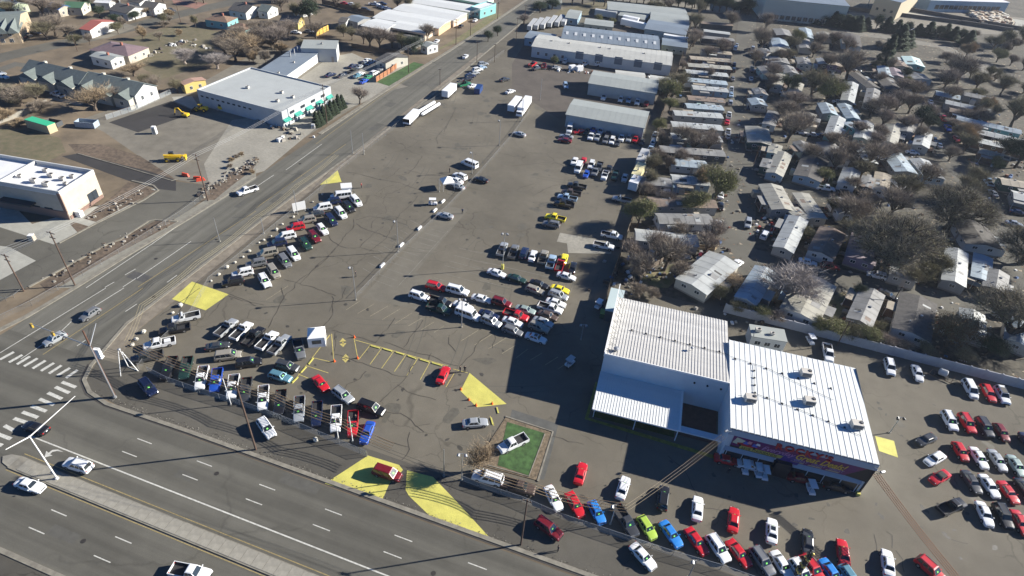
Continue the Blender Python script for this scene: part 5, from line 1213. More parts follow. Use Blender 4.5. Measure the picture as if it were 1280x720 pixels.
def home(e1, e2, w, rc, wc, lab, group, h=2.8, rise=None, det=True):
    a, b = at(*e1, h), at(*e2, h); d = b-a; L = max(6.0, d.length); a = (a+b)/2-d.normalized()*L/2
    if w < 5: rise = rise or .22
    else: rise = rise or .65
    r = thing("mobile_home", lab, "mobile home", (a.x,a.y,0), atan2(d.y,d.x), group)
    W = MB().prism([(0,-w/2),(L,-w/2),(L,w/2),(0,w/2)], .5, h)
    for x in (0,L): W.add([(x,-w/2,h),(x,w/2,h),(x,0,h+rise-.04)], [(0,1,2) if x else (1,0,2)])
    W.build("wall", HWALLS[wc], r)
    MB().box(L/2,0,0,L-.1,w-.1,.5).build("skirting", SKIRT, r)
    R = MB(); o = .25; k = rise/(w/2)*o
    for s in (1,-1):
        y = s*(w/2+o)
        f = [(4,5,6,7),(0,1,5,4),(0,4,7,3),(1,2,6,5)]
        if s > 0: f = [t[::-1] for t in f]
        R.add([(-o,y,h-k),(L+o,y,h-k),(L+o,0,h+rise),(-o,0,h+rise),(-o,y,h-k+.08),(L+o,y,h-k+.08),(L+o,0,h+rise+.08),(-o,0,h+rise+.08)], f)
    R.build("roof", HROOFS[rc], r)
    if det:
        n = max(2, int(L/3.6))
        for s in (1,-1):
            A, B_ = ((0,-w/2),(L,-w/2)) if s > 0 else ((L,w/2),(0,w/2))
            along(r, A, B_, 2.0, n, 1.1, .8, 'window', .04, .96)
        for A, B_ in (((L,-w/2),(L,w/2)),((0,w/2),(0,-w/2))): along(r, A, B_, 2.0, 1 if w<6 else 2, 1.3, .9, 'window')
        along(r, (0,-w/2),(L,-w/2), .55, 1, .9, 1.95, 'door', .52, .66)
        MB().box(L*(.3+.3*rnd.random()),w*.15,h+rise*.6,.5,.5,.5).box(L*.75,-w*.12,h+rise*.6,.25,.25,.5).build("roof_vent", GALV, r)
        sm = MB(); ns = max(2, int(L/2.4))
        for i in range(1, ns):
            for s in (1,-1): sm.add([(L*i/ns-.04,s*(w/2+.2),h+.07),(L*i/ns+.04,s*(w/2+.2),h+.07),(L*i/ns+.04,0,h+rise+.11),(L*i/ns-.04,0,h+rise+.11)], [(0,1,2,3) if s<0 else (3,2,1,0)])
        sm.build("roof_seam", mat("roof_seam_tar",(.12,.115,.105),.8), r)
        for i in range(rnd.randint(1,3)):
            pt = MB()
            x = rnd.uniform(.1,.85)*L; s = rnd.choice((1,-1)); k0, k1 = .25, .75; e_ = rnd.uniform(.6,2.2)
            pt.add([(x,s*w/2*k1,h+rise*(1-k1)+.10),(x+e_,s*w/2*k1,h+rise*(1-k1)+.10),(x+e_,s*w/2*k0,h+rise*(1-k0)+.10),(x,s*w/2*k0,h+rise*(1-k0)+.10)], [(0,1,2,3) if s<0 else (3,2,1,0)])
            pt.build("roof_patch", HROOFS[rnd.choice(['brown','grey','white','dark'])], r)
        for _q in range(rnd.randint(0,2)):      # lean-to store against the wall
            x = L*rnd.uniform(.1,.9); s = rnd.choice((1,-1)); bw2 = rnd.uniform(1.5,3); dp = rnd.uniform(1.2,2.2)
            MB().box(x, s*(w/2+dp/2+.02), 0, bw2, dp, rnd.uniform(1.7,2.2)).build("lean_to", HWALLS[rnd.choice(['white','tan','brown','grey','blue','mint'])], r)
        MB().box(L*.59,-w/2-.6,0,1.2,1.1,.5).box(L*.59,-w/2-1.3,0,1.2,.35,.25).build("steps", M_CONC, r)
        if rnd.random() < .75:     # porch roof on the side
            x = L*(.25+.4*rnd.random()); s = rnd.choice((1,-1)); pw = 3.5+2*rnd.random()
            MB().box(x, s*(w/2+1.15), 2.45, pw, 2.1, .08).build("porch_roof", HROOFS[rnd.choice(['white','grey','brown','tan'])], r)
            for dx in (-1,1): MB().box(x+dx*(pw/2-.1), s*(w/2+2.1), 0, .1, .1, 2.45).build("porch_post", WHITEW, r)
            MB().box(x, s*(w/2+1.05), 0, pw-.3, 1.9, .45).build("deck", HWALLS['brown'], r)
    return r
def homes(row, start, data):
    ds = [(f"{c[3]} roofed {c[4]} mobile home" if c[3]!=c[4] else f"all {c[3]} mobile home") for c in data]
    labs = []
    for i, d in enumerate(ds):
        s = f"{d} {row}" if ds.count(d) == 1 else f"{ORD[min(12,ds[:i].count(d))]} {d} from {start}, {row}".replace("mobile home ", "home ",1) if len(f"{ORD[0]} {d} from {start}, {row}".split())>16 else f"{ORD[min(12,ds[:i].count(d))]} {d} from {start}, {row}"
        labs.append(s)
    for c, l in zip(data, labs): home(c[0], c[1], c[2], c[3], c[4], l, "mobile homes "+row, det=c[0][1] > 60)
homes("in the column left of the park lane", "near end", [
 ((795,293),(871,301),5.2,'white','grey'),((822,273),(888,274),5,'grey','white'),((812,252),(893,254),5,'brown','grey'),((840,223),(885,227),5,'white','blue'),((800,225),(838,228),5,'grey','tan'),((838,202),(882,206),5,'blue','white'),((826,186),(905,192),4.5,'grey','dark'),
 ((840,170),(901,174),4.5,'white','grey'),((840,155),(902,160),4.5,'white','tan'),((843,141),(902,145),4.5,'white','cream'),((858,132),(903,135),4.5,'blue','grey'),((860,122),(905,126),4.5,'brown','tan'),((866,109),(909,113),4.5,'white','blue'),
 ((856,99),(908,104),4.5,'blue','white'),((858,89),(909,94),4.5,'white','dark'),((860,81),(913,85),4.5,'cream','brown'),((863,72),(913,76),4.5,'tan','brown'),((877,63),(914,67),4.5,'tan','grey'),((877,46),(917,50),4.5,'grey','dark'),((880,38),(912,42),4.2,'white','grey'),((876,28),(915,31),4.2,'brown','dark')])
homes("backing onto the long block wall", "left", [
 ((905,323),(864,358),8.2,'white','cream'),((957,337),(932,376),5.0,'blue','white'),((1022,350),(999,394),8.4,'cream','white'),((1091,364),(1074,403),5.2,'grey','tan'),((1148,373),(1139,418),7.6,'dark','white'),((1215,390),(1217,419),5,'white','grey'),((1275,403),(1272,430),5,'blue','cream')])
homes("between the two nearest cross lanes", "left", [
 ((963,232),(980,263),6.8,'cream','grey'),((1001,242),(1023,273),4.8,'cream','tan'),((998,273),(979,312),5,'white','cream'),((1041,288),(1026,318),6.5,'brown','white'),((1047,249),(1060,268),5,'grey','white'),((1083,296),(1075,326),7,'purple','purple'),((1121,340),(1137,345),4,'grey','grey'),
 ((1196,313),(1192,354),5.2,'white','grey'),((1229,320),(1226,349),4.2,'blue','blue'),((1209,275),(1230,308),9,'dark','white'),((1247,340),(1243,362),5,'grey','dark'),((992,262),(1003,272),4,'cream','white')])
homes("north of the second cross lane", "left", [
 ((980,192),(968,218),5,'cream','blue'),((1020,196),(1009,223),8,'dark','blue'),((1065,212),(1058,231),5,'white','white'),((1032,179),(1050,201),6.5,'grey','white'),((1000,178),(1011,190),5,'grey','cream'),((1073,183),(1090,204),3.8,'white','dark'),((1104,217),(1100,238),4.5,'tan','white'),
 ((1113,190),(1133,216),7,'blue','grey'),((1149,200),(1169,223),6.2,'white','blue'),((1120,226),(1132,236),4,'grey','brown'),((962,200),(958,210),4,'grey','green'),((1087,222),(1083,234),4,'grey','dark')])
homes("on the third cross lane", "left", [
 ((946,160),(950,180),8,'cream','green'),((968,140),(961,156),4.5,'grey','white'),((1013,142),(1007,157),4.2,'cream','cream'),((1048,147),(1040,169),5,'white','teal'),((1031,130),(1038,143),5.5,'blue','grey'),((1055,131),(1067,149),5.2,'blue','blue'),((1083,153),(1077,174),5.2,'white','mint'),
 ((1117,157),(1111,179),5.2,'cream','white'),((1062,155),(1071,160),4,'blue','teal'),((1156,166),(1151,183),5,'white','cream'),((1138,153),(1132,166),5,'grey','grey'),((970,181),(967,192),4,'cream','mint'),((1092,112),(1088,130),5,'grey','cream'),((1065,104),(1059,127),5,'white','grey'),((997,104),(992,116),5,'cream','dark'),((977,93),(970,108),4.2,'cream','grey')])
homes("among the upper rows of the park", "left", [
 ((952,62),(962,66),5,'grey','white'),((955,84),(964,93),6.5,'mint' if False else 'grey','mint'),((983,83),(990,92),6,'grey','white'),((976,37),(981,45),8,'grey','brown'),((1006,36),(1010,48),6,'blue','blue'),((1029,41),(1038,48),7,'cream','tan'),((1063,43),(1065,57),9,'dark','blue'),((973,49),(977,60),8,'blue','grey'),
 ((1004,49),(1008,61),6,'grey','cream'),((972,60),(976,68),8,'cream','dark'),((972,72),(976,79),8,'grey','grey'),((1003,73),(1006,81),6,'grey','cream'),((1027,74),(1031,81),5,'white','dark'),((1041,73),(1044,83),7,'tan','purple'),((1068,92),(1092,110),6,'dark','grey'),((1104,97),(1120,113),8,'dark','dark'),((1105,84),(1108,95),6,'blue','dark'),((1116,86),(1121,96),6,'purple','grey'),
 ((1142,92),(1152,100),9,'grey','blue'),((1138,72),(1144,82),8,'teal','teal'),((1122,77),(1128,84),6,'brown','tan'),((944,124),(950,132),6,'blue','grey'),((948,112),(952,118),5,'grey','blue')])
homes("in the slanted rank at the right edge", "near side", [
 ((1266,243),(1296,250),6,'white','grey'),((1250,226),(1292,233),5,'tan','green'),((1224,188),(1262,198),5,'tan','brown'),((1216,174),(1285,189),4.8,'white','brown'),((1204,160),(1282,178),5,'white','dark'),((1196,147),(1275,165),5,'blue','teal'),((1187,137),(1234,147),5,'brown','brown'),((1182,127),(1237,139),5,'white','tan'),((1170,116),(1199,122),6,'blue','dark'),((1205,117),(1240,124),5,'grey','grey')])
# ------------------------------------------------------------------ trees
BARK = mat("grey_brown_bark", (.10,.078,.06), .95, var=.3, scale=3)
BARKD = mat("dark_bark", (.05,.04,.033), .95, var=.3, scale=3)
def twigm(name, a, b): return mat(name, a, .95, var=.3, scale=.8, col2=b)
TW = {'grey': twigm("grey_brown_twigs", (.28,.235,.18), (.20,.165,.13)), 'red': twigm("russet_twigs", (.30,.25,.205), (.22,.18,.15)), 'pale': twigm("pale_grey_twigs", (.40,.36,.33), (.27,.24,.22)),
      'olive': twigm("olive_twigs", (.23,.205,.12), (.16,.145,.09)), 'tan': twigm("straw_twigs", (.38,.29,.18), (.28,.21,.13))}
LF = {'willow': mat("yellow_green_leaves", (.17,.18,.055), .8, var=.35, scale=.7), 'ever': mat("dark_needle_foliage", (.035,.055,.028), .9, var=.35, scale=.8),
      'green': mat("mid_green_leaves", (.06,.10,.03), .85, var=.35, scale=.8), 'orange': mat("rust_leaves", (.17,.085,.03), .85, var=.4, scale=.6, col2=(.08,.06,.03)), 'scrub': mat("dull_scrub_leaves", (.12,.115,.05), .9, var=.4, scale=.9)}
def branch_tree(seed, h, spread, ntw, up=.55, twl=.8, tww=.022, levels=3, split=5, trunk=.28):
    """limbs mesh + list of twig tips for a unit tree about h tall"""
    R = random.Random(seed); limbs = MB(); tips = []
    def grow(p, d, L, r, lv):
        q = p+d*L*.5; mid = p+d*L*.5+Vector((R.uniform(-1,1),R.uniform(-1,1),0))*L*.06; e = p+d*L+Vector((R.uniform(-1,1),R.uniform(-1,1),R.uniform(-.3,1)))*L*.08
        n = 6 if lv == 0 else (5 if lv == 1 else 3)
        limbs.tube(p, mid, r, n, r2=r*.82); limbs.tube(mid, e, r*.82, n, r2=r*.6)
        if lv >= levels: tips.append((e, (e-mid).normalized(), L)); tips.append((mid, (e-p).normalized(), L)); return
        if lv == levels-1: tips.append((mid, d, L*.8))
        k = split+R.randint(-1,1)
        for i in range(k):
            a = 2*pi*(i+R.random()*.7)/k; t = R.uniform(.25,.75)*(1.0 if lv else spread)
            u = d.orthogonal().normalized(); w = d.cross(u)
            nd = (d*cos(t)+(u*cos(a)+w*sin(a))*sin(t)); nd.z += up*.25; nd.normalize()
            st = mid.lerp(e, R.uniform(.2,1.0)) if i else e
            grow(st, nd, L*R.uniform(.68,1.0), r*.55, lv+1)
    grow(Vector((0,0,0)), Vector((R.uniform(-.06,.06),R.uniform(-.06,.06),1)).normalized(), h*.20, trunk, 0)
    tw = MB(); V = tw.v; F = tw.f; Mi = tw.m
    for i in range(ntw):
        p, d, L = tips[R.randrange(len(tips))]
        dd = (d*1.1+Vector((R.gauss(0,.6),R.gauss(0,.6),R.gauss(.15,.5)))).normalized()
        l = twl*R.uniform(.5,1.5); s = p+Vector((R.gauss(0,.30),R.gauss(0,.30),R.gauss(0,.25)))*L*.55
        e = s+dd*l; sd = dd.cross(Vector((R.uniform(-1,1),R.uniform(-1,1),R.uniform(-1,1)))).normalized()*tww*R.uniform(.7,1.4)
        b = len(V); V += [tuple(s-sd), tuple(s+sd), tuple(e)]; F.append((b,b+1,b+2)); Mi.append(0)
    return limbs, tw, tips
def leaf_cloud(seed, tips, n, s, sp):
    R = random.Random(seed); mb = MB()
    for i in range(n):
        p, d, L = tips[R.randrange(len(tips))]
        c = p+Vector((R.gauss(0,1),R.gauss(0,1),R.gauss(0,.8)))*sp
        u = Vector((R.uniform(-1,1),R.uniform(-1,1),R.uniform(-.4,1))).normalized(); v = u.orthogonal().normalized(); w = u.cross(v); k = s*R.uniform(.6,1.4)
        b = len(mb.v); mb.v += [tuple(c-v*k), tuple(c+w*k*.6), tuple(c+v*k)]; mb.f.append((b,b+1,b+2)); mb.m.append(0)
    return mb
def cone_cloud(seed, h, r, n, s, pw=1.0, base=.04):
    R = random.Random(seed); mb = MB()
    for i in range(n):
        t = R.random()**.7; z = h*(base+(1-base)*(1-t)) ; z = h*(base+(1-base)*R.random()**1.25)
        rr = r*(1-(z/h))**pw*(.72+.28*R.random())+.12; rr *= 1+.22*sin(z*3.1+seed)+.1*sin(z*7+R.random()); a = R.uniform(0,2*pi)
        c = Vector((rr*cos(a), rr*sin(a), z)); o = Vector((cos(a), sin(a), .25)); v = Vector((-sin(a),cos(a),R.uniform(-.5,.5))); k = s*R.uniform(.6,1.4)
        b = len(mb.v); mb.v += [tuple(c-v*k), tuple(c+v*k), tuple(c+o*k*1.3-Vector((0,0,k*.5)))]; mb.f.append((b,b+1,b+2)); mb.m.append(0)
    return mb
VAR = {}
def tvar(kind, i):
    key = (kind, i)
    if key in VAR: return VAR[key]
    sd = hash(kind) % 1000 if False else sum(map(ord, kind))+i*17
    if kind in ('grey','red','pale','olive','tan'):
        up = {'pale':1.6,'tan':1.7}.get(kind, 1.1); nt = {'pale':6000,'tan':2600}.get(kind, 3000)
        l, t, tips = branch_tree(sd, 10, 1.0, nt, up, 1.1, .016, 3, 6)
        VAR[key] = (l.mesh("trunk", BARK if kind!='pale' else mat("pale_bark",(.26,.22,.19),.9)), t.mesh("crown", TW[kind]))
    elif kind == 'broad':    # very large, dense, olive-grey crown
        l, t, tips = branch_tree(sd, 10, 1.5, 11000, .5, .8, .012, 4, 5, trunk=.42)
        lv = leaf_cloud(sd, tips, 9000, .085, .40); o = len(t.v); t.v += lv.v; t.f += [tuple(a+o for a in f) for f in lv.f]; t.m += [1]*len(lv.f)
        VAR[key] = (l.mesh("trunk", BARKD), t.mesh("crown", [mat("umber_twigs",(.21,.18,.13),.95,var=.3,scale=.8), mat("olive_buds",(.235,.215,.115),.9,var=.3,scale=.6)]))
    elif kind in ('willow','green','orange','scrub'):
        l, t, tips = branch_tree(sd, 10, 1.3, 3500, .7, .9, .02, 3, 6)
        lv = leaf_cloud(sd, tips, 6500 if kind!='scrub' else 3500, .15, .55); o = len(t.v); t.v += lv.v; t.f += [tuple(a+o for a in f) for f in lv.f]; t.m += [1]*len(lv.f)
        VAR[key] = (l.mesh("trunk", BARK), t.mesh("crown", [TW['olive'], LF[kind]]))
    elif kind == 'cone':
        tr = MB().tube((0,0,0),(0,0,9.5),.22,6,r2=.03)
        VAR[key] = (tr.mesh("trunk", BARKD), cone_cloud(sd, 10, 2.2, 6500, .22, .85).mesh("crown", LF['ever']))
    elif kind == 'pine':
        l, t, tips = branch_tree(sd, 10, 1.0, 200, .2, .5, .02, 3, 6)
        lv = leaf_cloud(sd, tips, 9000, .16, .5); VAR[key] = (l.mesh("trunk", BARKD), lv.mesh("crown", LF['ever']))
    elif kind == 'bush':
        l, t, tips = branch_tree(sd, 5, 1.6, 5200, .4, .7, .02, 2, 7, trunk=.12)
        VAR[key] = (l.mesh("trunk", BARK), t.mesh("crown", TW['grey' if i%2 else 'tan']))
    return VAR[key]
NV = {'grey':4,'red':3,'pale':1,'olive':2,'tan':1,'broad':3,'willow':2,'green':2,'orange':1,'scrub':2,'cone':2,'pine':2,'bush':2}
TN = {'grey':("bare_tree","bare grey brown tree","tree"),'red':("bare_tree","bare russet tree","tree"),'pale':("bare_tree","pale silvery bare tree","tree"),'olive':("bare_tree","bare olive tinted tree","tree"),'tan':("bare_tree","straw coloured bare tree","tree"),
      'broad':("broad_tree","huge dense bare tree","tree"),'willow':("budding_tree","yellow green budding tree","tree"),'green':("leafy_tree","green leafy tree","tree"),'orange':("autumn_tree","rust and green autumn tree","tree"),'scrub':("scrub_tree","dull olive scrub tree","tree"),
      'cone':("cone_evergreen","dark cone shaped evergreen","tree"),'pine':("evergreen_tree","dark rounded evergreen","tree"),'bush':("bare_bush","bare brown bush","bush")}
TC = [0]
def tree(kind, x, y, h, r, where, group=None, n=None):
    g = at(x, y); v = TC[0] % NV[kind]; TC[0] += 1
    base, words, cat = TN[kind]; tr, cr = tvar(kind, v)
    t = thing(base, words+" "+where, cat, (g.x, g.y, 0), rnd.uniform(0, 6.28), group)
    H0 = 5.0 if kind == 'bush' else 10.0
    if 'wid' not in VAR: VAR['wid'] = {}
    k = (kind, v)
    if k not in VAR['wid']:
        co = [vv.co for vv in cr.vertices]; n_ = len(co)
        rs = sorted(hypot(c.x, c.y) for c in co); zs = sorted(c.z for c in co)
        VAR['wid'][k] = (rs[int(n_*.93)], zs[int(n_*.98)])
    rr, hh = VAR['wid'][k]; s = r*(.72 if kind not in('cone','broad','tan','pale') else 1)/rr; sz = h*.9/hh
    for nm, me in (("trunk", tr), ("crown", cr)):
        o = inst(nm, me, t, scale=(s, s, sz))
    return t
def trees(where, kinds, pts, group=None):
    """pts: (x, y, height, radius[, kind]). labels count look-alikes from the left"""
    pts = sorted(pts, key=lambda p: p[0]); ks = [(p[4] if len(p) > 4 else kinds[i % len(kinds)]) for i, p in enumerate(pts)]
    for i, (p, k) in enumerate(zip(pts, ks)):
        n = ks.count(k); idx = ks[:i].count(k)
        w = where if n == 1 else f"{where}, {ORD[idx] if idx < 13 else 'last'} from left"
        tree(k, p[0], p[1], p[2], p[3], w, group or ("trees "+where))
# mobile home park
trees("beside the grass island pickup", ['tan'], [(598,588,6.5,2.6)])
trees("behind the nearest homes", ['broad'], [(1092,335,16,10.5),(1182,287,15,10),(1130,322,11,7),(1062,306,9,5,'olive')])
trees("between the block wall homes", ['pale'], [(984,378,10,6.2)])
trees("at the right end of the block wall homes", ['broad'], [(1255,430,14,9),(1275,330,12,8),(1182,432,8.5,6.2,'orange'),(1230,445,6,4,'pine'),(1150,350,6,4,'scrub')])
trees("by the park lane below the white home", ['green'], [(1069,372,4.2,2.4)])
trees("along the block wall", ['scrub','willow','red'], [(921,392,3.6,2.8,'scrub'),(948,398,4,3.2,'willow'),(966,404,4,3.2,'red'),(1020,415,4.2,3.2,'willow'),(1040,420,4.5,3.8,'willow'),(1062,424,4.2,3.4,'scrub'),(1082,428,4.6,3.4,'willow'),(1105,434,3.8,3,'red'),(1128,440,3.5,2.6,'grey'),(1150,444,4,3,'olive'),(1200,452,4,3.5,'olive'),(1100,415,3,2.4,'scrub'),(1015,398,3,2.2,'scrub'),(895,372,4,3.2,'scrub'),(915,360,4,3,'tan')])
trees("in the junk yard behind the fence corner", ['grey','pale'], [(800,352,8,5.2,'grey'),(830,338,10,6.5,'grey'),(786,330,7,4.6,'red'),(818,322,8,5,'red'),(845,352,6,4,'grey'),(795,368,3,3,'bush'),(770,388,2.4,2,'bush'),(815,372,2.5,2.5,'bush')])
trees("along the wooden back fence", ['willow','olive','grey','red'], [(797,283,9,5.2,'willow'),(806,250,6,3.6,'grey'),(812,236,6.5,4.2,'olive'),(815,215,7,4.2,'olive'),(820,205,6,3.6,'grey'),(828,118,8,5,'olive'),(838,128,9,6,'willow'),(848,115,9,6,'olive'),(836,140,6,4,'willow'),(822,168,6.5,3.4,'willow'),(826,182,6,3.6,'grey'),(866,58,9,6,'red'),(868,40,10,6,'olive'),(872,22,10,5,'olive'),(868,10,9,5,'grey'),(884,75,7,5,'red'),(852,88,5,3,'red'),(862,62,8,4,'grey')])
trees("left of the park lane", ['green'], [(893,252,11,6.6,'willow'),(866,268,7.5,5,'willow'),(880,226,6,4,'olive'),(865,190,8,6,'grey'),(850,182,8,5,'grey'),(885,188,7,5,'red'),(912,36,10,6,'grey'),(900,70,9,6.5,'red'),(890,306,8,5,'red'),(882,318,7,4.5,'red'),(832,258,5,4,'red'),(848,300,5,4,'grey')])
trees("right of the park lane near the top", ['red','grey'], [(950,64,12,7.5),(955,40,11,6),(942,85,9,5,'grey'),(963,100,8,5.5,'red'),(985,66,9,5.5,'olive'),(995,56,8,5,'willow'),(985,78,7,4.5,'olive'),(1020,62,9,6,'grey'),(1040,60,9,6,'red'),(1055,66,9,6.5,'red'),(1015,72,8,5,'grey'),(1030,88,9,6,'grey')])
trees("in the upper middle of the park", ['grey','red'], [(1058,100,14,10,'grey'),(1012,124,13,9.5,'olive'),(1030,130,11,7.5,'willow'),(1045,124,8,6,'red'),(985,118,9,5,'green'),(983,178,12,9,'grey'),(975,155,10,7,'grey'),(990,140,9,6.5,'red'),(960,112,8,5,'grey'),(1005,165,8,5,'grey')])
trees("among the homes of the third lane", ['red','grey'], [(1104,145,9,6.5),(1120,138,9,6.5),(1135,142,9,6,'grey'),(1100,160,8,5),(1086,146,8,5.5),(1140,125,9,6.5,'grey'),(1125,120,8,6,'red'),(1070,172,7,4.5),(1095,176,7,4.5),(1055,205,9,6,'grey'),(1042,215,9,6,'grey'),(1035,188,8,5.5,'grey'),(1085,212,10,6.5,'grey'),(1090,190,8,5,'red'),(1102,205,8,5,'red'),(1075,222,7,5,'olive'),(1060,240,6,4,'grey'),(1010,203,7,5,'grey'),(1030,228,5,4,'willow'),(1115,200,7,5,'grey'),(1145,178,7,4,'grey'),(1150,160,8,5,'red'),(1130,165,7,5,'red')])
trees("around the second cross lane homes", ['grey'], [(1065,286,10,6.5),(1052,278,9,6,'red'),(1078,262,7,5),(1038,268,6,4,'scrub'),(1112,272,10,7),(1120,250,10,7,'olive'),(1160,322,7,5,'scrub'),(1170,345,7,4,'scrub'),(1132,356,6,4,'olive'),(1005,300,4,3,'scrub'),(1200,250,9,6.5,'olive'),(1215,235,8,5.5,'olive'),(1150,232,9,6,'grey')])
trees("near the east lane of the park", ['pine'], [(1145,160,9,5),(1158,165,7,4),(1268,210,12,7),(1252,200,9,5),(1240,215,6,3.5,'green'),(1130,100,6,3,'pine'),(1130,108,5,3,'willow'),(1213,182,4,3,'orange'),(1158,150,7,5,'red'),(1263,160,14,9,'olive'),(1250,120,10,6,'olive'),(1235,100,7,5,'scrub')])
trees("beside the curving yard road", ['grey','olive'], [(1195,105,14,10.5,'grey'),(1180,112,10,7,'red'),(1220,112,9,6,'olive'),(1188,88,6,3,'green'),(1212,98,6,4,'olive'),(1240,62,8,6,'scrub'),(1255,58,9,7,'scrub'),(1275,55,10,8,'scrub'),(1245,78,7,5,'willow'),(1262,82,6,4,'red'),(1278,88,7,5,'grey'),(1215,50,6,4,'grey')])
for k, (x, y, h, r) in enumerate(((1102,85,17,4.2),(1120,60,13,5.5),(1132,58,9,4),(1186,100,6,3))):
    tree('cone', x, y, h, r, ["standing tallest over the park homes","broad and dark by the far yard","small beside the broad dark one","low at the edge of the works yard"][k], "large cone evergreens")
HG = [(962+i*7.2+rnd.uniform(-1.5,1.5), 20+i*1.15+rnd.uniform(-.8,.8)) for i in range(16)]+[(1068+i*13, 34.5+i*1.5) for i in range(9)]+[(1180,46),(1190,49),(1198,53),(1208,57)]
for k, (x, y) in enumerate(sorted(HG)):
    tree('cone' if k%3 else 'pine', x, y, rnd.uniform(6,9), rnd.uniform(3.2,4.6), f"in the hedge before the factory, {(ORD[k] if k < 13 else ORD[k-13]+' of its middle' if k < 26 else ORD[k-26]+' of its end')} from left", "evergreens of the hedge line before the factory")
trees("behind the works yards", ['olive','red','grey'], [(700,8,9,6),(715,6,9,6),(728,5,10,7,'red'),(742,6,9,6,'red'),(755,8,8,5),(690,12,6,5,'pine'),(675,16,6,6,'pine'),(748,30,5,2.5,'willow'),(765,32,4,2.5,'willow'),(822,16,7,5,'olive'),(835,14,7,5,'grey'),(812,14,6,4,'olive'),(692,82,4,2.5,'green'),(655,30,5,4,'red')])
for i in range(20):
    tree('pine', 770+i*8.6, 1+i*.9, rnd.uniform(6,9), rnd.uniform(4,6), f"in the belt along the top edge, {(ORD[i] if i < 13 else ORD[i-13]+' of its end')} from left", "evergreens of the dark belt at the top edge")
# west side
trees("in front of the grey roofed apartment row", ['scrub','grey','tan','red'], [(28,132,7,7.5,'grey'),(10,128,6.5,7,'olive'),(48,128,7,5.5,'olive'),(78,110,5,4,'red'),(120,138,8,5.5,'tan'),(105,118,4,3,'grey'),(150,128,6,4.5,'red'),(165,125,6,4,'red'),(182,108,5,3.5,'olive'),(192,116,6,4.5,'grey'),(222,116,5,4,'olive'),(8,150,3.5,4,'bush'),(25,158,2.5,3,'bush')])
trees("on the dirt field behind the service building", ['grey','tan'], [(295,76,9,7.5,'grey'),(310,70,9,7,'tan'),(282,68,8,6,'grey'),(325,60,9,7,'grey'),(345,62,10,8,'red'),(362,50,9,7,'red'),(300,52,7,5,'grey'),(232,80,6,4,'pale'),(168,95,5,4.5,'tan'),(272,86,6,4,'pale'),(340,45,7,5,'grey'),(380,66,6,4,'olive'),(395,48,8,5.5,'grey')])
trees("beyond the yard of the white garage doors", ['red','grey'], [(462,60,9,6.5,'grey'),(475,62,10,7,'red'),(455,55,8,5,'grey'),(490,60,7,5,'red'),(440,50,6,4,'olive'),(430,46,6,4,'scrub'),(517,68,8,5.5,'pine'),(502,62,7,4.5,'scrub'),(535,50,8,5,'grey'),(450,130,6.5,4.8,'red'),(388,32,12,6.5,'pine'),(372,28,9,5,'scrub'),(352,14,8,5,'grey'),(420,10,8,5,'grey'),(447,15,5,3.5,'olive'),(510,12,7,4,'olive'),(497,10,6,4,'olive'),(610,52,5,3,'pine'),(622,45,5,3,'pine')])
trees("in the brush beyond the park", ['bush','grey','olive','bush','scrub'], [(1200+rnd.uniform(-30,80),75+rnd.uniform(-20,60),rnd.uniform(3,8),rnd.uniform(3,6)) for i in range(13)])
trees("over the east rank yards", ['grey','red','bush','olive'], [(1170+rnd.uniform(0,110),135+rnd.uniform(0,70),rnd.uniform(4,9),rnd.uniform(3,5.5)) for i in range(13)])
trees("between the upper park rows", ['grey','red','bush'], [(950+rnd.uniform(0,170),60+rnd.uniform(0,75),rnd.uniform(4,8),rnd.uniform(2.5,4.5)) for i in range(13)])
trees("between the left lane trailers", ['grey','bush','red'], [(825+rnd.uniform(0,75),100+rnd.uniform(0,190),rnd.uniform(3,7),rnd.uniform(2,4)) for i in range(7)])
trees("on the brushy field edge", ['bush','grey','bush'], [(268+rnd.uniform(0,90),60+rnd.uniform(-14,22),rnd.uniform(3,6),rnd.uniform(2.5,4.5)) for i in range(12)])
trees("behind the curving barrier", ['bush','olive','bush'], [(5+rnd.uniform(0,55),118+rnd.uniform(0,26),rnd.uniform(3,5),rnd.uniform(3,4.5)) for i in range(9)])
trees("between the far west houses", ['bush','grey','scrub','bush'], [(rnd.uniform(0,250),rnd.uniform(4,60),rnd.uniform(2.5,6),rnd.uniform(2,4)) for i in range(12)])
trees("among the small houses at the top left", ['grey','olive'], [(70,45,9,7,'grey'),(60,50,8,6.5,'olive'),(85,48,6,5,'grey'),(55,20,9,7,'red'),(35,14,8,5,'olive'),(110,12,9,5,'pine'),(125,22,5,3.5,'pine'),(95,55,4,4,'scrub'),(170,25,4,3.5,'pine'),(145,28,3.5,3,'pine'),(190,8,9,6,'red'),(180,20,4,3,'tan'),(15,20,7,5,'olive'),(40,5,8,5,'grey'),(148,8,8,6,'red'),(205,3,7,5,'olive'),(225,45,3,2,'bush'),(245,30,4,2,'grey'),(135,30,3,2,'bush'),(75,20,7,5,'grey'),(255,4,6,5,'grey'),(340,5,8,5,'grey'),(360,3,7,5,'pine'),(320,42,6,5,'grey')])
for k in range(8):
    tree('cone', 396+k*4.6, 158-k*3.5+(k%2)*1.6, 5.2+rnd.random(), 1.5, f"in the planted clump by the side road, {ORD[k]} from the left", "planted clump of cone evergreens by the side road")
for k, (x, y) in enumerate(((270,190),(276,186),(282,183),(268,198),(295,205))):
    tree('bush', x+20, y+12, 1.3, 1.2, f"in the rubble verge beside the side road, {ORD[k]} of the low bushes", "low bushes on the rubble verge")
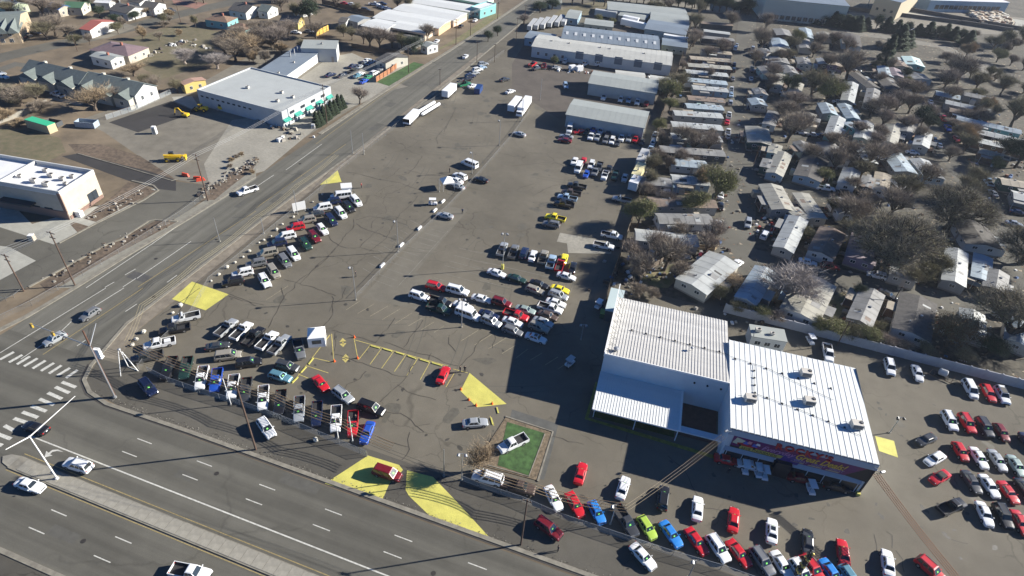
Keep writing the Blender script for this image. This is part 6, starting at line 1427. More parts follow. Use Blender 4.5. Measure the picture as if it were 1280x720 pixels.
# ------------------------------------------------------------------ poles, wires, cords, fences, small things
def pole(base, top, r, label, cat="utility pole", name="utility_pole", m=None, arm=None, group=None):
    g, h = htop(base, top)
    t = thing(name, label, cat, (g.x, g.y, 0), 0, group)
    MB().tube((0,0,0),(0,0,h),r,8,r2=r*.7).build("shaft", m or WOODP, t)
    if arm:
        for z, w in arm:
            MB().box(0,0,h-z,w,.12,.14).build("crossarm", m or WOODP, t)
            for s in (-1,-.4,.4,1): MB().tube((s*w*.45,0,h-z+.14),(s*w*.45,0,h-z+.34),.05,6).build("insulator", GALV, t)
    return t, g, h
def sag(a, b, s, n=12):
    return [Vector(a).lerp(Vector(b), i/n)-Vector((0,0,s*4*(i/n)*(1-i/n))) for i in range(n+1)]
WIRE = mat("black_cable", (.03,.03,.03), .6); CORD = mat("tan_pennant_cord", (.27,.19,.11), .8); PALEW = mat("aluminium_cable", (.45,.45,.44), .5, .5)
def cordset(pts, n, gap, s, m, r, label, cat="pennant cord", flags=True, fs=.20):
    t = thing("pennant_string" if flags else "overhead_cable", label, cat, (0,0,0))
    d = (Vector(pts[-1])-Vector(pts[0])); d.z = 0; d.normalize(); nn = Vector((-d.y, d.x, 0))
    for k in range(n):
        off = nn*gap*(k-(n-1)/2); mb = MB()
        for a, b in zip(pts, pts[1:]):
            p = sag(Vector(a)+off, Vector(b)+off, s*(Vector(b)-Vector(a)).length/30*(1+.12*k))
            mb.path(p, r, 4)
            if flags:
                L = (Vector(b)-Vector(a)).length; q = int(L/.32)
                for j in range(q):
                    f = j/q*12; i = min(11, int(f)); c = p[i].lerp(p[i+1], f-i); e = (p[i+1]-p[i]).normalized()
                    mb.add([c-e*fs*.5, c+e*fs*.5, c-Vector((0,0,fs*(1.2+.5*rnd.random())))+nn*rnd.uniform(-.05,.05)], [(0,1,2)])
        mb.build("strand", m, t)
    return t
# utility poles of the west frontage and their wires
W1 = [((30,364),(9,316)),((94,357),(61,290)),((260,251),(247,192)),((409,155),(407,105)),((511,91),(511,58)),((570,56),(570,24)),((588,45),(588,15)),((622,24),(621,0))]
wl1 = ["brown utility pole nearest the left edge of the picture","tall brown utility pole on the soil strip by the frontage road","utility pole in the rubble where the frontage road meets the side road","utility pole beside the planted cone evergreens","utility pole at the corner of the small green lawn","utility pole on the dry verge past the weathered house","second utility pole on the dry verge by the storage sheds","utility pole at the top by the storage office"]
W1o = []
for (b, t), l in zip(W1, wl1):
    _, g, h = pole(b, t, .17, l, arm=[(.4,2.2),(1.6,1.6)]); W1o.append((g, h))
for i in range(len(W1o)-1):
    (a, ha), (b, hb) = W1o[i], W1o[i+1]
    cordset([(a.x,a.y,ha-.1),(b.x,b.y,hb-.1)], 3, .8, .5, PALEW, .028, f"span of power cables from the {ORD[i]} to the {ORD[i+1]} pole along the west frontage", "cable", False)
a, ha = W1o[1]; cordset([(a.x,a.y,ha-.1),(a.x-30,a.y-60,ha)], 3, .8, .8, PALEW, .028, "power cables leaving the soil strip pole toward the picture's left edge", "cable", False)
W2 = [((320,562),(295,480)),((651,681),(659,628))]
_, g2, h2 = pole((320,562),(295,480),.18,"brown utility pole with a lamp arm on the dark verge by the white suv",arm=[(.5,1.8)])
_, g3, h3 = pole((651,681),(661,625),.15,"utility pole with a white lamp head by the maroon suv on the verge",arm=[(.4,1.4)])
cordset([(g2.x,g2.y,h2-.5),(g3.x,g3.y,h3-.4),(g3.x+60,g3.y-.5,h3)], 2, .6, .6, WIRE, .02, "black overhead cables along the front verge between the brown poles", "cable", False)
_, gc, hc = pole((144,496),(106,412),.19,"leaning rusty signal pole at the intersection corner",cat="traffic signal pole",name="signal_pole",m=mat("rusty_steel",(.12,.06,.04),.7,.2))
cordset([(gc.x,gc.y,hc-3),(g2.x,g2.y,h2-1)], 3, .4, .5, WIRE, .02, "black overhead cables from the rusty signal pole to the lamp arm pole", "cable", False)
# signal masts
def mast(base, top, tips, lab, m, heads=(), r=.16):
    g, h = htop(base, top); t = thing("signal_mast", lab, "traffic signal", (g.x, g.y, 0))
    MB().tube((0,0,0),(0,0,h),r,8,r2=r*.7).tube((0,0,0),(0,0,.4),r*2,8).build("shaft", m, t)
    for (tx, ty), dz, hd in tips:
        e = at(tx, ty, h+dz); MB().tube((0,0,h-.15),(e.x-g.x,e.y-g.y,h+dz),r*.7,7,r2=r*.35).build("mast_arm", m, t)
        for f in hd:
            q = Vector((0,0,h-.15)).lerp(Vector((e.x-g.x,e.y-g.y,h+dz)), f)
            o = MB().box(0,0,-.9,.32,.28,.95).build("signal_head", mat("signal_yellow",(.38,.26,.04),.5), t, loc=q)
            for k in range(3): MB().tube((0,-.19,-.75+k*.34),(0,-.30,-.75+k*.34),.13,8).build("lens_hood", DARKMETAL, o)
    return t
mast((144,497),(112,432),[((37,404),.6,(.62,.98)),((120,404),2.5,())],"grey signal mast arm with yellow signal heads reaching over the side road", GALV)
MB_ = mat("white_steel_pole", (.72,.72,.70), .5)
mast((72,599),(35,546),[((94,495),1.5,()),((7,562),.4,())],"white steel light mast with two arms on the median tip", MB_, r=.14)
# white leaning A-frame by the corner fence
a = at(160,463); t = thing("banner_frame","white steel A frame standing at the fence corner by the dark pickups","frame",(a.x,a.y,0),.2)
MB().tube((-.4,.8,0),(-.1,.3,5.4),.08,6).build("frame_leg", MB_, t); MB().tube((1.9,.2,0),(.5,.0,5.0),.08,6).build("frame_leg", MB_, t); MB().tube((-.4,-1.6,0),(-.1,-.1,5.2),.07,6).build("frame_leg", MB_, t)
MB().tube((-.4,.8,.1),(1.9,.2,.1),.06,6).build("crossbar", MB_, t); MB().ball((-.1,.2,5.3),.3,.3,.25).build("lamp_head", GALV, t)
# dark signal box + white cabinet
a = at(125,447); t = thing("utility_cabinet","white traffic control cabinet on the corner pavement","cabinet",(a.x,a.y,0),.3); MB().box(0,0,.15,1.1,.7,2.2).box(0,0,0,1.3,.9,.15).build("casing", MB_, t); MB().box(0,-.36,.4,.9,.03,1.8).build("door", WFR, t)
# lamp posts of the lot
LAMPS = [((628,336),(628,291),'yellow based lamp post in the middle lot',1,2),((498,315),(494,276),'lamp post on the mid lot fence',0,1),((445,375),(439,334),'lamp post at the near end of the mid lot fence',0,1),((726,425),(727,405),'shaded lamp post beside the dealership',0,2),
 ((577,409),(577,373),'lamp post in the lower rank of the middle lot',0,2),((577,600),(575,567),'twin headed lamp post by the bare tree at the fence',0,2),((555,595),(553,562),'plain slim post left of the bare tree',0,0),((289,506),(277,474),'slim grey post rising behind the front fence row',0,1),
 ((423,548),(417,519),'slim post beside the white pickup of the front row',0,0),((441,552),(434,521),'slim pale post before the red pickup',0,0),((624,182),(624,150),'lamp post high on the mid lot fence',0,1),((590,217),(589,190),'lamp post behind the long white van',0,1),((549,240),(547,224),'thin post left of the small canopy',0,0),
 ((652,152),(650,124),'lamp post between box truck and back lot',0,1),((675,125),(675,98),'thin lamp post at the top of the back lot',0,0),((1112,541),(1122,519),'cross headed lamp post right of the painted sign',0,2),((763,655),(769,631),'lamp post where the pennant cords meet the fence',0,1),((860,722),(868,699),'lamp post by the white suv at the fence',0,1),
 ((441,192),(438,163),'thin post at the verge above the top yellow triangle',0,0),((455,193),(455,166),'second thin post by the top yellow triangle',0,0),((372,268),(370,237),'dark post among the outer line of cars',0,0),((275,302),(268,272),'thin fence post lamp by the lane shadow stripes',0,0),((330,292),(328,272),'thin verge post near the white board',0,0)]
lampo = {}
for k, (b, t_, lab, yb, nh) in enumerate(LAMPS):
    g, h = htop(b, t_); h = min(h, 11.5); t = thing("lamp_post", lab, "lamp post", (g.x, g.y, 0), .3, None); lampo[k] = (g, h)
    MB().tube((0,0,0),(0,0,h),.10,8,r2=.07).build("shaft", GALV if not (k in (7,8,9)) else MB_, t)
    if yb: MB().tube((0,0,0),(0,0,1.3),.38,10).build("base_guard", M_YELP, t)
    else: MB().tube((0,0,0),(0,0,.25),.22,8).build("base_plate", CONCM if False else M_CONC, t)
    if nh:
        for j in range(2 if nh == 2 else 1):
            s = (-1,1)[j]; MB().tube((0,0,h-.1),(s*.55,0,h+.05),.04,5).build("bracket", GALV, t)
            MB().tube((s*.55,-.05,h-.05),(s*.62,-.45,h-.22),.22,8,r2=.30).build("lamp_head", DARKMETAL if k in(15,) else GALV, t)
# pennant cords: building corners to the fence posts and along both fences
c1 = at(905,545,7.7); j1 = at(784,634,5.6); j2 = at(767,634,5.6)
cordset([(c1.x,c1.y,7.7),(j1.x,j1.y,5.4)], 3, .42, .8, mat("pale_tan_cord",(.36,.29,.19),.8), .022, "tan pennant strings from the left corner of the painted front to the fence lamp", fs=.07)
pts = [(j1.x,j1.y,5.4)]+[(x,57.2,4.6) for x in (-9.5,-20.5)]
cordset(pts, 4, .5, 1.3, CORD, .04, "sagging brown pennant strings over the cars below the grass island")
pts = [(-34.5,56.2,4.2),(-44,56.8,5.2),(-58,57.4,5.2),(-75,57.2,5.2),(-91,58.6,5.0)]
cordset(pts, 4, .5, .9, CORD, .03, "brown pennant strings along the front row of pickups")
pts = [(-91,58.6,5.0),(-96.6,68,4.8),(-96.8,84,4.8),(-96.8,104,4.8),(-97,122,4.8),(-97.2,142,4.8)]
cordset(pts, 3, .6, .7, mat("yellow_pennant_cord",(.28,.24,.14),.8), .022, "tan pennant strings along the west fence beside the side road", fs=.08)
c2 = at(1095,592,7.4); e2 = at(1195,720,5.5); e3 = e2+(e2-c2)*.35
cordset([(c2.x,c2.y,7.4),(e3.x,e3.y,5.2)], 4, .42, .5, mat("rust_brown_cord",(.21,.11,.06),.8), .05, "four rust brown pennant cords from the right corner of the painted front")
# the gold balloon stack at the bottom
g = at(992,722); t = thing("balloon_column", "tall black and gold balloon column rising from the fence", "balloon column", (g.x,g.y,0))
GOLD = mat("gold_foil", (.60,.45,.14), .25, .7); BLKB = mat("black_balloon", (.02,.02,.02), .25)
MB().tube((0,0,0),(0,0,8.0),.05,6).build("pole", GALV, t)
for i in range(16):
    for j in range(3):
        a = j*2.09+i*.8; mb = MB().ball((0,0,0),.27,.27,.29,8,6); me = mb.mesh("balloon", GOLD if (i+j)%3==0 else BLKB) if ('bal',(i+j)%3==0) not in VAR else VAR[('bal',(i+j)%3==0)]
        VAR[('bal',(i+j)%3==0)] = me; inst("balloon", me, t, (.27*cos(a),.27*sin(a),1.6+i*.38))
# canopies and booths
def canopy(c, w, h, ang, lab, sides=True):
    g = at(*c); t = thing("canopy_tent", lab, "canopy", (g.x,g.y,0), ang)
    WC = mat("white_canopy_fabric",(.80,.80,.79),.8)
    MB().add([(-w/2,-w/2,h),(w/2,-w/2,h),(w/2,w/2,h),(-w/2,w/2,h),(0,0,h+1.3),(-w/2,-w/2,h-.3),(w/2,-w/2,h-.3),(w/2,w/2,h-.3),(-w/2,w/2,h-.3)], [(0,1,4),(1,2,4),(2,3,4),(3,0,4),(5,6,1,0),(6,7,2,1),(7,8,3,2),(8,5,0,3)]).build("roof", WC, t)
    for x in (-1,1):
        for y in (-1,1): MB().box(x*(w/2-.05),y*(w/2-.05),0,.07,.07,h-.1).build("pole", MB_, t)
    if sides:
        for a in range(4):
            c_, s_ = cos(a*pi/2), sin(a*pi/2); q = w/2-.02
            def R_(x, y, z): return (x*c_-y*s_, x*s_+y*c_, z)
            MB().add([R_(-q,-q,0),R_(q,-q,0),R_(q,-q,h-.1),R_(-q,-q,h-.1)], [(0,1,2,3)]).build("side_wall", WC, t)
            MB().add([R_(-.9,-q-.03,.9),R_(.9,-q-.03,.9),R_(.9,-q-.03,1.9),R_(-.9,-q-.03,1.9)], [(0,1,2,3)]).build("window", mat("clear_vinyl_window",(.10,.10,.10),.2), t)
    return t
canopy((397,427), 3.4, 2.5, .55, "white peaked canopy tent with windowed side walls in the front lot")
canopy((559,235), 3.4, 2.5, .7, "small open white canopy over the pale cars by the mid lot fence", False)
g = at(434,243); t = thing("guard_booth","white box booth at the top of the two parked lines","booth",(g.x,g.y,0),.6)
MB().box(0,0,0,2.6,2.4,2.7).build("wall", MB_, t); MB().box(0,0,2.702,3.0,2.8,.14).build("roof", WFR, t); inst("window", win_mesh(1.1,1.0), t, (1.32,0,1.6), pi/2); inst("window", win_mesh(1.1,1.0), t, (0,-1.22,1.6), 0)
g = at(375,265); t = thing("notice_board","blank white board leaning at the verge beside the outer line","board",(g.x,g.y,0),.9); MB().box(0,0,.6,3.4,.12,2.4).build("panel", WFR, t); MB().box(-1.4,0,0,.12,.12,.6).box(1.4,0,0,.12,.12,.6).build("post", MB_, t)
# golf carts
def cart(c, ang, lab, dark=False):
    g = at(*c); t = thing("golf_cart", lab, "golf cart", (g.x,g.y,0), ang)
    MB().box(.75,0,.35,.9,1.1,.45,taper=.8).box(-.2,0,.3,1.5,1.1,.18).box(-.75,0,.35,.8,1.1,.5).build("body", WPAN, t)
    MB().box(-.35,0,.8,.5,1.05,.14).box(-.6,0,.9,.12,1.05,.45).build("seat", mat("grey_vinyl_seat",(.25,.25,.26),.6), t)
    MB().box(-.05,0,1.85,1.9,1.25,.07).build("roof", WPAN if not dark else GPAN, t)
    for x in (-.9,.7):
        for y in (-.52,.52): MB().tube((x,y,.6),(x*.95,y,1.86),.025,5).build("roof_post", DARKMETAL, t)
    for x in (-.8,.8):
        for y in (-.52,.52): MB().tube((x,y-.08,.22),(x,y+.08,.22),.22,10).build("wheel", TYRE, t)
cart((930,588), -1.4, "left golf cart in the shade under the painted sign"); cart((946,592), -1.3, "middle golf cart in the shade under the painted sign"); cart((954,595), -1.4, "golf cart next to the entrance in the painted sign shade")
cart((1012,613), -1.3, "right golf cart below the maroon car in the sign's shade"); cart((541,256), .4, "white golf cart below the small canopy by the mid lot fence"); cart((712,456), 1.2, "golf cart standing alone in the dealership's long shadow", True)
cart((748,384), 1.3, "golf cart near the dumpster behind the dealership"); cart((1012,428), -1.2, "small white cart by the block wall behind the dealership")
# tow-behind tank by the wall, back-of-house cabin
g = at(1176,470); t = thing("tank_trailer","small round water tank on a frame by the block wall","tank",(g.x,g.y,0),-.2)
MB().tube((-.6,0,1.1),(.6,0,1.1),.75,12).ball((-.6,0,1.1),.3,.74,.74).ball((.6,0,1.1),.3,.74,.74).build("tank", GPAN, t); MB().box(0,0,.25,2.6,1.2,.12).build("frame", DARKMETAL, t); MB().tube((-2.8,-1.2,.3),(2.6,-1.6,.3),.08,5).tube((1.8,-1.5,.3),(2.2,.1,1.2),.07,5).tube((-2.4,-1.1,.3),(-1.9,.3,1.1),.07,5).build("brace", WOODP, t)
r, L, D = bldg("site_office","white cabin squeezed between the dealership and the block wall","cabin",(940,420),(984,427),(986,413),3.2,WHITEW,GREYROOF,'flat',over=.1,front=(1.6,3,1.3,1.1,'window'))
rooftop_unit(r, L*.2, D*.5, 3.2, .8); rooftop_unit(r, L*.6, D*.4, 3.2, .6); MB().tube((.3,-.2,3.2),(-.3,-1.0,5.2),.07,5).build("mast", GALV, r)
r, L, D = bldg("equipment_shed","flat pale roofed shed tucked behind the tall sign board","shed",(757,387),(774,391),(779,363),3.2,mat("dark_siding",(0,0,0)),mat("teal_grey_roof",(.42,.50,.50),.6),'flat',over=.1)
g = at(755,396); t = thing("dumpster","dark green dumpster with a yellow green lid behind the dealership","dumpster",(g.x,g.y,0),.1); MB().box(0,0,.1,2.0,1.8,1.3).build("bin", mat("dumpster_green",(.03,.08,.04),.6), t); MB().box(0,0,1.402,2.05,1.85,.08).build("lid", mat("lime_lid",(.22,.32,.06),.5), t)
# people
SKIN = mat("skin", (.42,.26,.18), .6)
def person(c, ang, shirt, legs, lab, lean=0):
    g = at(*c); me = bpy.data.meshes.new("body")
    V = [(0,0,.92),(0,0,1.12),(0,0,1.40),(0,0,1.52),(0,0,1.66),(0,.17,1.40),(.05,.27,1.14),(.14,.26,.92),(0,-.17,1.40),(-.03,-.27,1.14),(.04,-.28,.90),(0,.10,.88),(.04,.11,.50),(.0,.12,.06),(.14,.12,.04),(0,-.10,.88),(.05,-.11,.50),(-.05,-.12,.06),(.09,-.12,.04)]
    Ed = [(0,1),(1,2),(2,3),(3,4),(2,5),(5,6),(6,7),(2,8),(8,9),(9,10),(0,11),(11,12),(12,13),(13,14),(0,15),(15,16),(16,17),(17,18)]
    me.from_pydata(V, Ed, []); o = bpy.data.objects.new("person", me); COL.objects.link(o); o.location = (g.x,g.y,.02); o.rotation_euler = (0,0,ang)
    sk = o.modifiers.new("skin",'SKIN'); RR = [.15,.16,.17,.06,.11,.07,.055,.045,.07,.055,.045,.10,.075,.055,.04,.10,.075,.055,.04]
    for i, r in enumerate(RR): me.skin_vertices[0].data[i].radius = (r, r)
    me.skin_vertices[0].data[0].use_root = True
    o.modifiers.new("sub",'SUBSURF').levels = 1; o.modifiers["sub"].render_levels = 1
    dg = bpy.context.evaluated_depsgraph_get(); m2 = bpy.data.meshes.new_from_object(o.evaluated_get(dg)); o.modifiers.clear(); o.data = m2
    for m in (shirt, legs, SKIN): m2.materials.append(m)
    for p in m2.polygons:
        z = p.center.z; p.use_smooth = True; p.material_index = 1 if z < .92 and abs(p.center.y) < .21 else (2 if z > 1.50 or (z < 1.0 and abs(p.center.y) > .2) else 0)
    tag(o, lab, "person")
    h = MB().ball((0,0,1.72),.10,.095,.07,8,5).build("hair", mat("dark_hair",(.03,.02,.015),.8), o)
DKC = mat("dark_clothing", (.02,.02,.025), .8); JEAN = mat("denim", (.04,.06,.11), .8); BRSH = mat("maroon_shirt", (.20,.03,.03), .8)
for c, a_, s_, l_, lab in (((575,465),1,DKC,JEAN,"person in dark clothes standing by the end bay, left of the pair"),((581,465),2,DKC,DKC,"person in dark clothes standing by the end bay, right of the pair"),((697,689),.5,DKC,DKC,"person in black walking on the verge below the maroon suv"),
  ((445,526),2.5,DKC,JEAN,"person beside the red pickup of the front row"),((452,235),0,BRSH,DKC,"person in dark red near the white booth"),((562,216),1,DKC,DKC,"person standing above the small white canopy"),((578,267),2,JEAN,DKC,"person in blue right of the silver sedan at the mid fence"),((445,346),.4,DKC,DKC,"person in black by the lamp post at the mid fence end"),
  ((909,592),1,DKC,DKC,"person standing in the painted sign's shade"),((708,462),1,GPAN,DKC,"person beside the golf cart in the long shadow")):
    person(c, a_, s_, l_, lab)
# cones
ORC = mat("orange_plastic", (.75,.12,.02), .5)
for k, (x, y) in enumerate(((418,452),(443,422),(447,448),(576,487),(586,500),(595,507),(615,505))):
    g = at(x, y); t = thing("traffic_cone", ["orange cone at the corner of the yellow triangle by the tent","orange cone at the top of the short yellow line","orange cone at the foot of the short yellow line","orange cone at the left tip of the yellow kite panel","orange cone on the lower left edge of the kite panel","orange cone at the bottom corner of the kite panel","orange cone on the bottom edge of the kite panel"][k], "traffic cone", (g.x,g.y,.03), 0, "orange cones around the entrance bays")
    MB().tube((0,0,.03),(0,0,.75),.20,8,r2=.03).build("cone", ORC, t); MB().box(0,0,0,.45,.45,.04).build("base", ORC, t)
# white boulders / weights along the fences
BOUL = mat("whitewashed_stone", (.50,.48,.42), .9, var=.2, scale=2)
bl = [(264,352,.7),(274,344,.9),(284,335,1.2),(294,329,.8),(304,322,.7),(312,315,1.0),(324,304,.6),(330,301,.8),(339,296,.6),(346,288,1.1),(353,281,.7),(367,272,.8),(391,253,.6),(403,244,.7),(226,383,1.2),(216,392,.8),(180,416,1.1),(171,425,1.0),(166,432,.9),(395,551,1.1),(455,189,.4),(385,262,.6)]
for k, (x, y, s) in enumerate(bl):
    g = at(x, y); o = MB().ball((0,0,s*.32),s*.48,s*.4,s*.36,8,6,jit=.35).build("boulder", BOUL, loc=(g.x,g.y,0), rz=k*1.3)
    tag(o, f"{'large' if s>=1 else 'small'} whitewashed boulder at the west fence, {'number ' + (ORD[k] if k<13 else ORD[k-13]+' farther on')} in line" if k < 19 else ["pale boulder outside the front wire fence","tiny pale boulder near the top yellow triangle","small pale boulder by the white board"][k-19], "boulder", "whitewashed boulders along the fence")
# ---- fences
MESH = bpy.data.materials.new("chain_link"); MESH.use_nodes = True
_n = MESH.node_tree.nodes; _l = MESH.node_tree.links; _b = _n["Principled BSDF"]; _b.inputs["Base Color"].default_value = (.50,.55,.58,1); _b.inputs["Metallic"].default_value = .2; _b.inputs["Roughness"].default_value = .5; _b.inputs["Alpha"].default_value = .30
MESH2 = MESH.copy(); MESH2.name = "faint_chain_link"; _q2 = MESH2.node_tree.nodes["Principled BSDF"]; _q2.inputs["Alpha"].default_value = .12; _q2.inputs["Base Color"].default_value = (.3,.3,.29,1)
def chain(name, pts, h, lab, step=3.0, m=None, railm=None, px=True, mesh=True):
    P = [at(*p) for p in pts] if px else [Vector((*p,0)) for p in pts]
    t = thing(name, lab, "fence", (P[0].x,P[0].y,0)); o = P[0]; rail = MB(); net = MB()
    pm_ = MB().tube((0,0,0),(0,0,h+.05),.04,5).mesh("post", railm or GALV)
    for a, b in zip(P, P[1:]):
        a = a-o; b = b-o; L = (b-a).length; n = max(1, int(L/step))
        rail.tube((a.x,a.y,h),(b.x,b.y,h),.028,4); net.add([(a.x,a.y,.05),(b.x,b.y,.05),(b.x,b.y,h),(a.x,a.y,h)], [(0,1,2,3)])
        for i in range(n+1): q = a.lerp(b, i/n); inst("post", pm_, t, (q.x,q.y,0))
    rail.build("rail", railm or GALV, t)
    if mesh: net.build("wire_mesh", m or MESH, t)
chain("chain_link_fence", [(186,466),(210,478),(250,492),(300,507),(350,525),(400,546),(450,567),(459,571)], 1.6, "chain link fence in front of the front row of pickups")
chain("chain_link_fence", [(577,601),(600,610),(652,627),(700,648),(760,668),(840,695),(900,712),(950,730),(1000,748)], 1.5, "chain link fence along the cars below the grass island")
chain("chain_link_fence", [(174,463),(190,440),(222,410),(240,392),(262,352),(300,322),(345,284),(400,240),(425,213),(455,190),(520,140),(590,96),(630,66)], 1.3, "long wire fence between the west lot and the side road verge", 4.0, m=MESH2, railm=mat("dull_fence_steel",(.2,.2,.2)))
chain("chain_link_fence", [(446,372),(500,316),(560,260),(600,217),(640,171),(662,140)], 1.1, "low wire fence running up the middle of the lot", 4.0, m=MESH2, railm=mat("dull_fence_steel",(.20,.20,.19),.6,.3))
chain("chain_link_fence", [(0,401),(40,382),(104,345),(170,305),(225,270),(262,243)], 1.3, "wire fence on the pale verge west of the side road", 4.0, m=MESH2, railm=mat("dull_fence_steel",(.2,.2,.2)))
chain("chain_link_fence", [(133,150),(170,138),(215,117),(228,108)], 1.8, "rusty wire fence behind the black asphalt patch", 2.5, railm=mat("rusty_steel",(0,0,0)))
chain("guard_rail", [(0,374),(8,376),(18,372),(30,362)], .7, "short grey rail near the left edge pole", 2.0, mesh=False)
for k, (x, y) in enumerate(T(320,180,[(632,610),(728,508),(818,424),(895,335),(935,290)])):
    a = at(x, y); b = at(x+3, y-3); d = b-a
    tag(MB().box(0,0,0,1.9,.45,.5,taper=.9).build("barrier_block", FASC, loc=(a.x,a.y,.02), rz=atan2(d.y,d.x)), f"white concrete block on the mid lot fence line, {ORD[k]} from the near end", "barrier block", "white blocks on the mid lot fence line")
# plank fences: every board is a board
def plank(name, pts, h, lab, m, bw_=.30, z0=.05, px=True, gap=.03):
    P = [at(*p) for p in pts]; t = thing(name, lab, "fence", (P[0].x,P[0].y,0)); o = P[0]
    tot = sum((b-a).length for a, b in zip(P, P[1:])); w = max(bw_, tot/280)
    me = MB().box(0,0,z0,w-gap,.04,h).mesh("board", m); pm_ = MB().box(0,0,0,.12,.12,h+.15).mesh("post", WOODP); rail = MB()
    for a, b in zip(P, P[1:]):
        a = a-o; b = b-o; L = (b-a).length; n = max(1, int(L/w)); ang = atan2(b.y-a.y, b.x-a.x)
        for i in range(n): q = a.lerp(b, (i+.5)/n); inst("board", me, t, (q.x,q.y,rnd.uniform(-.04,.04)), ang+rnd.uniform(-.03,.03))
        for i in range(0, int(L/3)+1): q = a.lerp(b, min(1, i*3/L)); inst("post", pm_, t, (q.x-sin(ang)*-.09,q.y-cos(ang)*.09,0), ang)
        c = (a+b)/2; rail.box(c.x,c.y-.06,h*.75,L,.05,.1,ang).box(c.x,c.y-.06,h*.25,L,.05,.1,ang)
    rail.build("rail", WOODP, t)
GW = mat("weathered_fence_board", (.23,.19,.145), .9, var=.25, scale=1.5); OW = mat("orange_brown_fence_board", (.38,.16,.07), .85, var=.2, scale=1.2); YW = mat("yellow_fence_board", (.58,.38,.08), .8, var=.15, scale=1.2); DW = mat("dark_fence_board", (.07,.055,.045), .9)
plank("plank_fence", [(757,378),(763,352),(775,320),(790,275),(800,240),(806,222)], 2.0, "weathered tall plank fence between the lot and the park", GW)
plank("plank_fence", [(818,185),(822,160),(830,135),(845,95),(858,55),(866,20)], 2.0, "weathered plank fence behind the sheds and workshops", GW, .5)
plank("plank_fence", [(470,103),(490,90),(506,77)], 2.0, "orange brown plank fence beside the small green lawn", OW)
plank("plank_fence", [(395,46),(411,38)], 2.4, "bright yellow plank fence behind the garage block", YW)
plank("plank_fence", [(126,82),(145,74),(162,65)], 1.7, "orange brown plank fence of the purple roofed bungalow", OW)
plank("plank_fence", [(403,5),(425,10),(450,17),(468,20)], 2.2, "dark fence around the breaker yard", DW, .5)
plank("plank_fence", [(440,60),(470,66),(500,69)], 2.0, "dark fence behind the paved garage yard", DW, .5)
plank("plank_fence", [(802,344),(815,336),(828,328)], 1.6, "brown plank fence by the shaded lawn of the junk yard", GW)
plank("plank_fence", [(870,312),(892,314),(897,310)], 1.6, "tan fence behind the white double home by the lane", mat("tan_fence_board",(.42,.33,.20),.85))
plank("plank_fence", [(1096,378),(1110,382),(1130,386)], 1.5, "low brown fence between the grey and dark roofed homes", GW)
# concrete barrier wall at the left
P = [at(*p) for p in ((-20,165),(0,154),(30,144),(60,130))]; t = thing("concrete_barrier","white concrete barrier curving in from the left edge","barrier",(P[0].x,P[0].y,0)); mb = MB()
for a, b in zip(P, P[1:]): a=a-P[0]; b=b-P[0]; c=(a+b)/2; MB().box(c.x,c.y,0,(b-a).length,.5,1.6,atan2(b.y-a.y,b.x-a.x),taper=.98).build("barrier_section", M_CONC, t)
# green topped container, skip, portable toilets
def dumpbox(p, q, w, h, lab, m, top=None, cat="container", open_=False):
    a, b = at(*p), at(*q); d = b-a; L = d.length; t = thing("roll_off_container", lab, cat, (a.x,a.y,0), atan2(d.y,d.x))
    MB().box(L/2,-w/2,.1,L,.1,h).box(L/2,w/2,.1,L,.1,h).box(.05,0,.1,.1,w-.1,h).box(L-.05,0,.1,.1,w-.1,h).build("side_wall", m, t)
    rb = MB()
    for i in range(int(L/1.0)+1):
        for s in (-1,1): rb.box(min(L,i*1.0),s*(w/2+.08),.1,.1,.08,h)
    rb.build("rib", m, t); MB().box(L/2,0,.12,L-.2,w-.2,.2 if open_ else h-.1).build("load", M_DIRT2 if open_ else m, t)
    if top: MB().box(L/2,0,h+.102,L+.1,w+.1,.1).build("cover", top, t)
dumpbox((40,158),(68,166),2.6,2.6,"tan container with a bright green cover by the barrier",mat("tan_container",(.42,.35,.22),.7),mat("green_tarp",(.04,.42,.22),.6))
dumpbox((98,157),(122,159),2.6,1.8,"open blue grey skip beside the gravel yard",mat("blue_grey_skip",(.28,.34,.40),.6),open_=True)
dumpbox((60,155),(76,158),2.2,1.4,"low dark open skip behind the green covered container",mat("dark_siding",(0,0,0)),open_=True)
for k, (x, y) in enumerate(((194,167),(392,160),(41,300))):
    g = at(x, y); t = thing("portable_toilet" if k == 0 else "utility_box", ["white portable toilet on the gravel yard","white utility box at the foot of the planted evergreens","tan box on the pale paving before the new store"][k], "utility box", (g.x,g.y,0), .4)
    MB().box(0,0,0,1.2,1.2,2.3 if k==0 else 1.4,taper=.95).build("casing", FASC if k<2 else TANW, t); MB().box(0,-.62,.1,.8,.04,1.9 if k==0 else 1.0).build("door", CREAMW, t); MB().box(0,0,2.3 if k==0 else 1.4,1.1,1.1,.1).build("roof", WFR, t)
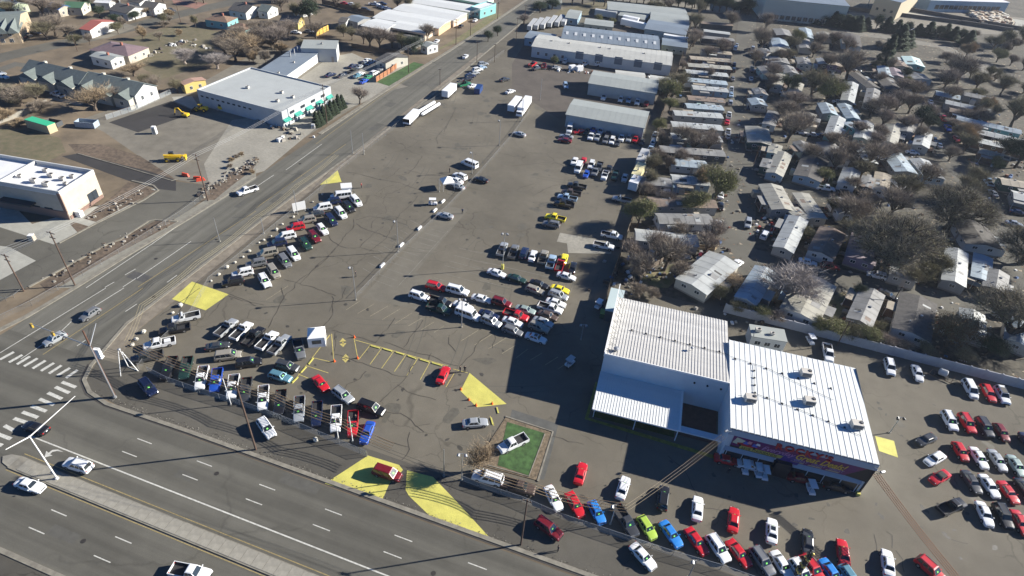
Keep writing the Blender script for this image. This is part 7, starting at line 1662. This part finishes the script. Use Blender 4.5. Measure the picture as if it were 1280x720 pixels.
# construction machines
CY = mat("machine_yellow", (.75,.48,.02), .45, var=.08, scale=2)
def wheels4(t, xs, w, r, ww=.5):
    for x in xs:
        for s in (-1,1):
            o = MB().tube((0,-ww/2,0),(0,ww/2,0),r,14).build("wheel", TYRE, t, loc=(x,s*w/2,r)); MB().tube((0,-ww/2-.02,0),(0,ww/2+.02,0),r*.5,10).build("rim", CY, o)
def loader(c, ang, lab):
    g = at(*c); t = thing("wheel_loader", lab, "wheel loader", (g.x,g.y,0), ang); t.scale = (.75,.75,.75)
    MB().box(-1.6,0,1.0,3.0,1.7,1.3,taper=.9).build("engine_hood", CY, t); MB().box(1.2,0,.9,2.2,1.2,.7).build("front_frame", CY, t)
    MB().box(0,0,1.6,1.5,1.5,1.6,taper=.9).build("cab", WGL, t); MB().box(0,0,3.2,1.6,1.6,.12).build("cab_roof", CY, t)
    for s in (-1,1): MB().tube((.8,s*.55,2.0),(3.2,s*.6,.8),.14,5).build("lift_arm", CY, t)
    MB().add([(3.1,-1.3,.2),(3.1,1.3,.2),(3.1,1.3,1.4),(3.1,-1.3,1.4),(4.3,-1.3,.1),(4.3,1.3,.1),(3.6,-1.3,1.2),(3.6,1.3,1.2)], [(0,1,2,3),(0,4,5,1),(0,3,6,4),(1,5,7,2)]).build("bucket", DARKMETAL, t)
    wheels4(t, (-1.7,1.6), 2.1, .8)
loader((252,139), 3.4, "yellow wheel loader with its bucket to the black asphalt patch")
def excavator(c, ang, lab):
    g = at(*c); t = thing("excavator", lab, "excavator", (g.x,g.y,0), ang); t.scale = (.62,.62,.62)
    for s in (-1,1): MB().box(0,s*1.1,0,3.8,.6,.8,taper=.85).build("track", TYRE, t)
    MB().box(-.4,0,.9,3.0,2.3,1.1).build("housing", CY, t); MB().box(.6,.7,1.4,1.3,.9,1.5,taper=.9).build("cab", WGL, t); MB().box(.6,.7,2.9,1.35,.95,.1).build("cab_roof", CY, t)
    MB().tube((1.0,-.2,1.6),(3.4,-.2,4.2),.30,6,r2=.25).tube((3.4,-.2,4.2),(5.4,-.2,3.9),.25,6,r2=.22).build("boom", CY, t); MB().tube((5.4,-.2,3.9),(6.2,-.2,1.2),.22,6,r2=.16).build("stick", CY, t)
    MB().box(6.0,-.2,.2,.8,1.0,.9,taper=.7).build("bucket", DARKMETAL, t)
excavator((232,146), 3.25, "yellow excavator with bent boom at the edge of the asphalt patch")
g = at(277,138); t = thing("compactor","small yellow roller machine right of the wheel loader","roller",(g.x,g.y,0),.2); MB().box(0,0,.6,2.0,1.2,.9,taper=.85).build("body", CY, t); MB().box(-.1,0,1.5,.9,1.0,.7).build("cab", WGL, t)
for x in (-1.0,1.0): MB().tube((x,-.6,.5),(x,.6,.5),.5,12).build("drum", GALV, t)
g = at(217,201); t = thing("telehandler","bright yellow telehandler parked on the gravel by the frontage road","telehandler",(g.x,g.y,0),.55)
MB().box(0,0,.8,4.2,1.6,.8).build("chassis", CY, t); MB().box(-.3,.55,1.4,1.4,.9,1.2,taper=.9).build("cab", WGL, t); MB().tube((-2.2,-.3,2.0),(3.2,-.3,1.7),.28,5).build("boom", CY, t); MB().box(3.4,0,.4,.5,1.8,1.2).build("fork_carriage", CY, t); wheels4(t, (-1.5,1.5), 2.1, .62, .45)
# orange barriers, rubble, junk
for k, (x, y) in enumerate(((232,220),(247,224),(251,226))):
    a = at(x, y); tag(MB().box(0,0,0,2.4,.5,.9,taper=.75).build("water_barrier", mat("orange_red_plastic",(.65,.07,.03),.5), loc=(a.x,a.y,0), rz=.4*k), ["orange plastic barrier left of the rubble pole","orange plastic barrier close behind the rubble pole","orange plastic barrier right at the rubble pole"][k], "barrier", "orange plastic barriers at the driveway")
def rubble(lab, pts, n, s, mats_, name="rubble", cat="rubble", zz=1.0):
    mb = MB(); A = [at(*p) for p in pts]
    for i in range(n):
        k = rnd.randrange(len(A)-1); c = A[k].lerp(A[k+1], rnd.random()); z = s*rnd.uniform(.3,1.2)
        mb.box(c.x+rnd.gauss(0,zz), c.y+rnd.gauss(0,zz), 0, z*rnd.uniform(.8,1.6), z, z*rnd.uniform(.3,.9), rnd.random()*3, m=i%len(mats_), taper=rnd.uniform(.5,.95))
    stuff(mb.build(name, mats_), lab, cat)
RB = [M_DIRT2, M_CONC, mat("grey_rubble",(.28,.26,.23),.9), mat("dark_rubble",(.06,.05,.045),.9)]
rubble("broken rubble and soil heap along the verge where the side road bends", [(246,246),(270,232),(290,218),(312,206),(322,200)], 150, .6, RB)
rubble("scattered planting rubble on the soil strip", [(60,350),(110,322),(160,296),(215,278)], 70, .5, RB)
rubble("rubble and small stones in the planting bed by the store", [(112,274),(150,255),(180,238)], 60, .5, RB)
rubble("scattered building scraps on the yard below the service building", [(322,150),(345,160),(365,165),(350,175),(385,172)], 50, 1.1, RB+[WFR])
rubble("junk and machine parts heaped before the long workshop", [(665,82),(700,88),(735,92),(790,96),(835,100)], 160, 1.0, RB+[WFR, mat("rust_scrap",(.20,.08,.05),.8), mat("blue_scrap",(.06,.12,.25),.7)], "scrap_heap", "scrap")
rubble("clutter in the back yard of the purple roofed bungalow", [(160,68),(190,70),(210,58),(232,52),(262,62)], 70, 1.0, RB+[WFR], "yard_clutter", "clutter", 1.5)
rubble("clutter around the junk yard behind the plank fence", [(770,370),(790,340),(820,330),(860,330),(890,300),(850,290),(800,310)], 220, .8, RB+[WFR, mat("blue_scrap",(0,0,0))], "yard_clutter", "clutter", 3)
rubble("sheds and household clutter at the lane corner", [(950,285),(958,300),(968,282),(962,268),(975,290)], 60, .9, RB+[WFR, mat("red_scrap",(.4,.05,.04),.7)], "yard_clutter", "clutter", 1.5)
for nm_, pts in (("first cross lane homes",[(880,120),(900,200),(870,260),(830,280)]),("middle homes",[(960,250),(1020,290),(1060,320),(1100,230),(1190,330),(1230,340)]),("wall side homes",[(930,400),(980,405),(1060,400),(1120,410),(1170,400),(1210,420)]),("upper homes",[(970,180),(1020,215),(1060,190),(1110,170),(1140,210)]),("top homes",[(970,60),(1010,90),(1050,70),(1090,110),(1140,130)]),("east homes",[(1190,150),(1240,150),(1270,200),(1250,240)])):
    rubble(f"yard clutter between the {nm_}", pts, 170, .8, RB+[WFR, GPAN, mat("blue_scrap",(0,0,0)), mat("rust_scrap",(0,0,0))], "yard_clutter", "clutter", 5)
# satellite/utility poles in the park
for b, t_, lab in (((1046,432),(1062,400),"utility pole between the block wall and the homes"),((1112,385),(1122,355),"utility pole on the lane by the white suv of the park"),((1196,462),(1199,447),"short pole against the block wall"),((942,205),(942,180),"pole at the right kerb of the park lane"),((1062,195),(1063,172),"thin pole among the upper park homes"),((929,132),(928,108),"thin pole on the park lane"),((97,64),(96,40),"thin utility pole on the grass by the residential bend"),((226,28),(221,6),"thin utility pole at the residential street field"),((192,22),(188,12),"short utility pole opposite the dark roofed house"),((655,38),(658,6),"utility pole at the road before the works"),((645,52),(646,22),"utility pole at the corner of the works yard"),((596,78),(596,52),"pole at the top end of the west fence"),((618,78),(619,55),"second pole at the top end of the west fence"),((550,106),(550,86),"pole beside the verge near the lone box trailer")):
    pole(b, t_, .13, lab, arm=[(.3,1.4)])
g = at(785,638); 
# leaf and twig litter under the trees: one scatter
mb = MB()
for i in range(5200):
    x = rnd.uniform(12, 150); y = rnd.uniform(122, 420)
    p = proj(x, y, 0)
    s = rnd.uniform(.15,.55)*(1+y/400); a = rnd.random()*6.3
    mb.add([(x+s*cos(a),y+s*sin(a),.035),(x+s*cos(a+2.2)*.7,y+s*sin(a+2.2)*.7,.035),(x+s*cos(a+4.1),y+s*sin(a+4.1),.035)], [(0,1,2)], m=i%3)
stuff(mb.build("leaf_litter", [mat("brown_litter",(.16,.11,.07),.95),mat("pale_litter",(.30,.25,.18),.95),mat("dark_litter",(.06,.045,.035),.95)]), "fallen leaves and scraps scattered over the mobile home yards", "leaf litter")
# ------------------------------------------------------------------ wear on the paving
def blot(mb, x, y, r, z, m=0, n=9, el=1.0, ang=0.0):
    pts = []
    for i in range(n):
        a = 2*pi*i/n; k = r*rnd.uniform(.6,1.2); u, v = k*cos(a)*el, k*sin(a)
        pts.append((x+u*cos(ang)-v*sin(ang), y+u*sin(ang)+v*cos(ang)))
    mb.flat(pts, z, m)
OIL = mat("oil_stain", (.055,.05,.04), .6, var=.3, scale=2); OIL2 = mat("faint_stain", (.094,.086,.067), .75, var=.2, scale=1)
mb = MB()
for i in range(420):
    x = rnd.uniform(-94, -18) if rnd.random() < .7 else rnd.uniform(-5, 90); y = rnd.uniform(60, 240) if x < -18 else rnd.uniform(59, 118)
    if -6 < x < 44 and y > 76: continue
    big = rnd.random() < .25
    blot(mb, x, y, rnd.uniform(.6,1.6) if big else rnd.uniform(.12,.45), .0112+i*1e-5, 1 if big else 0, el=rnd.uniform(.8,2.0), ang=rnd.random()*3)
struct(mb.build("oil_stains", [OIL, OIL2]))
mb = MB()      # stained parking rows and driving lanes
for i in range(46):
    x = rnd.uniform(-90,-25); y = rnd.uniform(70,230); a = rnd.uniform(-.25,.25)+(pi/2 if rnd.random()<.5 else 0); L = rnd.uniform(6,22)
    for s in (-.8,.8):
        mb.ribbon([(x+cos(a+.02*j)*L*j/6-sin(a)*s, y+sin(a+.03*j)*L*j/6+cos(a)*s) for j in range(7)], .20, .0162+(i*2+(s>0))*1.5e-5)
struct(mb.build("tyre_marks", mat("tyre_mark", (.100,.092,.072), .8)))
MH = mat("cast_iron_cover", (.05,.045,.04), .6, .4)
for x, y in ((-60,43.5),(-20,41),(-35,29),(-104.5,98),(-109,140),(-111.5,86),(-70,27),(-101.8,75)):
    struct(MB().tube((x,y,.015),(x,y,.032),.38,14).build("manhole_cover", MH))
# patched rectangles on the roads
for x, y, w, h, z in ((-50,45.8,7,2,.0165),(-14,30.2,10,1.8,.0165),(-76,26,5,1.6,.0165),(-66,40.6,3,1.4,.0165),(-103,170,2.6,6,.009),(-108,190,3,4,.009),(-104,118,2.2,5,.009),(-110.5,112,1.6,9,.009),(10,44,9,1.6,.0165)):
    struct(MB().flat([(x,y),(x+w,y+.1),(x+w,y+h),(x,y+h)], z).build("road_patch", mat("road_patch_asphalt", (.082,.079,.068), .85, var=.15, scale=.8)))
# snow-white paint ghosts, gravel at the kerb line
mb = MB()
for i in range(900):
    x = rnd.uniform(-92,20); y = 49.0+abs(rnd.gauss(0,.5)); s = rnd.uniform(.04,.14)
    mb.box(x,y,.02,s,s*.8,s*.5,rnd.random()*3,m=i%2)
stuff(mb.build("kerb_gravel", [M_CONC, mat("dark_rubble",(.06,.05,.045),.9)]), "loose gravel and grit gathered along the front kerb", "gravel")
# haze
hz = bpy.data.objects.new("haze", MB().box(0,1800,-1.0,6400,5700,93.5).mesh("haze", [])); COL.objects.link(hz)
hz['kind'] = 'stuff'
hm = bpy.data.materials.new("haze_air"); hm.use_nodes = True; hn = hm.node_tree.nodes; hn.clear()
ho = hn.new("ShaderNodeOutputMaterial"); hv = hn.new("ShaderNodeVolumePrincipled")
hv.inputs["Color"].default_value = (.80,.88,1.0,1); hv.inputs["Density"].default_value = .00008; hv.inputs["Anisotropy"].default_value = .2
hm.node_tree.links.new(hv.outputs[0], ho.inputs["Volume"]); hz.data.materials.append(hm)
for k, v in USED.items():
    if len(v) > 1 and v[0] not in ("wheel_stop",) and not all(bpy.data.objects[n].get('group') for n in v):
        print("DUPLABEL", len(v), k)
    if not 4 <= len(k.split()) <= 16: print("LABELLEN", len(k.split()), k, v)
